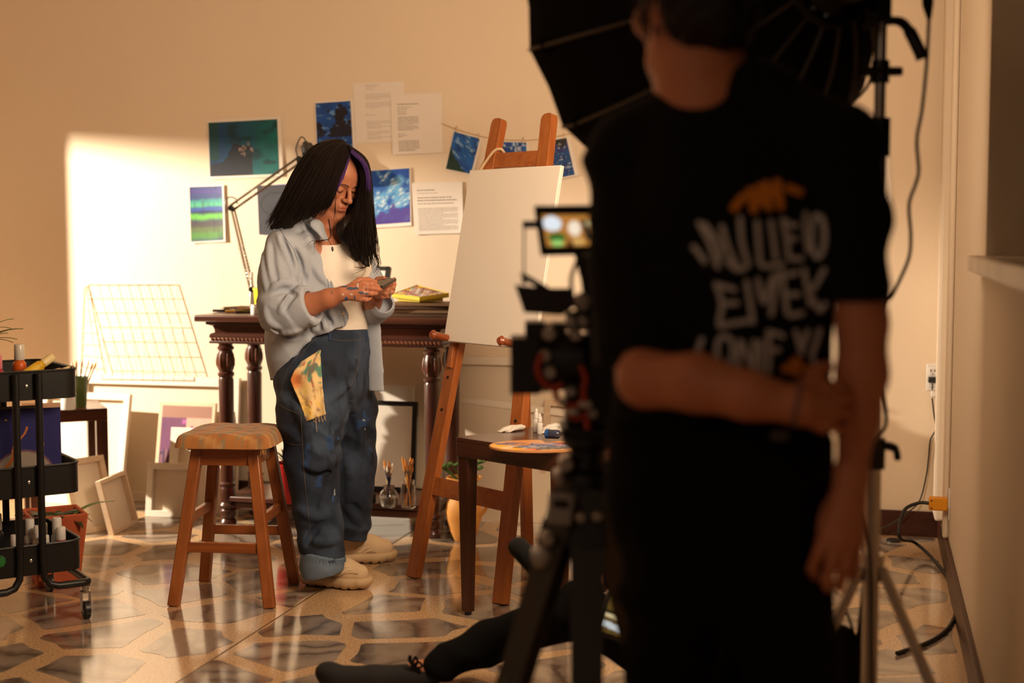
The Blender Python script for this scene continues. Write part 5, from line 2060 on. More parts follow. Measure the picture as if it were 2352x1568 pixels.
# right arm (near the camera)
SK.chain([at(655, 572, 5.13), at(642, 660, 5.08), at(652, 722, 5.06)], [.046, .043, .042], .015)
SK.chain([at(652, 722, 5.06), at(705, 702, 5.03), at(755, 685, 5.00), at(786, 674, 4.985)], [.042, .043, .033, .026], .015)
hw = at(788, 674, 4.985)
kn = [at(833, 651, 4.985), at(836, 661, 4.970), at(834, 673, 4.968), at(827, 685, 4.975)]
for q in kn:
    SK.cap(hw, q, .019, .0125, .012)
fing = [[(833, 651, 4.985), (853, 652, 4.985), (866, 657, 5.005), (873, 662, 5.020)],
        [(836, 661, 4.970), (856, 662, 4.968), (869, 664, 4.985), (874, 665, 5.005)],
        [(834, 673, 4.968), (853, 674, 4.968), (863, 673, 4.985), (865, 670, 5.005)],
        [(827, 685, 4.975), (841, 688, 4.972), (849, 685, 4.985), (851, 680, 5.005)]]
for f_, r in zip(fing, (.0092, .0095, .0092, .0082)):
    SK.chain([at(*q) for q in f_], [r * 1.15, r, r * .92, r * .82], .003)
SK.chain([at(800, 664, 5.00), at(826, 645, 5.02), at(846, 643, 5.045), at(862, 648, 5.065)], [.017, .0125, .0105, .009], .006)
# left arm
SK.chain([at(800, 562, 5.42), at(836, 650, 5.40), at(852, 712, 5.30)], [.046, .043, .04], .015)
SK.chain([at(852, 712, 5.30), at(858, 692, 5.20), at(862, 680, 5.16)], [.038, .030, .025], .012)
SK.chain([at(862, 682, 5.16), at(868, 664, 5.135)], [.024, .026], .01)
for f_, r in (([(868, 657, 5.12), (890, 656, 5.095), (904, 649, 5.10), (906, 641, 5.115)], .0090), ([(868, 665, 5.115), (890, 665, 5.085), (903, 660, 5.085), (906, 653, 5.10)], .0092), ([(867, 673, 5.115), (886, 674, 5.085), (900, 671, 5.085), (904, 665, 5.10)], .0088), ([(866, 680, 5.12), (880, 682, 5.095), (892, 680, 5.09), (897, 675, 5.10)], .0080)):
    SK.chain([at(*q) for q in f_], [r * 1.15, r, r * .95, r * .85], .003)
SK.chain([at(862, 668, 5.15), at(860, 652, 5.17), at(868, 642, 5.165), at(882, 639, 5.145)], [.016, .0125, .0105, .009], .006)
sk = SK.mesh(1)
body = part('body', sk, M_SKIN, woman, world=True, fine=3)
del SK


def hp(f, l, u):
    return hfr((f * 1.05, l * 1.05, u * 1.05))


mb = MB()
mb.tube(spline([hp(.0975, -.012, .019), hp(.0945, -.028, .025), hp(.0800, -.049, .018)], 6), [.0009] + [.0016] * 9 + [.0014, .0010, .0006], 6)
part('eyebrow', mb, mat('brow_hair', (.05, .028, .02), .8), woman, world=True)
mb = MB()
mb.tube(spline([hp(.0975, .012, .019), hp(.0945, .028, .025), hp(.0800, .049, .018)], 6), [.0009] + [.0016] * 9 + [.0014, .0010, .0006], 6)
part('eyebrow', mb, mat('brow_hair', None), woman, world=True)
for sg in (-1, 1):
    mb = MB()
    mb.tube(spline([hp(.0865, sg * .0195, -.004), hp(.0905, sg * .032, -.0085), hp(.083, sg * .046, -.005)], 6), [.0007] + [.0012] * 11 + [.0006], 6)
    part('eyelashes', mb, mat('lash', (.01, .007, .006), .6), woman, world=True)
LF = Field(hp(.09, 0, -.068) - .05, hp(.09, 0, -.068) + .05, .0016)
LF.cap((.0992, -.0105, -.0618), (.0992, .0105, -.0618), .0060, .0060, .003, fr=Frame(HC, HR * 1.05))
LF.cap((.0985, -.0095, -.0735), (.0985, .0095, -.0735), .0068, .0068, .003, fr=Frame(HC, HR * 1.05))
LF.cap((.1075, -.022, -.0672), (.1075, .022, -.0672), .0022, .0022, .001, op='sub', fr=Frame(HC, HR * 1.05))
part('lips', LF.mesh(1), mat('lip_colour', rgb(158, 84, 68), .5), woman, world=True, fine=3)

# jeans
JN = Field((-.96, 4.94, .02), (-.32, 5.72, 1.0), .005)
ljoin = dict(n=None)
JN.chain([at(772, 752, 5.27), at(758, 800, 5.28), at(750, 850, 5.29)], [.130, .160, .185], .04, n=BF, ratio=.86)
JN.chain([at(722, 872, 5.21), at(716, 950, 5.17), at(718, 1050, 5.15), at(720, 1110, 5.14), at(730, 1180, 5.13), at(738, 1240, 5.12), at(741, 1330, 5.11)], [.150, .126, .100, .089, .084, .081, .077], .03)
JN.chain([at(778, 872, 5.40), at(797, 950, 5.43), at(805, 1050, 5.46), at(805, 1120, 5.48), at(802, 1190, 5.51), at(797, 1262, 5.53)], [.140, .112, .098, .090, .082, .076], .03)
JN.warp(folds(.012, 30, [(.6, 0, .8), (-.5, .2, .85), (.25, .5, .8)], 3))
zc = at(740, 1288, 5.12)[2]
JN.cut(at(740, 1281, 5.1), (-.25, 0, -1))
JN.cut(at(770, 757, 5.15), (.06, -.02, 1))
t1_ = bvh(JN.mesh(0))
def jridge(pxs, r, op='add', k=.018, off=-.004):
    q = [h for h in (hit(t1_, p[0], p[1], off) for p in spline([(560 + x / 2.4125, 750 + y / 2.4125, 0) for x, y in pxs], 4)) if h is not None]
    for i in range(len(q) - 1):
        if np.linalg.norm(q[i] - q[i + 1]) < .08:
            e0, e1 = min(1, .3 + i * .25, .3 + (len(q) - 1 - i) * .25), min(1, .3 + (i + 1) * .25, .3 + (len(q) - 2 - i) * .25)
            JN.cap(q[i], q[i + 1], r * e0, r * e1, k, op=op)
for l_ in ([(525, 690), (480, 800), (470, 900), (500, 1040), (560, 1150)], [(470, 880), (440, 980), (460, 1080)], [(390, 1120), (340, 1180), (310, 1230)], [(340, 770), (410, 790), (490, 740)], [(590, 320), (540, 350), (470, 420)], [(600, 420), (640, 560), (660, 700)], [(300, 1010), (380, 1050), (470, 1040)], [(330, 1150), (430, 1190), (540, 1180)], [(570, 1000), (620, 1060), (650, 1100)], [(560, 700), (590, 840), (570, 960)], [(270, 420), (330, 520), (350, 640)]):
    jridge(l_, .012)
for l_ in ([(500, 760), (500, 880), (530, 1010)], [(420, 1100), (380, 1150), (350, 1210)], [(560, 330), (590, 420), (560, 520)], [(330, 800), (400, 830), (480, 800)], [(600, 980), (640, 1020)]):
    jridge(l_, .008, 'sub', .016, .002)
jn = JN.mesh(1)
_v = jn[0]
_q = fbm(_v[:, 0] * 9 + _v[:, 1] * 4, _v[:, 2] * 7, 3, 5)
_f = fbm(_v[:, 0] * 30 + _v[:, 1] * 22, _v[:, 2] * 16, 6, 4)
_c = mixc(rgb(30, 40, 58), rgb(68, 84, 106), np.clip((_q - .42) * 3.2, 0, 1) * .7)
_c = mixc(_c, rgb(14, 18, 28), np.clip((_f - .52) * 5, 0, 1) * .7 * (_v[:, 2] > .35) * (_v[:, 2] < .85))
_c = mixc(_c, rgb(40, 82, 140), np.clip((fbm(_v[:, 0] * 26, _v[:, 2] * 22 + _v[:, 1] * 9, 9) - .64) * 7, 0, .42) * (np.abs(_v[:, 2] - .52) < .12))
jn = (jn[0], jn[1], _c)
M_DENIM = mat('blue_denim', (.03, .04, .07), .85, vcol=True, bump=(330, .35, .002))
jeans = part('jeans', jn, M_DENIM, woman, world=True, fine=3)
jt = bvh(jn)
M_THREAD = mat('seam_thread', rgb(92, 82, 72), .85)
CF = Field((-.86, 4.95, .02), (-.55, 5.35, .25), .004)
CF.chain([at(741, 1270, 5.12), at(739, 1300, 5.115), at(733, 1334, 5.11)], [.084, .079, .060], .01)
CF.warp(folds(.005, 45, [(.6, 0, .8), (-.5, .2, .85)], 8))
CF.cut(at(740, 1268, 5.1), (.24, 0, 1))
CF.cut(at(732, 1322, 5.11), (.22, 0, -1))
part('rolled_cuff', CF.mesh(1), mat('pale_denim_inside', rgb(104, 120, 140), .9, bump=(330, .35, .002)), jeans, world=True, fine=3, label='paler turned-up cuff')
mb = MB()
rr_ = random.Random(4)
for k in range(60):
    a = -2.6 + k * .09
    c = at(741, 1270, 5.12)
    b = c + V3(.083 * math.cos(a), .083 * math.sin(a), .24 * -.083 * math.cos(a) * .9)
    mb.tube([b, b + V3(rr_.uniform(-.004, .004), 0, -.007), b + V3(rr_.uniform(-.008, .008), -.002, -.018)], [.0012, .001, .0006], 4)
part('frayed_hem', mb, mat('hem_thread', rgb(96, 112, 134), .9), jeans, world=True)['kind'] = 'stuff'
for pxs in ([(742, 770), (712, 790), (690, 822)], [(641, 928), (660, 940), (688, 950)], [(651, 1014), (672, 1021), (695, 1022)], [(688, 905), (694, 1000), (699, 1090), (708, 1180), (716, 1255)], [(826, 764), (826, 800), (820, 850), (800, 898)], [(745, 776), (790, 782), (846, 778)], [(700, 800), (660, 850), (645, 905)]):
    m_ = seam(jt, pxs, .0010, .0006)
    if m_.v:
        part('stitching', m_, M_THREAD, jeans, world=True)
for u in (757, 838):
    a, b = hit(jt, u, 760, .003), hit(jt, u + 2, 782, .003)
    if a is not None and b is not None:
        part('belt_loop', MB().beam(a, b, .011, .003, EN * 0 + V3(0, -1, .01)), mat('denim_band', rgb(40, 58, 84), .85), jeans, world=True)
rr_ = random.Random(12)
STAINS = [M_CANVAS, mat('blue_stain', rgb(40, 84, 140), .7), mat('dark_stain', rgb(22, 30, 48), .7), mat('white_stain', rgb(150, 160, 170), .7)]


def blot(tree, u, v, w_, h_, m_, parent, rr, off=.0012, nm='paint_stain'):
    c = hit(tree, u, v, off)
    if c is None:
        return
    pts = [c]
    n = 12
    for k in range(n):
        a = 2 * math.pi * k / n
        s = rr.uniform(.5, 1.1)
        p = hit(tree, u + w_ * s * math.cos(a), v + h_ * s * math.sin(a), off)
        pts.append(p if p is not None and np.linalg.norm(p - c) < .08 else c)
    part(nm, MB().add(pts, [(0, 1 + k, 1 + (k + 1) % n) for k in range(n)]), m_, parent, world=True)


for u, v, w_, h_, i in ((835, 965, 4, 2.5, 3), (838, 985, 2, 3, 3), (768, 1130, 2.5, 11, 3), (764, 1145, 2, 9, 1), (776, 1006, 3, 5, 1)):
    blot(jt, u, v, w_, h_, STAINS[i], jeans, rr_)

# white top
TE = Field((-.86, 4.98, .92), (-.38, 5.52, 1.33), .004)
TE.chain([at(764, 566, 5.275), at(770, 620, 5.268), at(774, 700, 5.27), at(778, 770, 5.27)], [.125, .140, .128, .128], .03, n=BF, ratio=.78)
TE.ell(at(808, 610, 5.19), (.055, .06, .055), .03)
TE.ell(at(822, 612, 5.32), (.05, .06, .055), .03)
TE.warp(folds(.004, 40, [(.5, 0, .85), (-.6, .3, .7)], 5))
TE.ell(at(752, 520, 5.22), (.085, .085, .10), .006, op='sub')
TE.cut(at(760, 548, 5.2), (-.2, 0, 1))
te = TE.mesh(1)
part('white_top', te, mat('white_cotton', (.80, .72, .62), .85, bump=(400, .15, .001)), woman, world=True, fine=3)

# denim shirt
SH = Field((-.95, 4.94, .72), (-.34, 5.60, 1.40), .004)
SH.chain([at(730, 552, 5.28), at(732, 620, 5.28), at(722, 700, 5.28), at(704, 780, 5.27), at(704, 880, 5.27)], [.125, .165, .172, .168, .150], .04, n=BF, ratio=.80)
SH.cap(at(722, 522, 5.26), at(655, 562, 5.14), .046, .060, .03)
SH.cap(at(745, 520, 5.32), at(795, 556, 5.41), .044, .060, .03)
SH.chain([at(650, 572, 5.13), at(641, 650, 5.09), at(645, 712, 5.06), at(668, 722, 5.045)], [.070, .078, .080, .076], .025)
SH.cap(at(700, 560, 5.13), at(690, 640, 5.12), .04, .02, .02, op='add')
SH.chain([at(752, 640, 5.165), at(770, 705, 5.135), at(774, 738, 5.145), at(740, 752, 5.12)], [.040, .052, .036, .040], .02, n=V3(-.3, -.9, 0), ratio=.6)
SH.cap(at(694, 707, 5.034), at(697, 706, 5.033), .078, .078, .002)
polycut(SH, [(738, 498), (748, 545), (757, 600), (766, 650), (772, 676), (789, 700), (803, 728), (805, 744), (794, 752), (768, 756), (738, 772), (716, 776), (701, 796), (680, 822), (655, 850), (628, 872), (595, 884), (560, 1010), (960, 1010), (960, 498)], 5.345)
SH.warp(folds(.011, 30, [(.5, .1, .8), (-.6, .2, .75), (.8, 0, .35), (.2, .3, .9)], 7))
SH.chain([at(668, 716, 5.045), at(690, 708, 5.035), at(710, 702, 5.028)], [.072, .070, .064], .006)
SH.cap(at(686, 709, 5.036), at(712, 701, 5.027), .072, .070, .003)
SH.chain([at(800, 562, 5.42), at(838, 650, 5.41), at(858, 706, 5.31), at(876, 702, 5.22)], [.066, .070, .060, .050], .02)
SH.cap(at(868, 704, 5.25), at(880, 700, 5.205), .046, .043, .003)
SH.cap(at(706, 703, 5.030), at(800, 672, 4.98), .050, .046, .003, op='sub')
_d = unit(at(786, 674, 4.985) - at(705, 702, 5.03))
SH.box(at(718, 698, 5.025) + _d * .06, (.12, .15, .19), .003, R=frame(_d, V3(-.3, -1, 0)), rr=.004, op='sub')
SH.cap(at(880, 700, 5.205), at(890, 684, 5.10), .031, .029, .003, op='sub')
SH.chain([at(815, 580, 5.30), at(845, 660, 5.30), at(858, 760, 5.30), at(863, 850, 5.29), at(865, 925, 5.29)], [.028, .030, .030, .031, .032], .008, n=V3(-.3, -.9, 0), ratio=.30)
SH.cut(at(750, 918, 5.3), (0, 0, -1))
SH.ell(at(748, 505, 5.24), (.070, .070, .075), .004, op='sub')
t0_ = bvh(SH.mesh(0))
def ridge(pxs, r, op='add', k=.012, off=0.0):
    q = [h for h in (hit(t0_, a, b, off) for a, b in [(p[0], p[1]) for p in spline([(x, y, 0) for x, y in pxs], 4)]) if h is not None]
    for i in range(len(q) - 1):
        if np.linalg.norm(q[i] - q[i + 1]) < .05:
            e0, e1 = min(1, .35 + i * .3, .35 + (len(q) - 1 - i) * .3), min(1, .35 + (i + 1) * .3, .35 + (len(q) - 2 - i) * .3)
            SH.cap(q[i], q[i + 1], r * e0, r * e1, k, op=op)
def z1(*a):
    return [(560 + x / 3.136, 300 + y / 3.136) for x, y in a]
for l_ in (z1((240, 735), (300, 880), (345, 1000), (360, 1080)), z1((175, 790), (180, 920), (200, 1080)), z1((295, 790), (350, 900), (395, 1030)), z1((190, 1150), (260, 1095), (350, 1100), (420, 1140)), z1((345, 1160), (300, 1240), (255, 1300)), z1((380, 830), (440, 930), (455, 1060)), z1((430, 700), (500, 860), (560, 1010)), z1((470, 900), (540, 1030), (600, 1100)), z1((165, 1400), (270, 1455), (400, 1440)), z1((200, 1520), (280, 1490), (380, 1500)), z1((500, 1330), (510, 1400), (500, 1440)), z1((560, 1300), (575, 1370), (600, 1430)), z1((620, 1270), (640, 1340), (660, 1400)), z1((150, 1270), (180, 1370), (260, 1420)), z1((135, 850), (140, 1000), (160, 1150))):
    ridge(l_, .0085, 'add', .014, -.003)
for l_ in (z1((270, 760), (325, 900), (365, 1040)), z1((365, 860), (410, 1000), (400, 1090)), z1((405, 1010), (440, 1070), (430, 1120)), z1((215, 1180), (300, 1150), (380, 1190)), z1((290, 1290), (330, 1220), (370, 1180)), z1((210, 1420), (330, 1480), (440, 1450)), z1((535, 1310), (545, 1380), (545, 1430)), z1((590, 1290), (610, 1350), (630, 1410)), z1((205, 820), (215, 960), (240, 1080))):
    ridge(l_, .006, 'sub', .012, .001)
sh_ = SH.mesh(1)
M_CHAM = mat('pale_denim', (.34, .37, .43), .85, noise=(4, (.42, .45, .50), .6), bump=(360, .3, .0015))
shirt = part('denim_shirt', sh_, M_CHAM, woman, world=True, fine=3)
stt = bvh(sh_)
M_CHSEAM = mat('shirt_seam', (.26, .30, .38), .85)
CO = Field((-.85, 5.0, 1.2), (-.5, 5.5, 1.45), .003)
CO.chain([at(742, 500, 5.36), at(712, 503, 5.27), at(712, 512, 5.19), at(728, 517, 5.14), at(747, 548, 5.115)], [.020, .022, .024, .026, .012], .01, n=V3(.5, -.6, .45), ratio=.42)
part('collar', CO.mesh(1), M_CHAM, shirt, world=True, fine=3)
for pxs in ([(641, 522), (655, 545), (672, 570), (685, 600)], [(747, 560), (752, 600), (761, 650), (766, 672)], [(742, 565), (746, 602), (754, 650), (758, 668)], [(790, 705), (799, 730), (800, 743)], [(782, 705), (790, 728), (792, 745)], [(632, 861), (655, 842), (680, 814), (700, 788)]):
    m_ = seam(stt, pxs, .0016, .0005)
    if m_.v:
        part('seam', m_, M_CHSEAM, shirt, world=True)
for u, v in ((757, 618), (789, 720)):
    h = hit(stt, u, v, .001)
    if h is not None:
        part('button', MB().tube([h, h + V3(0, -.003, 0)], .0045, 12), mat('horn_button', rgb(190, 150, 104), .4), shirt, world=True)

# hair
HA = Field((-.93, 4.98, 1.14), (-.42, 5.46, 1.68), .004)
HA.ell((-.018, 0, .036), (.106, .088, .094), .01, fr=hfr)
HA.ell((.135, 0, -.036), (.075, .070, .108), .004, op='sub', fr=hfr)
HA.chain([at(758, 380, 5.22), at(722, 428, 5.17), at(694, 465, 5.145), at(660, 500, 5.13), at(626, 522, 5.125)], [.072, .076, .060, .036, .010], .02, n=V3(-.35, -.9, .1), ratio=.58)
HA.chain([at(826, 375, 5.24), at(836, 425, 5.26), at(832, 480, 5.25), at(806, 530, 5.18), at(826, 580, 5.14), at(846, 612, 5.12)], [.028, .020, .026, .052, .030, .006], .015, n=V3(.3, -.9, .1), ratio=.5)
HA.chain([at(828, 405, 5.33), at(822, 460, 5.33), at(806, 505, 5.30), at(800, 540, 5.26)], [.022, .030, .034, .036], .015)
HA.warp(lambda X, Y, Z: .0016 * np.sin(240 * X + 60 * Z + 2 * np.sin(30 * Z)) + .0012 * np.sin(410 * X + 100 * Z))
hair = part('hair', HA.mesh(1), M_HAIR, woman, world=True, fine=3, label='long straight black hair with purple front strands')
rg = np.random.default_rng(4)
near = [[(800, 338, 5.20), (772, 322, 5.235), (722, 338, 5.23), (682, 390, 5.20), (650, 460, 5.16), (609, 531, 5.12)],
        [(801, 340, 5.19), (774, 323, 5.21), (722, 345, 5.17), (678, 408, 5.13), (645, 472, 5.11), (612, 530, 5.1)],
        [(801, 341, 5.18), (780, 326, 5.18), (736, 356, 5.11), (698, 420, 5.08), (668, 478, 5.065), (640, 523, 5.07)],
        [(801, 343, 5.17), (786, 333, 5.15), (758, 368, 5.075), (730, 430, 5.05), (703, 480, 5.05), (678, 511, 5.06)],
        [(801, 346, 5.16), (793, 345, 5.13), (776, 382, 5.065), (756, 430, 5.05), (730, 474, 5.06), (706, 503, 5.08)],
        [(801, 350, 5.15), (798, 362, 5.105), (786, 396, 5.06), (772, 432, 5.055), (757, 466, 5.07), (733, 497, 5.09)]]
far = [[(818, 390, 5.21), (824, 438, 5.23), (816, 480, 5.22), (806, 512, 5.18), (800, 545, 5.115), (828, 600, 5.09)],
       [(803, 342, 5.14), (828, 368, 5.12), (836, 412, 5.15), (826, 470, 5.19), (810, 530, 5.13), (812, 590, 5.10)],
       [(803, 338, 5.15), (836, 368, 5.14), (846, 420, 5.17), (844, 490, 5.17), (842, 560, 5.12), (850, 624, 5.09)],
       [(800, 334, 5.18), (840, 370, 5.2), (850, 430, 5.22), (853, 500, 5.22), (860, 570, 5.16), (862, 606, 5.13)]]
S_ = strands(near, 1100, .005, rg, 6, (.78, 1.0), .009) + strands(far, 620, .006, rg, 6, (.80, 1.0), .010)
part('hair_strands', tube_strands(S_, .0012), M_HAIR, hair, world=True)['kind'] = 'stuff'
S_ = strands([[(801, 352, 5.145), (799, 366, 5.095), (788, 398, 5.052), (774, 434, 5.05), (768, 470, 5.06)], [(803, 352, 5.135), (801, 368, 5.085), (792, 396, 5.052), (780, 432, 5.048), (773, 470, 5.06)]], 70, .0016, rg, 6, (.55, .85), .002) + strands([[(806, 350, 5.12), (832, 374, 5.10), (842, 402, 5.13), (844, 440, 5.16)], [(808, 344, 5.13), (838, 372, 5.12), (848, 410, 5.15), (851, 450, 5.18)]], 110, .003, rg, 6, (.75, 1), .003)
part('purple_strands', tube_strands(S_, .0014), M_HAIRP, hair, world=True, label='purple dyed strands at the hairline')['kind'] = 'stuff'
S_ = strands([[(752, 500, 5.10), (756, 540, 5.075), (735, 553, 5.06), (718, 560, 5.05), (714, 574, 5.05)], [(756, 505, 5.09), (760, 545, 5.07), (742, 552, 5.06), (720, 556, 5.05), (716, 577, 5.05)]], 3, .001, rg) + strands([[(835, 590, 5.08), (842, 600, 5.07), (838, 612, 5.06), (822, 618, 5.06), (808, 617, 5.06)], [(840, 590, 5.08), (846, 604, 5.07), (840, 614, 5.06), (826, 618, 5.06), (812, 620, 5.06)]], 5, .001, rg) + strands([[(773, 440, 5.05), (770, 480, 5.045), (771, 510, 5.06)], [(772, 440, 5.05), (770, 480, 5.045), (773, 512, 5.06)]], 3, .0006, rg) + strands([[(705, 345, 5.2), (662, 420, 5.15), (628, 490, 5.12), (602, 538, 5.1)], [(715, 342, 5.2), (670, 420, 5.14), (632, 490, 5.11), (606, 536, 5.09)]], 14, .005, rg, 6, (.6, 1), .012) + strands([[(848, 400, 5.2), (858, 500, 5.2), (866, 570, 5.15), (858, 640, 5.12)], [(850, 400, 5.2), (861, 500, 5.2), (870, 570, 5.15), (864, 640, 5.12)]], 12, .005, rg, 6, (.6, 1), .012) + strands([[(850, 560, 5.12), (868, 590, 5.11), (870, 612, 5.10), (852, 632, 5.09)], [(850, 560, 5.12), (860, 590, 5.11), (866, 610, 5.10), (845, 640, 5.09)]], 14, .004, rg, 6, (.7, 1), .006)
part('loose_strands', tube_strands(S_, .0008), M_HAIR, hair, world=True)['kind'] = 'stuff'

# shoes


def shoe(heel, toe, label):
    heel, toe = np.array(heel, float), np.array(toe, float)
    heel[2] = toe[2] = 0
    d = unit(toe - heel)
    s = np.cross(EZ, d)
    R = np.stack([d, s, EZ], 1)
    fr = Frame((heel + toe) / 2, R)
    up_ = _upper(fr)
    ub = bvh(up_)
    o = part('shoe', up_, mat('beige_suede', rgb(204, 176, 140), .85, bump=(300, .2, .001)), woman, world=True, fine=3)
    S = Field((heel + toe) / 2 - V3(.22, .22, .01), (heel + toe) / 2 + V3(.22, .22, .13), .0035)
    S.chain([(-.095, 0, .028), (-.02, 0, .028), (.055, .003, .028), (.095, .004, .032)], [.050, .046, .056, .050], .01, n=EZ, ratio=.62, fr=fr)
    for k in range(9):
        x = -.135 + k * .034
        S.box((x, 0, .004), (.010, .16, .016), .002, op='sub', fr=fr)
    S.cut((0, 0, .002), (0, 0, -1))
    S.cut((0, 0, .045), (0, 0, 1))
    part('sole', S.mesh(1), mat('beige_rubber', rgb(196, 166, 128), .6), o, world=True, fine=3)
    for i, l_ in enumerate(label):
        m_ = seam(ub, l_, .0030 if i < 3 else .0014, .0008, 6, 6)
        if m_.v:
            part('lace' if i < 3 else 'seam', m_, mat('beige_lace', rgb(222, 200, 168), .8) if i < 3 else mat('beige_seam', rgb(160, 132, 100), .8), o, world=True)


def _upper(fr):
    S = Field(fr.o - V3(.22, .22, .0), fr.o + V3(.22, .22, .22), .004)
    S.chain([(-.085, 0, .062), (-.02, 0, .062), (.05, .003, .058), (.092, .004, .055)], [.038, .036, .043, .036], .015, fr=fr)
    S.chain([(-.075, 0, .075), (-.062, 0, .14)], [.040, .044], .015, fr=fr)
    S.chain([(-.03, 0, .105), (.035, 0, .075)], [.034, .034], .02, fr=fr)
    S.cap((-.060, 0, .150), (-.060, 0, .19), .036, .036, .004, op='sub', fr=fr)
    S.cut((0, 0, .148), (0, 0, 1))
    S.cut((0, 0, .04), (0, 0, -1))
    return S.mesh(1)



shoe(onz(716, 1342), onz(828, 1352), [[(766, 1308), (780, 1297), (792, 1290)], [(770, 1316), (786, 1305), (800, 1299)], [(778, 1322), (792, 1312), (808, 1307)], [(768, 1338), (782, 1322), (800, 1316), (822, 1318)], [(752, 1330), (760, 1312), (770, 1296)]])
shoe(onz(783, 1293), onz(876, 1290), [[(816, 1262), (828, 1254), (838, 1250)], [(824, 1268), (836, 1260), (848, 1256)], [(832, 1274), (844, 1266), (856, 1262)], [(812, 1284), (836, 1272), (860, 1268), (872, 1276)]])

# phone, rag, rings, necklace, paint on the hands
A_, B_, C_ = at(855, 656, 5.055), at(887, 638, 5.165), at(911, 642, 5.10)
D_ = A_ + C_ - B_
nph = unit(np.cross(B_ - A_, D_ - A_))
if nph[2] < 0:
    nph = -nph
ph = thing('phone', 'dark smartphone held in the woman\'s hands', 'phone', (A_ + C_) / 2)
mb = MB().hexa([p - nph * .004 for p in (A_, D_, C_, B_)] + [p + nph * .004 for p in (A_, D_, C_, B_)])
part('case', mb, mat('phone_case', (.03, .025, .022), .35), ph, world=True, bev=.003)
m_ = (A_ + C_) / 2
part('screen', MB().hexa([m_ + (p - m_) * .92 + nph * .0035 for p in (A_, D_, C_, B_)] + [m_ + (p - m_) * .92 + nph * .0046 for p in (A_, D_, C_, B_)]), mat('phone_glass', (.02, .02, .022), .08), ph, world=True, smooth=False)
skt = bvh(sk)
for u, v, w_, h_, i in ((790, 658, 12, 2.5, 0), (805, 663, 14, 4, 0), (818, 662, 8, 4, 0), (830, 672, 9, 3, 0), (795, 687, 4, 7, 1), (762, 672, 1.5, 5, 0), (815, 683, 2, 6, 0), (843, 674, 6, 2.2, 0), (822, 655, 3, 6, 2), (808, 676, 4, 3, 2), (788, 676, 3, 3, 2)):
    blot(skt, u, v, w_, h_, [mat('greyblue_paint', rgb(70, 80, 100), .5), mat('blue_paint_dab', rgb(50, 100, 170), .4), mat('pale_paint_dab', rgb(196, 176, 170), .5)][i], body, rr_, .0009, 'paint_smear')
c = at(842, 662, 4.968)
d = unit(at(856, 662, 4.968) - at(836, 661, 4.97))
Rr = frame(d, EZ)
mb = MB()
q = [c + Rr @ V3(0, .0108 * math.cos(a), .0108 * math.sin(a)) for a in np.linspace(0, 2 * math.pi, 25)]
part('ring', MB().tube(q, .0020, 6), mat('silver', (.8, .78, .74), .2, metal=1.0), woman, world=True, label='silver ring')
c, c2 = at(897, 673, 5.085), at(886, 674, 5.085)
Rr = frame(unit(c - c2), EZ)
q = [c + Rr @ V3(0, .0105 * math.cos(a), .0105 * math.sin(a)) for a in np.linspace(0, 2 * math.pi, 25)]
part('ring', MB().tube(q, .0020, 6), mat('silver', None), woman, world=True, label='silver ring')
nk = [h for h in (hit(skt, u, v, .002) for u, v in ((736, 528), (745, 540), (752, 549), (758, 558), (760, 563))) if h is not None]
tet = bvh(te)
hh = hit(tet, 763, 568, .004)
if hh is not None:
    nk.append(hh)
if len(nk) > 2:
    nc = part('necklace', MB().tube(nk, .0011, 5), mat('silver', None), woman, world=True, label='thin chain with a dark leaf pendant')
    if hh is not None:
        part('pendant', MB().sphere(hh + V3(.001, -.002, -.008), (.004, .002, .009), 8, 6), mat('dark_silver', (.12, .11, .1), .4, metal=.8), nc, world=True)
rag_out = [(735, 803), (716, 815), (692, 830), (676, 850), (667, 872), (675, 893), (684, 912), (692, 932), (697, 950), (704, 968)]
rag_in = [(737, 804), (736, 820), (738, 838), (739, 856), (740, 874), (741, 890), (743, 908), (744, 924), (746, 940), (748, 951)]
vs, cs = [], []
NU = 24
NV = 46
for j in range(NV + 1):
    t = j / NV * 9
    i0 = min(int(t), 8)
    f = t - i0
    a = np.array(rag_out[i0]) * (1 - f) + np.array(rag_out[i0 + 1]) * f
    b = np.array(rag_in[i0]) * (1 - f) + np.array(rag_in[i0 + 1]) * f
    for i in range(NU + 1):
        s = i / NU
        p = a * (1 - s) + b * s
        h = hit(jt, p[0] + 2, p[1], .006)
        Yd = h[1] if h is not None else 5.08
        vs.append((p[0], p[1], Yd))
Yg = np.array([q[2] for q in vs]).reshape(NV + 1, NU + 1)
Yg = np.minimum(Yg, 5.10)
for _ in range(30):
    Yg[1:-1, 1:-1] = (Yg[:-2, 1:-1] + Yg[2:, 1:-1] + Yg[1:-1, :-2] + Yg[1:-1, 2:]) / 4
    Yg[:, 0], Yg[:, -1], Yg[0], Yg[-1] = Yg[:, 1], Yg[:, -2], Yg[1], Yg[-2]
pxy = np.array([q[:2] for q in vs])
ii, jj = np.meshgrid(np.arange(NU + 1) / NU, np.arange(NV + 1) / NV)
ii, jj = ii.ravel(), jj.ravel()
Yf = Yg.ravel() - .010 - .006 * np.sin(ii * 9 + jj * 5) * jj - .004 * np.sin(jj * 21 + ii * 4)
P = np.array([at(p[0], p[1], y) for p, y in zip(pxy, Yf)])
cc = mixc(rgb(226, 196, 138), rgb(236, 206, 150), fbm(ii * 8, jj * 12, 3))
cc = mixc(cc, rgb(236, 196, 60), np.clip((fbm(ii * 4 + 2, jj * 5, 9) - .5) * 4, 0, .6) * (jj > .5))
cc = mixc(cc, rgb(44, 136, 116), np.clip((fbm(ii * 5, jj * 7, 14) - .56) * 9, 0, .9) * (jj < .5))
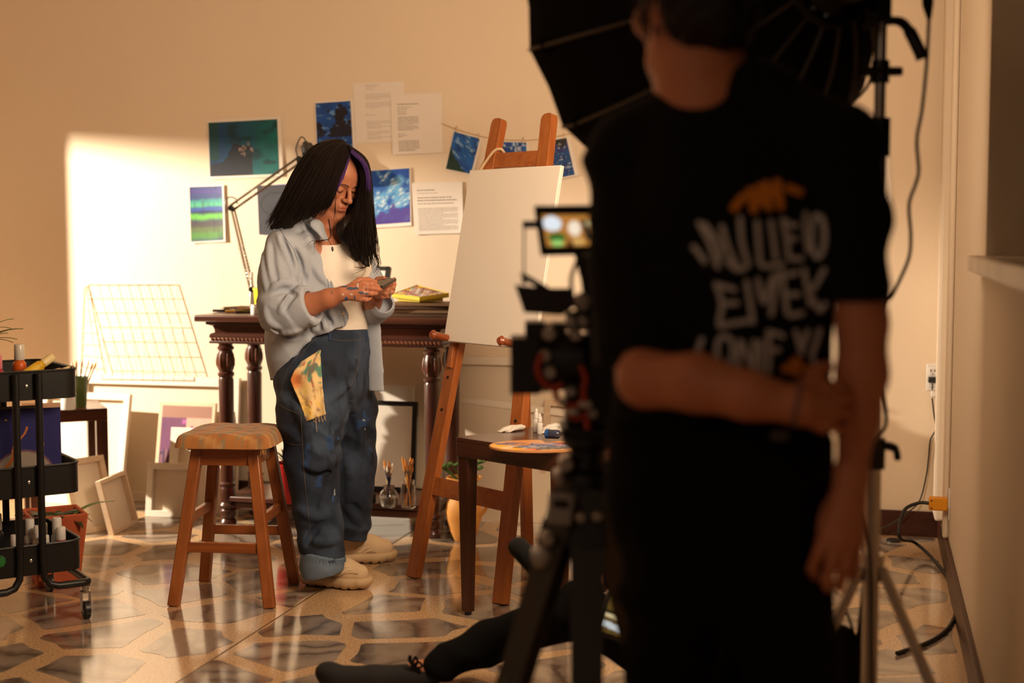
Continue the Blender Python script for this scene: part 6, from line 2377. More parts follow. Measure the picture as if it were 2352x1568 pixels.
cc = mixc(cc, rgb(214, 110, 40), np.clip(1.3 - np.hypot((ii - .08) * 3, (jj - .45) * 9), 0, .8))
cc = mixc(cc, rgb(130, 84, 90), np.clip((fbm(ii * 6, jj * 8, 21) - .6) * 8, 0, .6))
cc = mixc(cc, rgb(190, 50, 30), np.clip((fbm(ii * 9, jj * 12, 31) - .74) * 12, 0, .7))
i, j = np.meshgrid(np.arange(NU), np.arange(NV))
q = (j * (NU + 1) + i).ravel()
rag = part('paint_rag', (P, np.stack([q, q + NU + 1, q + NU + 2, q + 1], 1), cc), mat('rag_cloth', (.7, .6, .4), .9, vcol=True), None, world=True, fine=3)
sm = rag.modifiers.new('thick', 'SOLIDIFY')
sm.thickness = .002
tag(rag, 'cream rag with green, yellow and red paint hanging from the woman\'s jeans pocket', 'rag')
mb = MB()
for k in range(9):
    b = at(722 + k * 3, 958 + k % 3 * 2 - k, Yf[-1] + .002)
    mb.tube(spline([b, b + V3(rr_.uniform(-.006, .006), 0, -.012), b + V3(rr_.uniform(-.01, .01), 0, -.02 - (k == 2) * .03)], 4), .0008, 4)
part('frayed_threads', mb, mat('rag_thread', rgb(206, 170, 120), .9), rag, world=True)['kind'] = 'stuff'

# ---------------------------------------------------------------- the man standing with his back to us
man = thing('person', 'man in black T-shirt seen from behind, one arm folded behind his back', 'person', at(1660, 540, 2.40) * V3(1, 1, 0))
M_TSHIRT = mat('black_cotton', (.007, .0065, .0065), .95, spec=.15, bump=(120, .3, .003))
M_TROUSER = mat('black_trousers', (.005, .0048, .0046), .95, spec=.1)
S = Field((.05, 2.02, .70), (.72, 2.70, 1.98), .004)
mh = unit(V3(-.45, .89, -.08))
ml = unit(np.cross(EZ, mh))
mfr = Frame(at(1588, 2, 2.43), np.stack([mh, ml, np.cross(mh, ml)], 1))
head_sdf(S, mfr, 1.08)
S.chain([at(1620, 240, 2.42), at(1605, 160, 2.42), at(1590, 60, 2.44)], [.085, .074, .068], .02)
S.cap(at(1520, 300, 2.44), at(1800, 290, 2.40), .05, .05, .03)
# right arm hanging
S.chain([at(1935, 380, 2.35), at(1965, 560, 2.33), at(1980, 740, 2.31), at(1980, 860, 2.30), at(1970, 960, 2.29), at(1958, 1075, 2.275)], [.046, .040, .041, .041, .034, .0245], .015)
w_ = at(1956, 1085, 2.275)
for q in ((1902, 1222, 2.25), (1925, 1240, 2.24), (1948, 1246, 2.245), (1968, 1238, 2.26)):
    S.cap(w_, at(*q), .022, .0145, .014)
for f_, r in (([(1902, 1222, 2.25), (1880, 1270, 2.245), (1866, 1305, 2.265), (1872, 1325, 2.285)], .0098), ([(1925, 1240, 2.24), (1910, 1295, 2.235), (1898, 1335, 2.255), (1902, 1350, 2.275)], .0102), ([(1948, 1246, 2.245), (1940, 1300, 2.24), (1930, 1340, 2.26), (1930, 1352, 2.28)], .0098), ([(1968, 1238, 2.26), (1966, 1282, 2.255), (1960, 1315, 2.27), (1956, 1326, 2.285)], .0088)):
    S.chain([at(*q) for q in f_], [r * 1.15, r, r * .95, r * .85], .003)
S.chain([at(1935, 1140, 2.29), at(1885, 1200, 2.305), at(1862, 1245, 2.30), at(1852, 1280, 2.295)], [.020, .0145, .012, .010], .008)
# left arm folded behind the back
S.chain([at(1455, 390, 2.46), at(1462, 600, 2.42), at(1468, 800, 2.35), at(1482, 872, 2.29)], [.055, .050, .046, .043], .015)
S.chain([at(1482, 872, 2.29), at(1600, 878, 2.225), at(1720, 908, 2.185), at(1830, 930, 2.17)], [.044, .045, .037, .028], .015)
pw = at(1835, 930, 2.17)
for q in ((1893, 890, 2.205), (1897, 918, 2.195), (1897, 948, 2.195), (1890, 975, 2.205)):
    S.cap(pw, at(*q), .024, .0145, .014)
for f_, r in (([(1893, 890, 2.205), (1925, 885, 2.235), (1945, 885, 2.275), (1950, 888, 2.31)], .0100), ([(1897, 918, 2.195), (1930, 915, 2.225), (1953, 915, 2.265), (1958, 917, 2.31)], .0102), ([(1897, 948, 2.195), (1930, 948, 2.225), (1953, 948, 2.265), (1955, 950, 2.305)], .0100), ([(1890, 975, 2.205), (1920, 982, 2.23), (1940, 982, 2.265), (1944, 980, 2.30)], .0090)):
    S.chain([at(*q) for q in f_], [r * 1.15, r, r * .95, r * .85], .003)
S.chain([at(1845, 905, 2.19), at(1872, 868, 2.235), at(1885, 850, 2.265), at(1902, 842, 2.29)], [.020, .0145, .012, .010], .008)
msk = S.mesh(1)
part('body', msk, M_SKINM, man, world=True, fine=3)
del S
q = [at(1830, 930, 2.17) + frame(at(1830, 930, 2.17) - at(1720, 908, 2.185), EZ) @ V3(0, .0305 * math.cos(a), .0305 * math.sin(a)) for a in np.linspace(0, 2 * math.pi, 33)]
part('wristband', MB().tube(q, .0042, 6), mat('grey_band', (.07, .065, .08), .7), man, world=True, label='thin grey wristband')
H = Field(mfr.o - .19, mfr.o + .20, .004)
H.ell((-.022, 0, .040), (.116, .100, .112), .01, fr=mfr)
H.ell((-.050, 0, -.035), (.080, .082, .070), .03, fr=mfr)
H.ell((.135, 0, -.050), (.095, .11, .125), .006, op='sub', fr=mfr)
for sg in (-1, 1):
    H.ell((.015, sg * .095, -.035), (.045, .030, .050), .008, op='sub', fr=mfr)
H.ell(at(1470, 90, 2.40), (.050, .07, .075), .006, op='sub')
H.warp(lambda X, Y, Z: .003 * np.sin(90 * X + 2 * np.sin(40 * Z)) * np.sin(80 * Z + 60 * Y))
hm = part('hair', H.mesh(1), M_HAIR, man, world=True, fine=3, label='short black hair')
rg = np.random.default_rng(9)
S_ = []
for _ in range(420):
    a, z = rg.uniform(.5, 5.8), rg.uniform(-.05, .13)
    r = math.sqrt(max(0.02, 1 - ((z - .04) / .115) ** 2))
    p = V3(-.022 + .118 * r * math.cos(a) * 1, .102 * r * math.sin(a), z)
    if p[0] > .045:
        continue
    n_ = unit(p - V3(-.02, 0, .03))
    d = unit(V3(-.3, 0, -1) + rg.normal(0, .25, 3))
    S_.append([mfr(p), mfr(p + n_ * .006 + d * .018), mfr(p + n_ * .006 + d * .038)])
part('hair_tufts', tube_strands(S_, .0022), M_HAIR, hm, world=True)['kind'] = 'stuff'

T = Field((.04, 2.06, .78), (.74, 2.72, 1.66), .005)
tn = unit(V3(-.12, .99, 0))
T.chain([at(1690, 330, 2.42), at(1690, 480, 2.41), at(1682, 650, 2.41), at(1660, 850, 2.40), at(1652, 990, 2.40)], [.150, .185, .186, .184, .186], .04, n=tn, ratio=.62)
T.cap(at(1590, 232, 2.43), at(1440, 355, 2.46), .050, .072, .03)
T.cap(at(1680, 205, 2.41), at(1918, 335, 2.36), .052, .074, .03)
T.chain([at(1448, 370, 2.46), at(1462, 600, 2.42), at(1478, 860, 2.35)], [.074, .083, .082], .02)
T.chain([at(1925, 350, 2.35), at(1958, 520, 2.33), at(1974, 720, 2.31)], [.072, .060, .051], .02)
T.cap(at(1560, 480, 2.40), at(1520, 780, 2.36), .04, .05, .05)
T.cap(at(1832, 640, 2.38), at(1846, 960, 2.38), .058, .066, .03)
T.cap(at(1500, 880, 2.40), at(1490, 980, 2.40), .07, .07, .03)
T.cap(at(1670, 190, 2.42), at(1760, 232, 2.40), .045, .05, .03)
T.warp(folds(.009, 26, [(.5, .2, .8), (-.6, .3, .7), (.85, 0, .3)], 14))
a_ = at(1480, 826, 2.35)
sl, X, Y, Z = T.block(T.lo, T.lo + T.n * T.h)
lim = (X < at(1612, 800, 2.3)[0]) & (Y < 2.9)
d1 = -((Z - a_[2]) * .97 + (X - a_[0]) * -.13)
xr = at(1912, 690, 2.3)[0]
zr = at(1975, 690, 2.31)[2]
d2 = np.where(X > xr, -(Z - zr) + 0 * X + 0 * Y, -1)
cutL = np.where(X < at(1585, 800, 2.3)[0], np.minimum(d1 + 0 * Y, 1), -1)
T.F = np.maximum(T.F, np.maximum(cutL, d2)).astype(np.float32)
T.chain([at(1676, 720, 2.41), at(1660, 850, 2.40), at(1652, 990, 2.40)], [.180, .184, .188], .012, n=tn, ratio=.62)
T.cut(at(1650, 985, 2.4), (0, 0, -1))
T.ell(at(1598, 96, 2.42), (.094, .10, .082), .004, op='sub', R=np.array(Matrix.Rotation(.25, 3, 'Y')))
T.cap(at(1482, 872, 2.29), at(1520, 874, 2.26), .046, .046, .004, op='sub')
tm = T.mesh(2)
ts = part('black_t_shirt', tm, M_TSHIRT, man, world=True, fine=3)
tt = bvh(tm)
WHT = mat('shirt_print_white', (.50, .47, .46), .8)
ORG = mat('shirt_print_orange', rgb(206, 124, 24), .8)


def stroke(pts, w_, m_, nm='shirt_print'):
    P = spline([(1500 + x / 2.613, 350 + y / 2.613, 0) for x, y in pts], 7)
    vs = []
    for i, p in enumerate(P):
        d = P[min(i + 1, len(P) - 1)] - P[max(i - 1, 0)]
        d = d[:2] / (np.linalg.norm(d[:2]) + 1e-9)
        k = w_ * (1 if 0 < i < len(P) - 1 else .6)
        for sg in (-1, 0, 1):
            h = hit(tt, p[0] - d[1] * sg * k, p[1] + d[0] * sg * k, .0018)
            if h is None:
                return
            vs.append(h)
    n = len(P)
    fs = []
    for i in range(n - 1):
        for j in (0, 1):
            a = i * 3 + j
            fs.append((a, a + 1, a + 4, a + 3))
    for v in vs:
        if v[1] > 2.6:
            return
    part(nm, MB().add(vs, fs), m_, ts, world=True)


def oval(cx, cy, rx, ry):
    return [(cx + rx * math.cos(a), cy + ry * math.sin(a)) for a in np.linspace(-1.4, 4.88, 12)]


for st_ in ([(270, 410), (340, 540), (392, 700)], [(300, 420), (390, 540), (410, 640)], [(236, 556), (272, 600), (318, 665)], [(408, 430), (452, 580), (520, 718)], [(520, 380), (532, 540), (572, 690)], [(430, 640), (500, 700), (560, 690)],
            [(622, 405), (632, 560), (640, 680)], [(640, 682), (720, 680), (790, 668)], [(702, 398), (722, 540), (736, 650)], [(772, 388), (800, 520), (812, 640)], [(780, 402), (830, 440), (868, 428)], [(800, 512), (862, 520)], [(815, 640), (900, 636)], [(912, 350), (912, 480), (932, 606)], oval(992, 500, 42, 128),
            [(372, 775), (410, 900), (392, 1035)], [(376, 790), (440, 808), (500, 826)], [(410, 908), (515, 902)], [(384, 1044), (500, 1022), (610, 1006)], [(556, 760), (580, 900), (598, 1030)], [(626, 750), (640, 840), (668, 910)], [(668, 910), (690, 820), (724, 730)], [(744, 716), (722, 860), (706, 985)], [(770, 700), (786, 850), (806, 980)], [(790, 740), (872, 716)], [(800, 852), (884, 850)], [(812, 982), (904, 960)], [(900, 690), (922, 800), (942, 922)], [(1038, 690), (990, 770), (942, 840)], [(956, 868), (996, 945), (1046, 896)],
            [(296, 1108), (280, 1160), (262, 1206)], oval(430, 1186, 48, 88), [(522, 1120), (514, 1200), (508, 1290)], [(524, 1130), (560, 1210), (592, 1290)], [(604, 1120), (606, 1210), (602, 1300)], [(644, 1124), (646, 1230), (640, 1326)], [(690, 1060), (694, 1200), (688, 1326)], [(700, 1080), (750, 1090), (786, 1112)], [(700, 1192), (764, 1180)], [(850, 1060), (872, 1140), (892, 1216)], [(930, 1060), (910, 1120), (884, 1190)], [(1000, 1050), (976, 1140), (944, 1230)], [(952, 1236), (982, 1290)]):
    stroke(st_, 6.2, WHT)
for st_ in ([(474, 352), (505, 306), (556, 252)], [(574, 210), (596, 290), (606, 366)], [(632, 190), (640, 260), (650, 320)], [(676, 170), (684, 260), (694, 350)], [(740, 158), (752, 250), (764, 344)], [(716, 200), (724, 280)], [(790, 206), (840, 226), (896, 246)], [(770, 1310), (820, 1280), (872, 1232)], [(872, 1236), (866, 1290), (852, 1344)], [(908, 1280), (930, 1310), (936, 1346)], [(820, 1296), (846, 1320)]):
    stroke(st_, 9.5, ORG)

Pn = Field((.04, 2.08, .02), (.72, 2.80, 1.02), .007)
Pn.chain([at(1650, 930, 2.40), at(1650, 1090, 2.40)], [.188, .197], .04, n=tn, ratio=.70)
lf_, rf2 = V3(.30, 2.46, .05), V3(.52, 2.38, .05)
Pn.chain([at(1560, 1110, 2.42), at(1562, 1350, 2.44), lf_ * V3(1, 1, 0) + V3(-.02, .02, .5), lf_], [.118, .100, .078, .068], .03)
Pn.chain([at(1750, 1110, 2.38), at(1770, 1350, 2.37), rf2 * V3(1, 1, 0) + V3(-.02, .02, .5), rf2], [.118, .100, .078, .068], .03)
Pn.warp(folds(.010, 26, [(.6, 0, .8), (-.5, .2, .85)], 5))
Pn.cut((0, 0, .045), (0, 0, -1))
Pn.cut(at(1650, 955, 2.40), (0, 0, 1))
pm_ = Pn.mesh(1)
tr = part('trousers', pm_, M_TROUSER, man, world=True, fine=3)
pt = bvh(pm_)
h0, h1 = hit(pt, 1770, 1000, .002), hit(pt, 1808, 1000, .002)
if h0 is not None and h1 is not None:
    part('back_tag', MB().beam(h0, h1, .003, .016, EZ), mat('grey_tag', (.08, .078, .075), .7), tr, world=True, label='small grey tag at the back waistband')
for f_ in (lf_, rf2):
    Sx = Field(f_ - V3(.2, .2, .06), f_ + V3(.2, .3, .12), .005)
    Sx.chain([(f_[0], f_[1] - .05, .05), (f_[0] - .01, f_[1] + .05, .05), (f_[0] - .03, f_[1] + .15, .04)], [.046, .048, .044], .01)
    Sx.cut((0, 0, .003), (0, 0, -1))
    part('shoe', Sx.mesh(1), M_BLACKF, man, world=True, fine=3)

# ---------------------------------------------------------------- person sitting on the floor, leg stretched out
sit = thing('person', 'person in black sitting on the floor with one leg stretched out, holding a boom pole', 'person', V3(.50, 3.72, 0))
ank = onz(985, 1543, .06)
B = Field((-.46, 3.30, .0), (.95, 4.36, 1.02), .007)
hip = V3(.56, 3.66, .13)
knee = at(1330, 1400, 3.86)
B.chain([hip, (.60, 3.62, .38), (.59, 3.66, .58)], [.13, .125, .13], .05)
B.cap((.42, 3.68, .60), (.76, 3.60, .60), .065, .065, .04)
B.chain([hip + V3(-.06, .06, 0), knee, at(1120, 1475, 4.00), ank + V3(.03, 0, .02)], [.100, .072, .060, .050], .03)
B.chain([hip + V3(.05, -.02, 0), (.44, 4.05, .12), (.72, 3.98, .07)], [.095, .072, .050], .03)
B.chain([(.41, 3.68, .60), (.34, 3.78, .40), (.30, 3.90, .34)], [.058, .050, .042], .02)
B.chain([(.77, 3.60, .60), (.72, 3.76, .40), (.52, 3.90, .36)], [.058, .050, .042], .02)
B.warp(folds(.012, 28, [(.3, .2, .9), (.8, .3, .3)], 3))
B.F = np.maximum(B.F, 0)if False else B.F
B.cut((0, 0, .004), (0, 0, -1))
bx_ = B.mesh(1)
part('black_clothes', bx_, M_TROUSER, sit, world=True, fine=3)
N = Field((-.46, 3.4, .0), (.95, 4.36, 1.1), .006)
N.chain([ank + V3(.06, -.005, .02), ank + V3(-.03, 0, .0), ank + V3(-.07, .0, -.015)], [.030, .032, .034], .01)
N.chain([(.59, 3.66, .66), (.585, 3.69, .75)], [.055, .052], .02)
sfr = Frame(V3(.575, 3.715, .84), frame(V3(-.35, .93, -.12), V3(-.93, -.35, 0)))
head_sdf(N, sfr, 1.0)
for (w0_, w1_, tgt) in (((.30, 3.90, .34), (.245, 3.93, .335), (.225, 3.95, .33)), ((.52, 3.90, .36), (.46, 3.93, .345), (.44, 3.94, .33))):
    w0_, w1_ = np.array(w0_), np.array(w1_)
    N.cap(w0_, w1_, .027, .026, .01)
    for k in range(4):
        b = w1_ + V3(-.012 + .008 * k, .01, .012 - .014 * k)
        N.chain([b, b + V3(-.022, .02, -.002), b + V3(-.03, .0, -.022), b + V3(-.012, -.012, -.03)], [.011, .0095, .009, .0085], .003)
    N.chain([w1_ + V3(0, -.01, .015), w1_ + V3(-.025, -.018, .022), w1_ + V3(-.04, -.008, .01)], [.012, .011, .0095], .004)
part('body', N.mesh(1), M_SKINM, sit, world=True, fine=3)
Hs = Field(sfr.o - .18, sfr.o + .18, .005)
Hs.ell((-.02, 0, .04), (.112, .094, .104), .01, fr=sfr)
Hs.ell((.135, 0, -.045), (.085, .085, .12), .006, op='sub', fr=sfr)
part('hair', Hs.mesh(1), M_HAIR, sit, world=True, fine=3)
SS = Field(onz(735, 1568, 0) - V3(.05, .2, .01), ank + V3(.12, .18, .16), .004)
toe = onz(752, 1560, .05)
SS.chain([ank + V3(-.005, 0, -.014), ank * .45 + toe * .55 + V3(0, 0, -.012), toe + V3(.02, 0, 0)], [.040, .040, .040], .02)
SS.ell(toe + V3(.0, 0, .022), (.035, .035, .028), .02)
SS.cut((0, 0, .004), (0, 0, -1))
so = part('shoe', SS.mesh(1), mat('black_canvas_shoe', (.012, .011, .011), .85, bump=(200, .4, .002)), sit, world=True, fine=3)
mb = MB()
lc = at(946, 1532, ank[1] - .03)
for k in range(4):
    a = k * .8 - .6
    mb.tube(spline([lc, lc + V3(.018 * math.cos(a), -.004, .022 * math.sin(a) + .012), lc + V3(.030 * math.cos(a), -.006, .022 * math.sin(a)), lc + V3(.008, -.004, -.002)], 6), .0035, 6)
part('lace_bow', mb, M_BLACKF, so, world=True)['kind'] = 'stuff'
# microphone on its pole and the small monitor
m0, m1 = at(1182, 1247, 3.95), at(1275, 1345, 3.93)
dm = unit(m1 - m0)
mic = thing('boom_microphone', 'black foam boom microphone on a pole pointing up to the left', 'microphone', m1)
part('windscreen', MB().tube([m0 - dm * .012, m0 - dm * .004, m0 + dm * .012, m0 + dm * .10, m1, m1 + dm * .01], [.012, .022, .029, .0305, .0305, .02], 20), mat('foam', (.006, .006, .006), 1.0, bump=(300, .6, .003)), mic, world=True, fine=1.2)
part('pole', MB().tube([m1, m1 + dm * .10, V3(.235, 3.93, .325) + V3(0, .01, -.006), V3(.62, 3.99, .30)], [.012, .010, .010, .010], 12), M_BLACK, mic, world=True)
mo = thing('field_monitor', 'small lit monitor tilted low behind the tripod', 'monitor', at(1436, 1420, 3.55))
c = at(1432, 1418, 3.55)
R = frame(V3(.93, .1, -.35), V3(.28, .42, .86))
part('housing', MB().box(c + R @ V3(0, 0, -.010), (.11, .115, .018), R), M_BLACKP, mo, world=True, bev=.003)
L_ = R[:, 0] * .048
U_ = R[:, 1] * .050


def scr2(u, v):
    k = mixc(rgb(110, 88, 40), rgb(70, 56, 26), fbm(u * 5, v * 6, 3))
    k = mixc(k, rgb(210, 200, 160), np.abs(v - .40 + .1 * (u - .5)) < .05)
    k = mixc(k, rgb(200, 216, 226), np.abs(v - .17 + .1 * (u - .5)) < .08)
    return mixc(k, rgb(14, 12, 8), (np.abs(v - .52) < .035) | (u > .9))


part('lit_screen', painted(scr2, c - L_ - U_, c + L_ - U_, c + L_ + U_, c - L_ + U_, 40, 40), mat('screen_glow_small', (0, 0, 0), .3, vcol=True, emit=((1, 1, 1), .55)), mo, world=True)

# ---------------------------------------------------------------- film camera on a tripod


def pbox(mb, u0, v0, u1, v1, Y0, dY):
    a, b = at(u0, v1, Y0), at(u1, v0, Y0)
    c = V3((a[0] + b[0]) / 2, Y0 + dY / 2, (a[2] + b[2]) / 2)
    return mb.box(c, (abs(b[0] - a[0]), dY, abs(b[2] - a[2])))


CY = 2.72
filmcam = thing('film_camera', 'black rigged film camera with a top monitor, pointing away to the left', 'camera', at(1330, 900, CY))
mb = MB()
q0 = [at(u, v, Y) for u, v, Y in ((1242, 588, CY), (1400, 584, CY + .02), (1400, 470, CY + .035), (1226, 472, CY + .02))]
mb.hexa([q0[0], q0[1], q0[1] + V3(0, .022, 0), q0[0] + V3(0, .022, 0), q0[3], q0[2], q0[2] + V3(0, .022, 0), q0[3] + V3(0, .022, 0)])
part('monitor', mb, M_BLACKP, filmcam, world=True, bev=.003)


def scr(u, v):
    k = mixc(rgb(190, 132, 60), rgb(160, 104, 44), fbm(u * 4, v * 4, 3))
    k = mixc(k, rgb(216, 228, 236), (np.hypot((u - .15) * 1.5, (v - .72) * 1.0) < .24))
    k = mixc(k, rgb(238, 222, 200), (np.hypot((u - .52) * 2.0, (v - .56) * .9) < .22))
    k = mixc(k, rgb(52, 100, 40), (np.hypot((u - .2), (v - .28) * 1.2) < .16))
    k = mixc(k, rgb(150, 206, 110), (np.hypot((u - .2) * 1.2, (v - .1) * 1.4) < .13))
    k = mixc(k, rgb(50, 40, 32), (np.abs(u - .70 - (.6 - v) * .12) < .045) & (v > .2) & (v < .86))
    k = mixc(k, rgb(222, 206, 150), np.hypot((u - .82), (v - .72)) < .11)
    k = mixc(k, rgb(200, 158, 90), (np.hypot((u - .56), (v - .14)) < .12) | (np.hypot((u - .88), (v - .2)) < .1))
    return mixc(k, rgb(90, 56, 30), (v < .18) & (np.abs(u - .42) < .06))


e0, e1, e2, e3 = [p - V3(0, .002, 0) for p in (at(1256, 566, CY - .001), at(1384, 563, CY + .016), at(1384, 493, CY + .028), at(1244, 493, CY + .016))]
part('screen', painted(scr, e0, e1, e2, e3, 60, 44), mat('screen_glow', (0, 0, 0), .3, vcol=True, emit=((1, 1, 1), 1.0)), filmcam, world=True)
mb = MB()
pbox(mb, 1200, 507, 1236, 524, CY + .01, .02)
mb.tube([at(1204, 516, CY + .02), at(1203, 640, CY + .02)], .0022, 6)
mb.tube([at(1204, 640, CY + .02), at(1203, 652, CY + .02)], .005, 8)
part('antenna', mb, M_BLACKP, filmcam, world=True)
mb = MB()
for p in ([(1320, 586), (1366, 586), (1366, 650), (1334, 640)], [(1334, 636), (1372, 640), (1380, 760), (1350, 760)]):
    mb.hexa([at(u, v, CY) for u, v in p] + [at(u, v, CY) + V3(0, .03, 0) for u, v in p])
part('monitor_arm', mb, M_BLACK, filmcam, world=True, bev=.002)
mb = MB()
for p in ([(1182, 654), (1204, 718), (1290, 724), (1318, 705), (1318, 662), (1252, 662)], [(1194, 628), (1200, 640), (1246, 668), (1262, 660), (1202, 626)]):
    n = len(p)
    f_ = [at(u, v, CY) for u, v in p]
    b_ = [q + V3(.0, .012, 0) for q in f_]
    mb.add(f_ + b_, [tuple(range(n)), tuple(reversed(range(n, 2 * n)))] + [(k, n + k, n + (k + 1) % n, (k + 1) % n) for k in range(n)])
part('matte_box_flag', mb, mat('flag_black', (.016, .013, .010), .6), filmcam, world=True)
mb = MB()
pbox(mb, 1172, 776, 1242, 906, CY - .02, .10)
part('matte_box', mb, M_BLACK, filmcam, world=True, bev=.004)
mb = MB()
pbox(mb, 1206, 740, 1252, 880, CY, .09)
pbox(mb, 1268, 742, 1300, 872, CY + .01, .08)
part('lens', MB().tube([at(1225, 830, CY + .05), at(1290, 828, CY + .04), at(1350, 826, CY + .03)], [.062, .058, .05], 24), M_BLACKP, filmcam, world=True)
part('lens_support', mb, M_BLACK, filmcam, world=True, bev=.004)
mb = MB()
pbox(mb, 1352, 720, 1480, 980, CY - .02, .16)
pbox(mb, 1300, 880, 1480, 990, CY, .12)
part('camera_body', mb, M_BLACK, filmcam, world=True, bev=.006)
mb = MB()
pbox(mb, 1300, 716, 1420, 742, CY, .05)
part('top_plate', mb, M_BLACK, filmcam, world=True, bev=.003)
for v in (748, 876):
    part('rod', MB().tube([at(1215, v, CY + .02), at(1420, v + 4, CY + .02)], .0075, 12), M_STEEL, filmcam, world=True)
knobs = [(1262, 768, .013), (1252, 818, .012), (1263, 856, .013), (1312, 740, .011), (1340, 738, .010), (1322, 770, .012), (1338, 690, .014), (1340, 705, .008), (1300, 1068, .014), (1283, 1096, .010), (1312, 900, .010), (1360, 950, .011)]
for u, v, r in knobs:
    p = at(u, v, CY - .035)
    part('knob', MB().tube([p + V3(0, .06, 0), p, p - V3(0, .004, 0)], [r, r, r * .7], 14), mat('knob_grey', (.42, .38, .34), .35, metal=.6), filmcam, world=True)
ORC = mat('orange_cable', rgb(168, 54, 24), .5)
BKC = mat('black_cable', (.012, .011, .01), .5)
for pts in ([(1246, 812), (1236, 836), (1238, 862), (1256, 884), (1280, 892)], [(1290, 880), (1275, 905), (1300, 930), (1330, 928), (1345, 910)], [(1300, 935), (1320, 960), (1345, 955), (1350, 985)], [(1335, 840), (1345, 870), (1340, 900), (1350, 940)]):
    part('cable', MB().tube(spline([at(u, v, CY - .04) for u, v in pts], 6), .0058, 8), ORC, filmcam, world=True, label='orange-red cable')
for pts in ([(1330, 590), (1312, 640), (1320, 700), (1345, 720)], [(1390, 590), (1400, 660), (1395, 730)]):
    part('cable', MB().tube(spline([at(u, v, CY - .03) for u, v in pts], 6), .004, 8), BKC, filmcam, world=True)
mb = MB()
pbox(mb, 1290, 985, 1400, 1010, CY - .03, .14)
part('baseplate', mb, M_BLACK, filmcam, world=True, bev=.003)
for (u, v, wd, hh) in ((1315, 946, 26, 14), (1345, 930, 30, 14), (1292, 926, 14, 22)):
    mb = MB()
    pbox(mb, u - wd / 2, v - hh / 2, u + wd / 2, v + hh / 2, CY - .05, .02)
    part('connector', mb, mat('pale_connector', (.55, .50, .46), .4), filmcam, world=True, bev=.003)

tri = thing('tripod', 'black video tripod with a grey label under the film camera', 'tripod', at(1345, 1100, CY) * V3(1, 1, 0))
hub = at(1350, 1120, CY + .02)
mb = MB()
mb.lathe([(.055, -.02), (.06, 0), (.055, .03), (.035, .045), (.035, .075), (.05, .085), (.05, .105)], hub, 20)
part('head', mb, M_BLACK, tri, world=True, bev=.002)
feet = [onz(985, 2205, .012), onz(1345, 2240, .012), onz(1560, 1900, .012)]
for k, f_ in enumerate(feet):
    a = hub + unit((f_ - hub) * V3(1, 1, 0)) * .045
    dleg = f_ - a
    s = unit(np.cross(dleg, EZ))
    mb = MB().beam(a, a + dleg * .56, .066, .034, s if False else np.cross(s, dleg), .058, .03)
    lg = part('leg', mb, mat('tripod_grey', (.022, .018, .016), .5), tri, world=True)
    part('lower_leg', MB().tube([a + dleg * .42, f_], .019, 10), M_BLACK, lg, world=True)
    part('leg_brace', MB().beam(a + dleg * .53 - s * .035, a + dleg * .53 + s * .035, .04, .045, dleg), M_BLACK, lg, world=True, bev=.004)
    part('leg_clamp', MB().beam(a + dleg * .10 - s * .038, a + dleg * .10 + s * .038, .035, .05, dleg), M_BLACK, lg, world=True, bev=.004)
    part('foot', MB().sphere(f_ + V3(0, 0, .012), (.024, .024, .022), 12, 8), mat('rubber', (.01, .01, .01), .9), lg, world=True)
lc = at(1286, 1168, CY - .085)
R = frame(V3(1, .1, -.12), V3(-.28, .1, 1))
lp_ = part('label_plate', MB().box(lc, (.046, .010, .058), np.stack([R[:, 0], R[:, 2], R[:, 1]], 1)), mat('grey_label', (.34, .31, .28), .5), tri, world=True, bev=.002, label='grey rectangular label plate')
part('label_window', MB().box(lc + V3(.002, -.0055, .010), (.028, .002, .014), np.stack([R[:, 0], R[:, 2], R[:, 1]], 1)), M_BLACKP, lp_, world=True)
for u, v, r in ((1245, 1282, .020), (1258, 1240, .014), (1335, 1190, .010), (1372, 1188, .010), (1340, 1350, .010), (1368, 1345, .011)):
    p = at(u, v, CY - .07)
    part('clamp_knob', MB().tube([p + V3(0, .05, 0), p, p - V3(0, .005, 0)], [r, r, r * .6], 16), mat('knob_grey', None), tri, world=True)
part('pan_handle', MB().tube([hub + V3(.03, -.04, .05), hub + V3(.12, -.16, .0), hub + V3(.20, -.26, -.06)], [.009, .009, .014], 10), M_BLACK, tri, world=True)

# ---------------------------------------------------------------- softbox on its light stand
SY = 3.20
ap = OCT_C - OCT_AX * .42
sx_ = unit(np.cross(EZ, OCT_AX))
sz_ = np.cross(OCT_AX, sx_)
NR = 16
RR = .475
sb = thing('softbox', 'big black many-sided softbox seen from behind, lighting the room', 'softbox', ap)


def rimp(k, r=RR, d=0.0):
    a = 2 * math.pi * (k + .32) / NR
    return OCT_C + r * (math.cos(a) * sx_ + math.sin(a) * sz_) + OCT_AX * d


prof_ = [(.10, -.42), (.20, -.365), (.30, -.285), (.40, -.17), (RR, 0), (RR * 1.0, .05)]
for k in range(NR):
    vs = []
    for r, d in prof_:
        for kk in (k, k + .5, k + 1):
            vs.append(rimp(kk, r * (.985 if kk == k + .5 else 1) * (math.cos(math.pi / NR) if kk == k + .5 else 1), d))
    fs = []
    for i in range(len(prof_) - 1):
        for j in range(2):
            a = i * 3 + j
            fs.append((a, a + 1, a + 4, a + 3))
    p_ = part('fabric_panel', MB().add(vs, fs), M_BLACKF, sb, world=True)
    part('rib', MB().tube(spline([rimp(k, r + .004, d - .004) for r, d in prof_], 4), .0042, 6), mat('rib_grey', (.09, .08, .07), .35, metal=.5), sb, world=True)
    part('corner_pocket', MB().beam(rimp(k, RR + .006, -.004), rimp(k, RR - .07, -.055), .035, .012, OCT_AX), M_BLACKF, sb, world=True)
mb = MB()
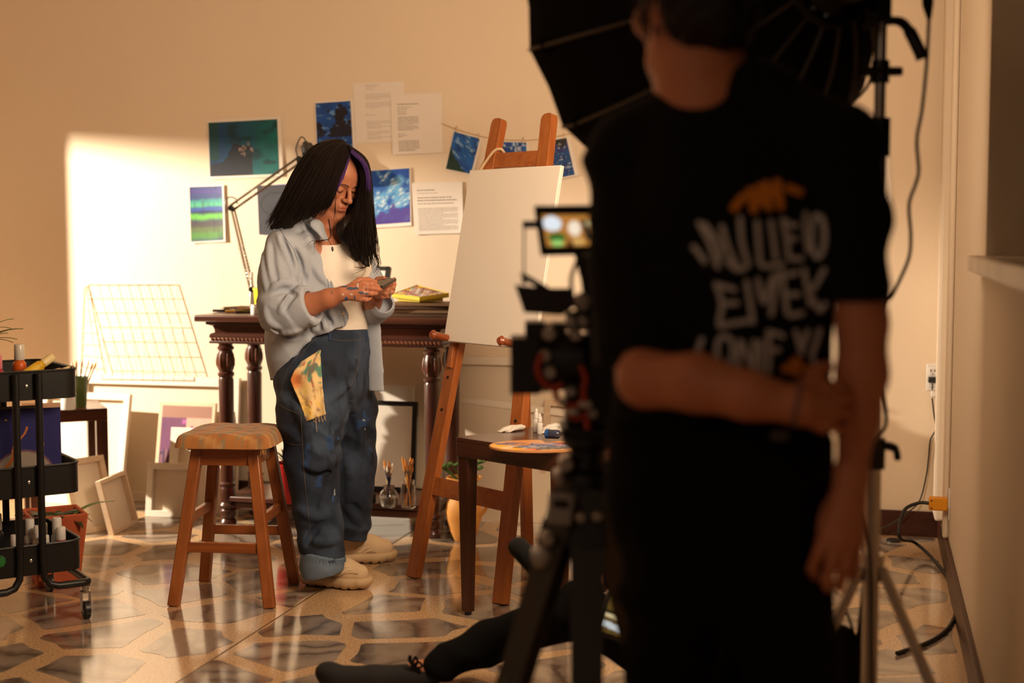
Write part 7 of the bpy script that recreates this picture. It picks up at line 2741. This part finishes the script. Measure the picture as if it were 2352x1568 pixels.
vs = [OCT_C + OCT_AX * .006] + [rimp(k, RR * .93, .004) for k in range(NR)]
mb.add(vs, [(0, 1 + k, 1 + (k + 1) % NR) for k in range(NR)])
part('diffuser', mb, mat('diffuser', (.8, .8, .8), .6, emit=((1.0, .72, .45), 3.0)), sb, world=True, label='glowing white front cloth')
part('speed_ring', MB().tube([ap + .115 * (math.cos(a) * sx_ + math.sin(a) * sz_) + OCT_AX * .0 for a in np.linspace(0, 2 * math.pi, 33)], .012, 8), M_BLACK, sb, world=True)

PX = at(2015, 540, SY)
stand = thing('light_stand', 'silver light stand with lever collars carrying the softbox lamp', 'light stand', V3(PX[0], PX[1], 0))


def sz(v):
    return at(2015, v, SY)[2]


def pole(v0, v1, r, nm, m_):
    return part(nm, MB().tube([V3(PX[0], PX[1], sz(v0)), V3(PX[0], PX[1], sz(v1))], r, 18), m_, stand, world=True)


pole(1720, 1040, .0190, 'lower_pole', M_STEELD)
pole(1060, 345, .0165, 'middle_pole', M_STEELD)
pole(345, -20, .0125, 'upper_pole', M_STEELD)
for v, h_, r in ((315, .085, .024), (1040, .07, .027), (1300, .06, .030), (165, .05, .020)):
    cl = part('collar', MB().tube([V3(PX[0], PX[1], sz(v) - h_ / 2), V3(PX[0], PX[1], sz(v) + h_ / 2)], r, 16), M_BLACK if v < 1200 else M_STEELD, stand, world=True)
    if v in (315, 1040):
        b = V3(PX[0], PX[1], sz(v))
        sg = -1 if v == 315 else 1
        part('lever', MB().tube(spline([b + V3(sg * .02, -.012, .02), b + V3(sg * .045, -.016, .012), b + V3(sg * .052, -.018, -.014)], 5), [.010] * 6 + [.008] * 4 + [.006], 8), M_BLACK, cl, world=True)
    elif v == 165:
        b = V3(PX[0], PX[1], sz(v))
        part('wing_knob', MB().tube([b + V3(-.045, -.01, 0), b + V3(.045, -.01, 0)], [.012, .010], 12), M_BLACK, cl, world=True)
cb = V3(PX[0], PX[1], sz(1300))
for a in (-.62, 1.45, 3.6):
    d = V3(math.cos(a), math.sin(a), 0)
    if a == -.62:
        d = unit(V3(.62, -.78, 0))
    f_ = cb * V3(1, 1, 0) + d * .34 + V3(0, 0, .012)
    lg = part('leg', MB().tube([cb + d * .03, f_], .0125, 12), M_STEEL if a != -.62 else M_STEELD, stand, world=True)
    lb_ = cb * V3(1, 1, 0) + V3(0, 0, sz(1620))
    part('strut', MB().tube([lb_ + d * .02, cb + (f_ - cb) * .55], .007, 8), M_BLACK, lg, world=True)
    part('foot', MB().sphere(f_ + V3(0, 0, .006), (.018, .018, .017), 10, 8), mat('rubber', None), lg, world=True)
hl = thing('lamp_head', 'black studio lamp head with a tilt handle on top of the light stand', 'lamp', V3(PX[0], PX[1], sz(-20)))
mb = MB()
hc = ap - OCT_AX * .13
R = np.stack([sx_, sz_, OCT_AX], 1)
mb.lathe([(0, -.15), (.06, -.15), (.075, -.13), (.078, .10), (.10, .12), (.10, .14)], hc, 20, R)
part('housing', mb, M_BLACK, hl, world=True)
mb = MB()
p0 = V3(PX[0], PX[1], sz(40))
mb.box(p0 + V3(0, 0, .04), (.035, .045, .10))
mb.tube([p0 + V3(0, 0, .07), hc * .5 + p0 * .5 + V3(0, 0, .06), hc], .016, 10)
part('yoke', mb, M_BLACK, hl, world=True, bev=.003)
part('tilt_handle', MB().tube(spline([at(2010, 52, SY), at(2060, 48, SY - .01), at(2085, 66, SY - .02), at(2112, 118, SY - .03), at(2118, 136, SY - .03)], 6), [.010] * 7 + [.011] * 6 + [.014] * 12, 12), M_BLACK, hl, world=True)
part('side_plate', MB().box(p0 + V3(-.04, -.03, -.01), (.05, .01, .04)), mat('lamp_panel', (.05, .042, .034), .5), hl, world=True, bev=.003)
part('power_plug', MB().tube([at(2131, -40, SY), at(2131, 10, SY), at(2134, 45, SY)], [.013, .013, .005], 12), M_BLACK, hl, world=True)
cab = thing('power_cable', 'thin grey power cable hanging from the lamp head past the stand', 'cable', at(2095, 500, SY))
cp_ = [(2134, 40), (2128, 150), (2118, 250), (2106, 320), (2110, 390), (2104, 420), (2088, 470), (2092, 540), (2088, 590), (2068, 640), (2048, 680), (2034, 700), (2026, 800), (2030, 900), (2036, 968), (2020, 1000), (1992, 1035), (1975, 1070), (1968, 1110), (1972, 1150), (1985, 1190), (2000, 1300), (2002, 1500), (2004, 1650)]
part('cord', MB().tube(spline([at(u, v, SY - .035) for u, v in cp_], 5), .0042, 8), mat('grey_cable', (.10, .075, .06), .5), cab, world=True)

# ---------------------------------------------------------------- sockets, plugs and cords at the right
c = wl(2142, 866, .0)
so = thing('wall_socket', 'white double power socket on the back wall by the corner', 'socket', c - EZ * .055)
Rw = np.stack([E1, E2, EZ], 1)
part('cover_plate', MB().box(c - E2 * .003, (.050, .006, .115), Rw), M_WHITEP, so, world=True, bev=.003)
for dz in (.024, -.024):
    rc = part('receptacle', MB().box(c - E2 * .007 + EZ * dz, (.034, .004, .036), Rw), M_WHITEP, so, world=True, bev=.003)
    if dz > 0:
        mb = MB()
        for dx in (-.0075, .0075):
            mb.box(c - E2 * .0095 + EZ * (dz + .005) + E1 * dx, (.003, .002, .010), Rw)
        mb.tube([c - E2 * .009 + EZ * (dz - .009), c - E2 * .0105 + EZ * (dz - .009)], .0028, 10)
        part('slots', mb, M_BLACKP, rc, world=True, smooth=False)['kind'] = 'stuff'
pc2 = wl(2142, 872, .022)
pk = thing('black_plug', 'black plug and pale inline connector with a thin cord in the lower wall socket', 'plug', pc2)
part('plug_body', MB().box(pc2, (.036, .026, .024), Rw), M_BLACKP, pk, world=True, bev=.004)
part('lead', MB().tube([wl(2142, 880, .03), wl(2141, 895, .03)], .003, 8), BKC, pk, world=True)
part('inline_connector', MB().box(wl(2144, 904, .03), (.020, .016, .024), Rw), M_WHITEP, pk, world=True, bev=.003)
part('cord', MB().tube(spline([wl(2141, 914, .03), wl(2145, 950, .03), wl(2149, 985, .03), wl(2137, 1010, .03), wl(2133, 1050, .03), wl(2127, 1095, .035), wl(2112, 1150, .045), wl(2085, 1176, .06), wl(2042, 1206, .08), wl(1985, 1226, .11)], 6), .0032, 8), BKC, pk, world=True)
# yellow plug in the right wall
bY = -.60
pr = rm(0, bY, .255)
s2 = thing('wall_socket', 'pale socket plate on the right wall above the baseboard', 'socket', pr - EZ * .06)
part('cover_plate', MB().box(pr - E1 * .003, (.006, .075, .12), Rw), M_WHITEP, s2, world=True, bev=.003)
s2b = part('receptacle', MB().box(pr - E1 * .007, (.004, .036, .036), Rw), M_WHITEP, s2, world=True, bev=.002)
yp = thing('yellow_plug', 'chunky yellow plug with a thick black cord in the right wall socket', 'plug', pr - E1 * .03)
part('plug_body', MB().box(pr - E1 * .044, (.070, .045, .050), Rw), mat('yellow_rubber', rgb(226, 150, 22), .5), yp, world=True, bev=.005)
mb = MB()
for dz in (-.015, .015):
    q = pr - E1 * .070 + EZ * dz - E2 * .0225
    mb.tube([q, q - E2 * .002], .004, 10)
part('screws', mb, mat('brown_screw', rgb(120, 70, 20), .5), yp, world=True)['kind'] = 'stuff'
cpts = [pr - E1 * .078, pr - E1 * .12 - EZ * .002, pr - E1 * .175 - EZ * .03 - E2 * .04, pr - E1 * .19 - EZ * .12 - E2 * .10, onz(2100, 1245, .06), onz(2140, 1280, .02), onz(2178, 1330, .008), onz(2196, 1390, .008), onz(2186, 1430, .008), onz(2160, 1458, .008), onz(2120, 1480, .008), onz(2060, 1500, .008)]
part('cord', MB().tube(spline(cpts, 7), .0068, 10), BKC, yp, world=True)
q = onz(2052, 1243, 0)
o = thing('lens_cap', 'small round black cap on the floor by the baseboard', 'cap', q)
part('body', MB().lathe([(.028, 0), (.030, .002), (.030, .008), (.026, .010), (.020, .008)], n=24), M_BLACKP, o)
q = at(1935, 1500, 3.35)
o = thing('sandbag', 'black sandbag slumped on the floor between the man and the light stand', 'bag', q * V3(1, 1, 0))
Bg = Field(q * V3(1, 1, 0) - V3(.2, .2, .02), q * V3(1, 1, 0) + V3(.2, .2, .42), .007)
Bg.chain([q * V3(1, 1, 0) + V3(-.03, 0, .08), q * V3(1, 1, 0) + V3(-.02, 0, .24), q * V3(1, 1, 0) + V3(-.01, 0, .32)], [.085, .075, .05], .03)
Bg.cut((0, 0, .004), (0, 0, -1))
part('body', Bg.mesh(1), M_BLACKF, o, world=True, fine=3)
part('strap', MB().tube(spline([q * V3(1, 1, 0) + V3(-.05, -.02, .33), q * V3(1, 1, 0) + V3(-.01, -.03, .42), q * V3(1, 1, 0) + V3(.03, -.02, .33)], 6), .012, 8, flat=.3), M_BLACKF, o, world=True)

# unseen studio lamp and flag added to make the hard beam through the doorway
o = thing('studio_lamp', 'added unseen studio lamp on a stand beyond the left doorway', 'lamp', KEY_POS * V3(1, 1, 0))
bk = KEY_POS - unit(rm(-3.2, -.4, .9) - KEY_POS) * .16
dr_ = unit(rm(-3.2, -.4, .9) - KEY_POS)
Rl = np.stack([unit(np.cross(EZ, dr_)), np.cross(dr_, unit(np.cross(EZ, dr_))), dr_], 1)
part('housing', MB().lathe([(0, -.12), (.08, -.12), (.09, -.10), (.09, .08), (.085, .08), (.085, -.02), (0, -.02)], bk, 20, Rl), M_BLACK, o, world=True)
part('pole', MB().tube([KEY_POS * V3(1, 1, 0) - dr_ * V3(1, 1, 0) * .2 + V3(0, 0, .02), bk - V3(0, 0, .09)], .016, 10), M_STEELD, o, world=True)
fc = KEY_POS + unit(dr_ * V3(1, 1, 0)) * .6
fl_ = thing('flag', 'added unseen black cloth flag on a stand that cuts the top of the lamp beam', 'flag', (fc + Rl[:, 0] * .5) * V3(1, 1, 0))  # added out of view to soften the upper edge of the beam
part('cloth', MB().box(V3(fc[0], fc[1], 1.932 + .25), (1.0, .5, .008), np.stack([Rl[:, 0], EZ, np.cross(Rl[:, 0], EZ)], 1)), M_BLACKF, fl_, world=True)
part('pole', MB().tube([(fc + Rl[:, 0] * .5) * V3(1, 1, 0) + V3(0, 0, .02), (fc + Rl[:, 0] * .5) * V3(1, 1, 0) + V3(0, 0, 2.43)], .012, 10), M_STEELD, fl_, world=True)
part('base', MB().lathe([(0, 0), (.2, 0), (.2, .02), (0, .025)], (fc + Rl[:, 0] * .5) * V3(1, 1, 0), 24), M_BLACK, fl_, world=True)
part('base', MB().lathe([(0, 0), (.22, 0), (.22, .02), (0, .025)], KEY_POS * V3(1, 1, 0) - dr_ * V3(1, 1, 0) * .2, 24), M_BLACK, o, world=True)
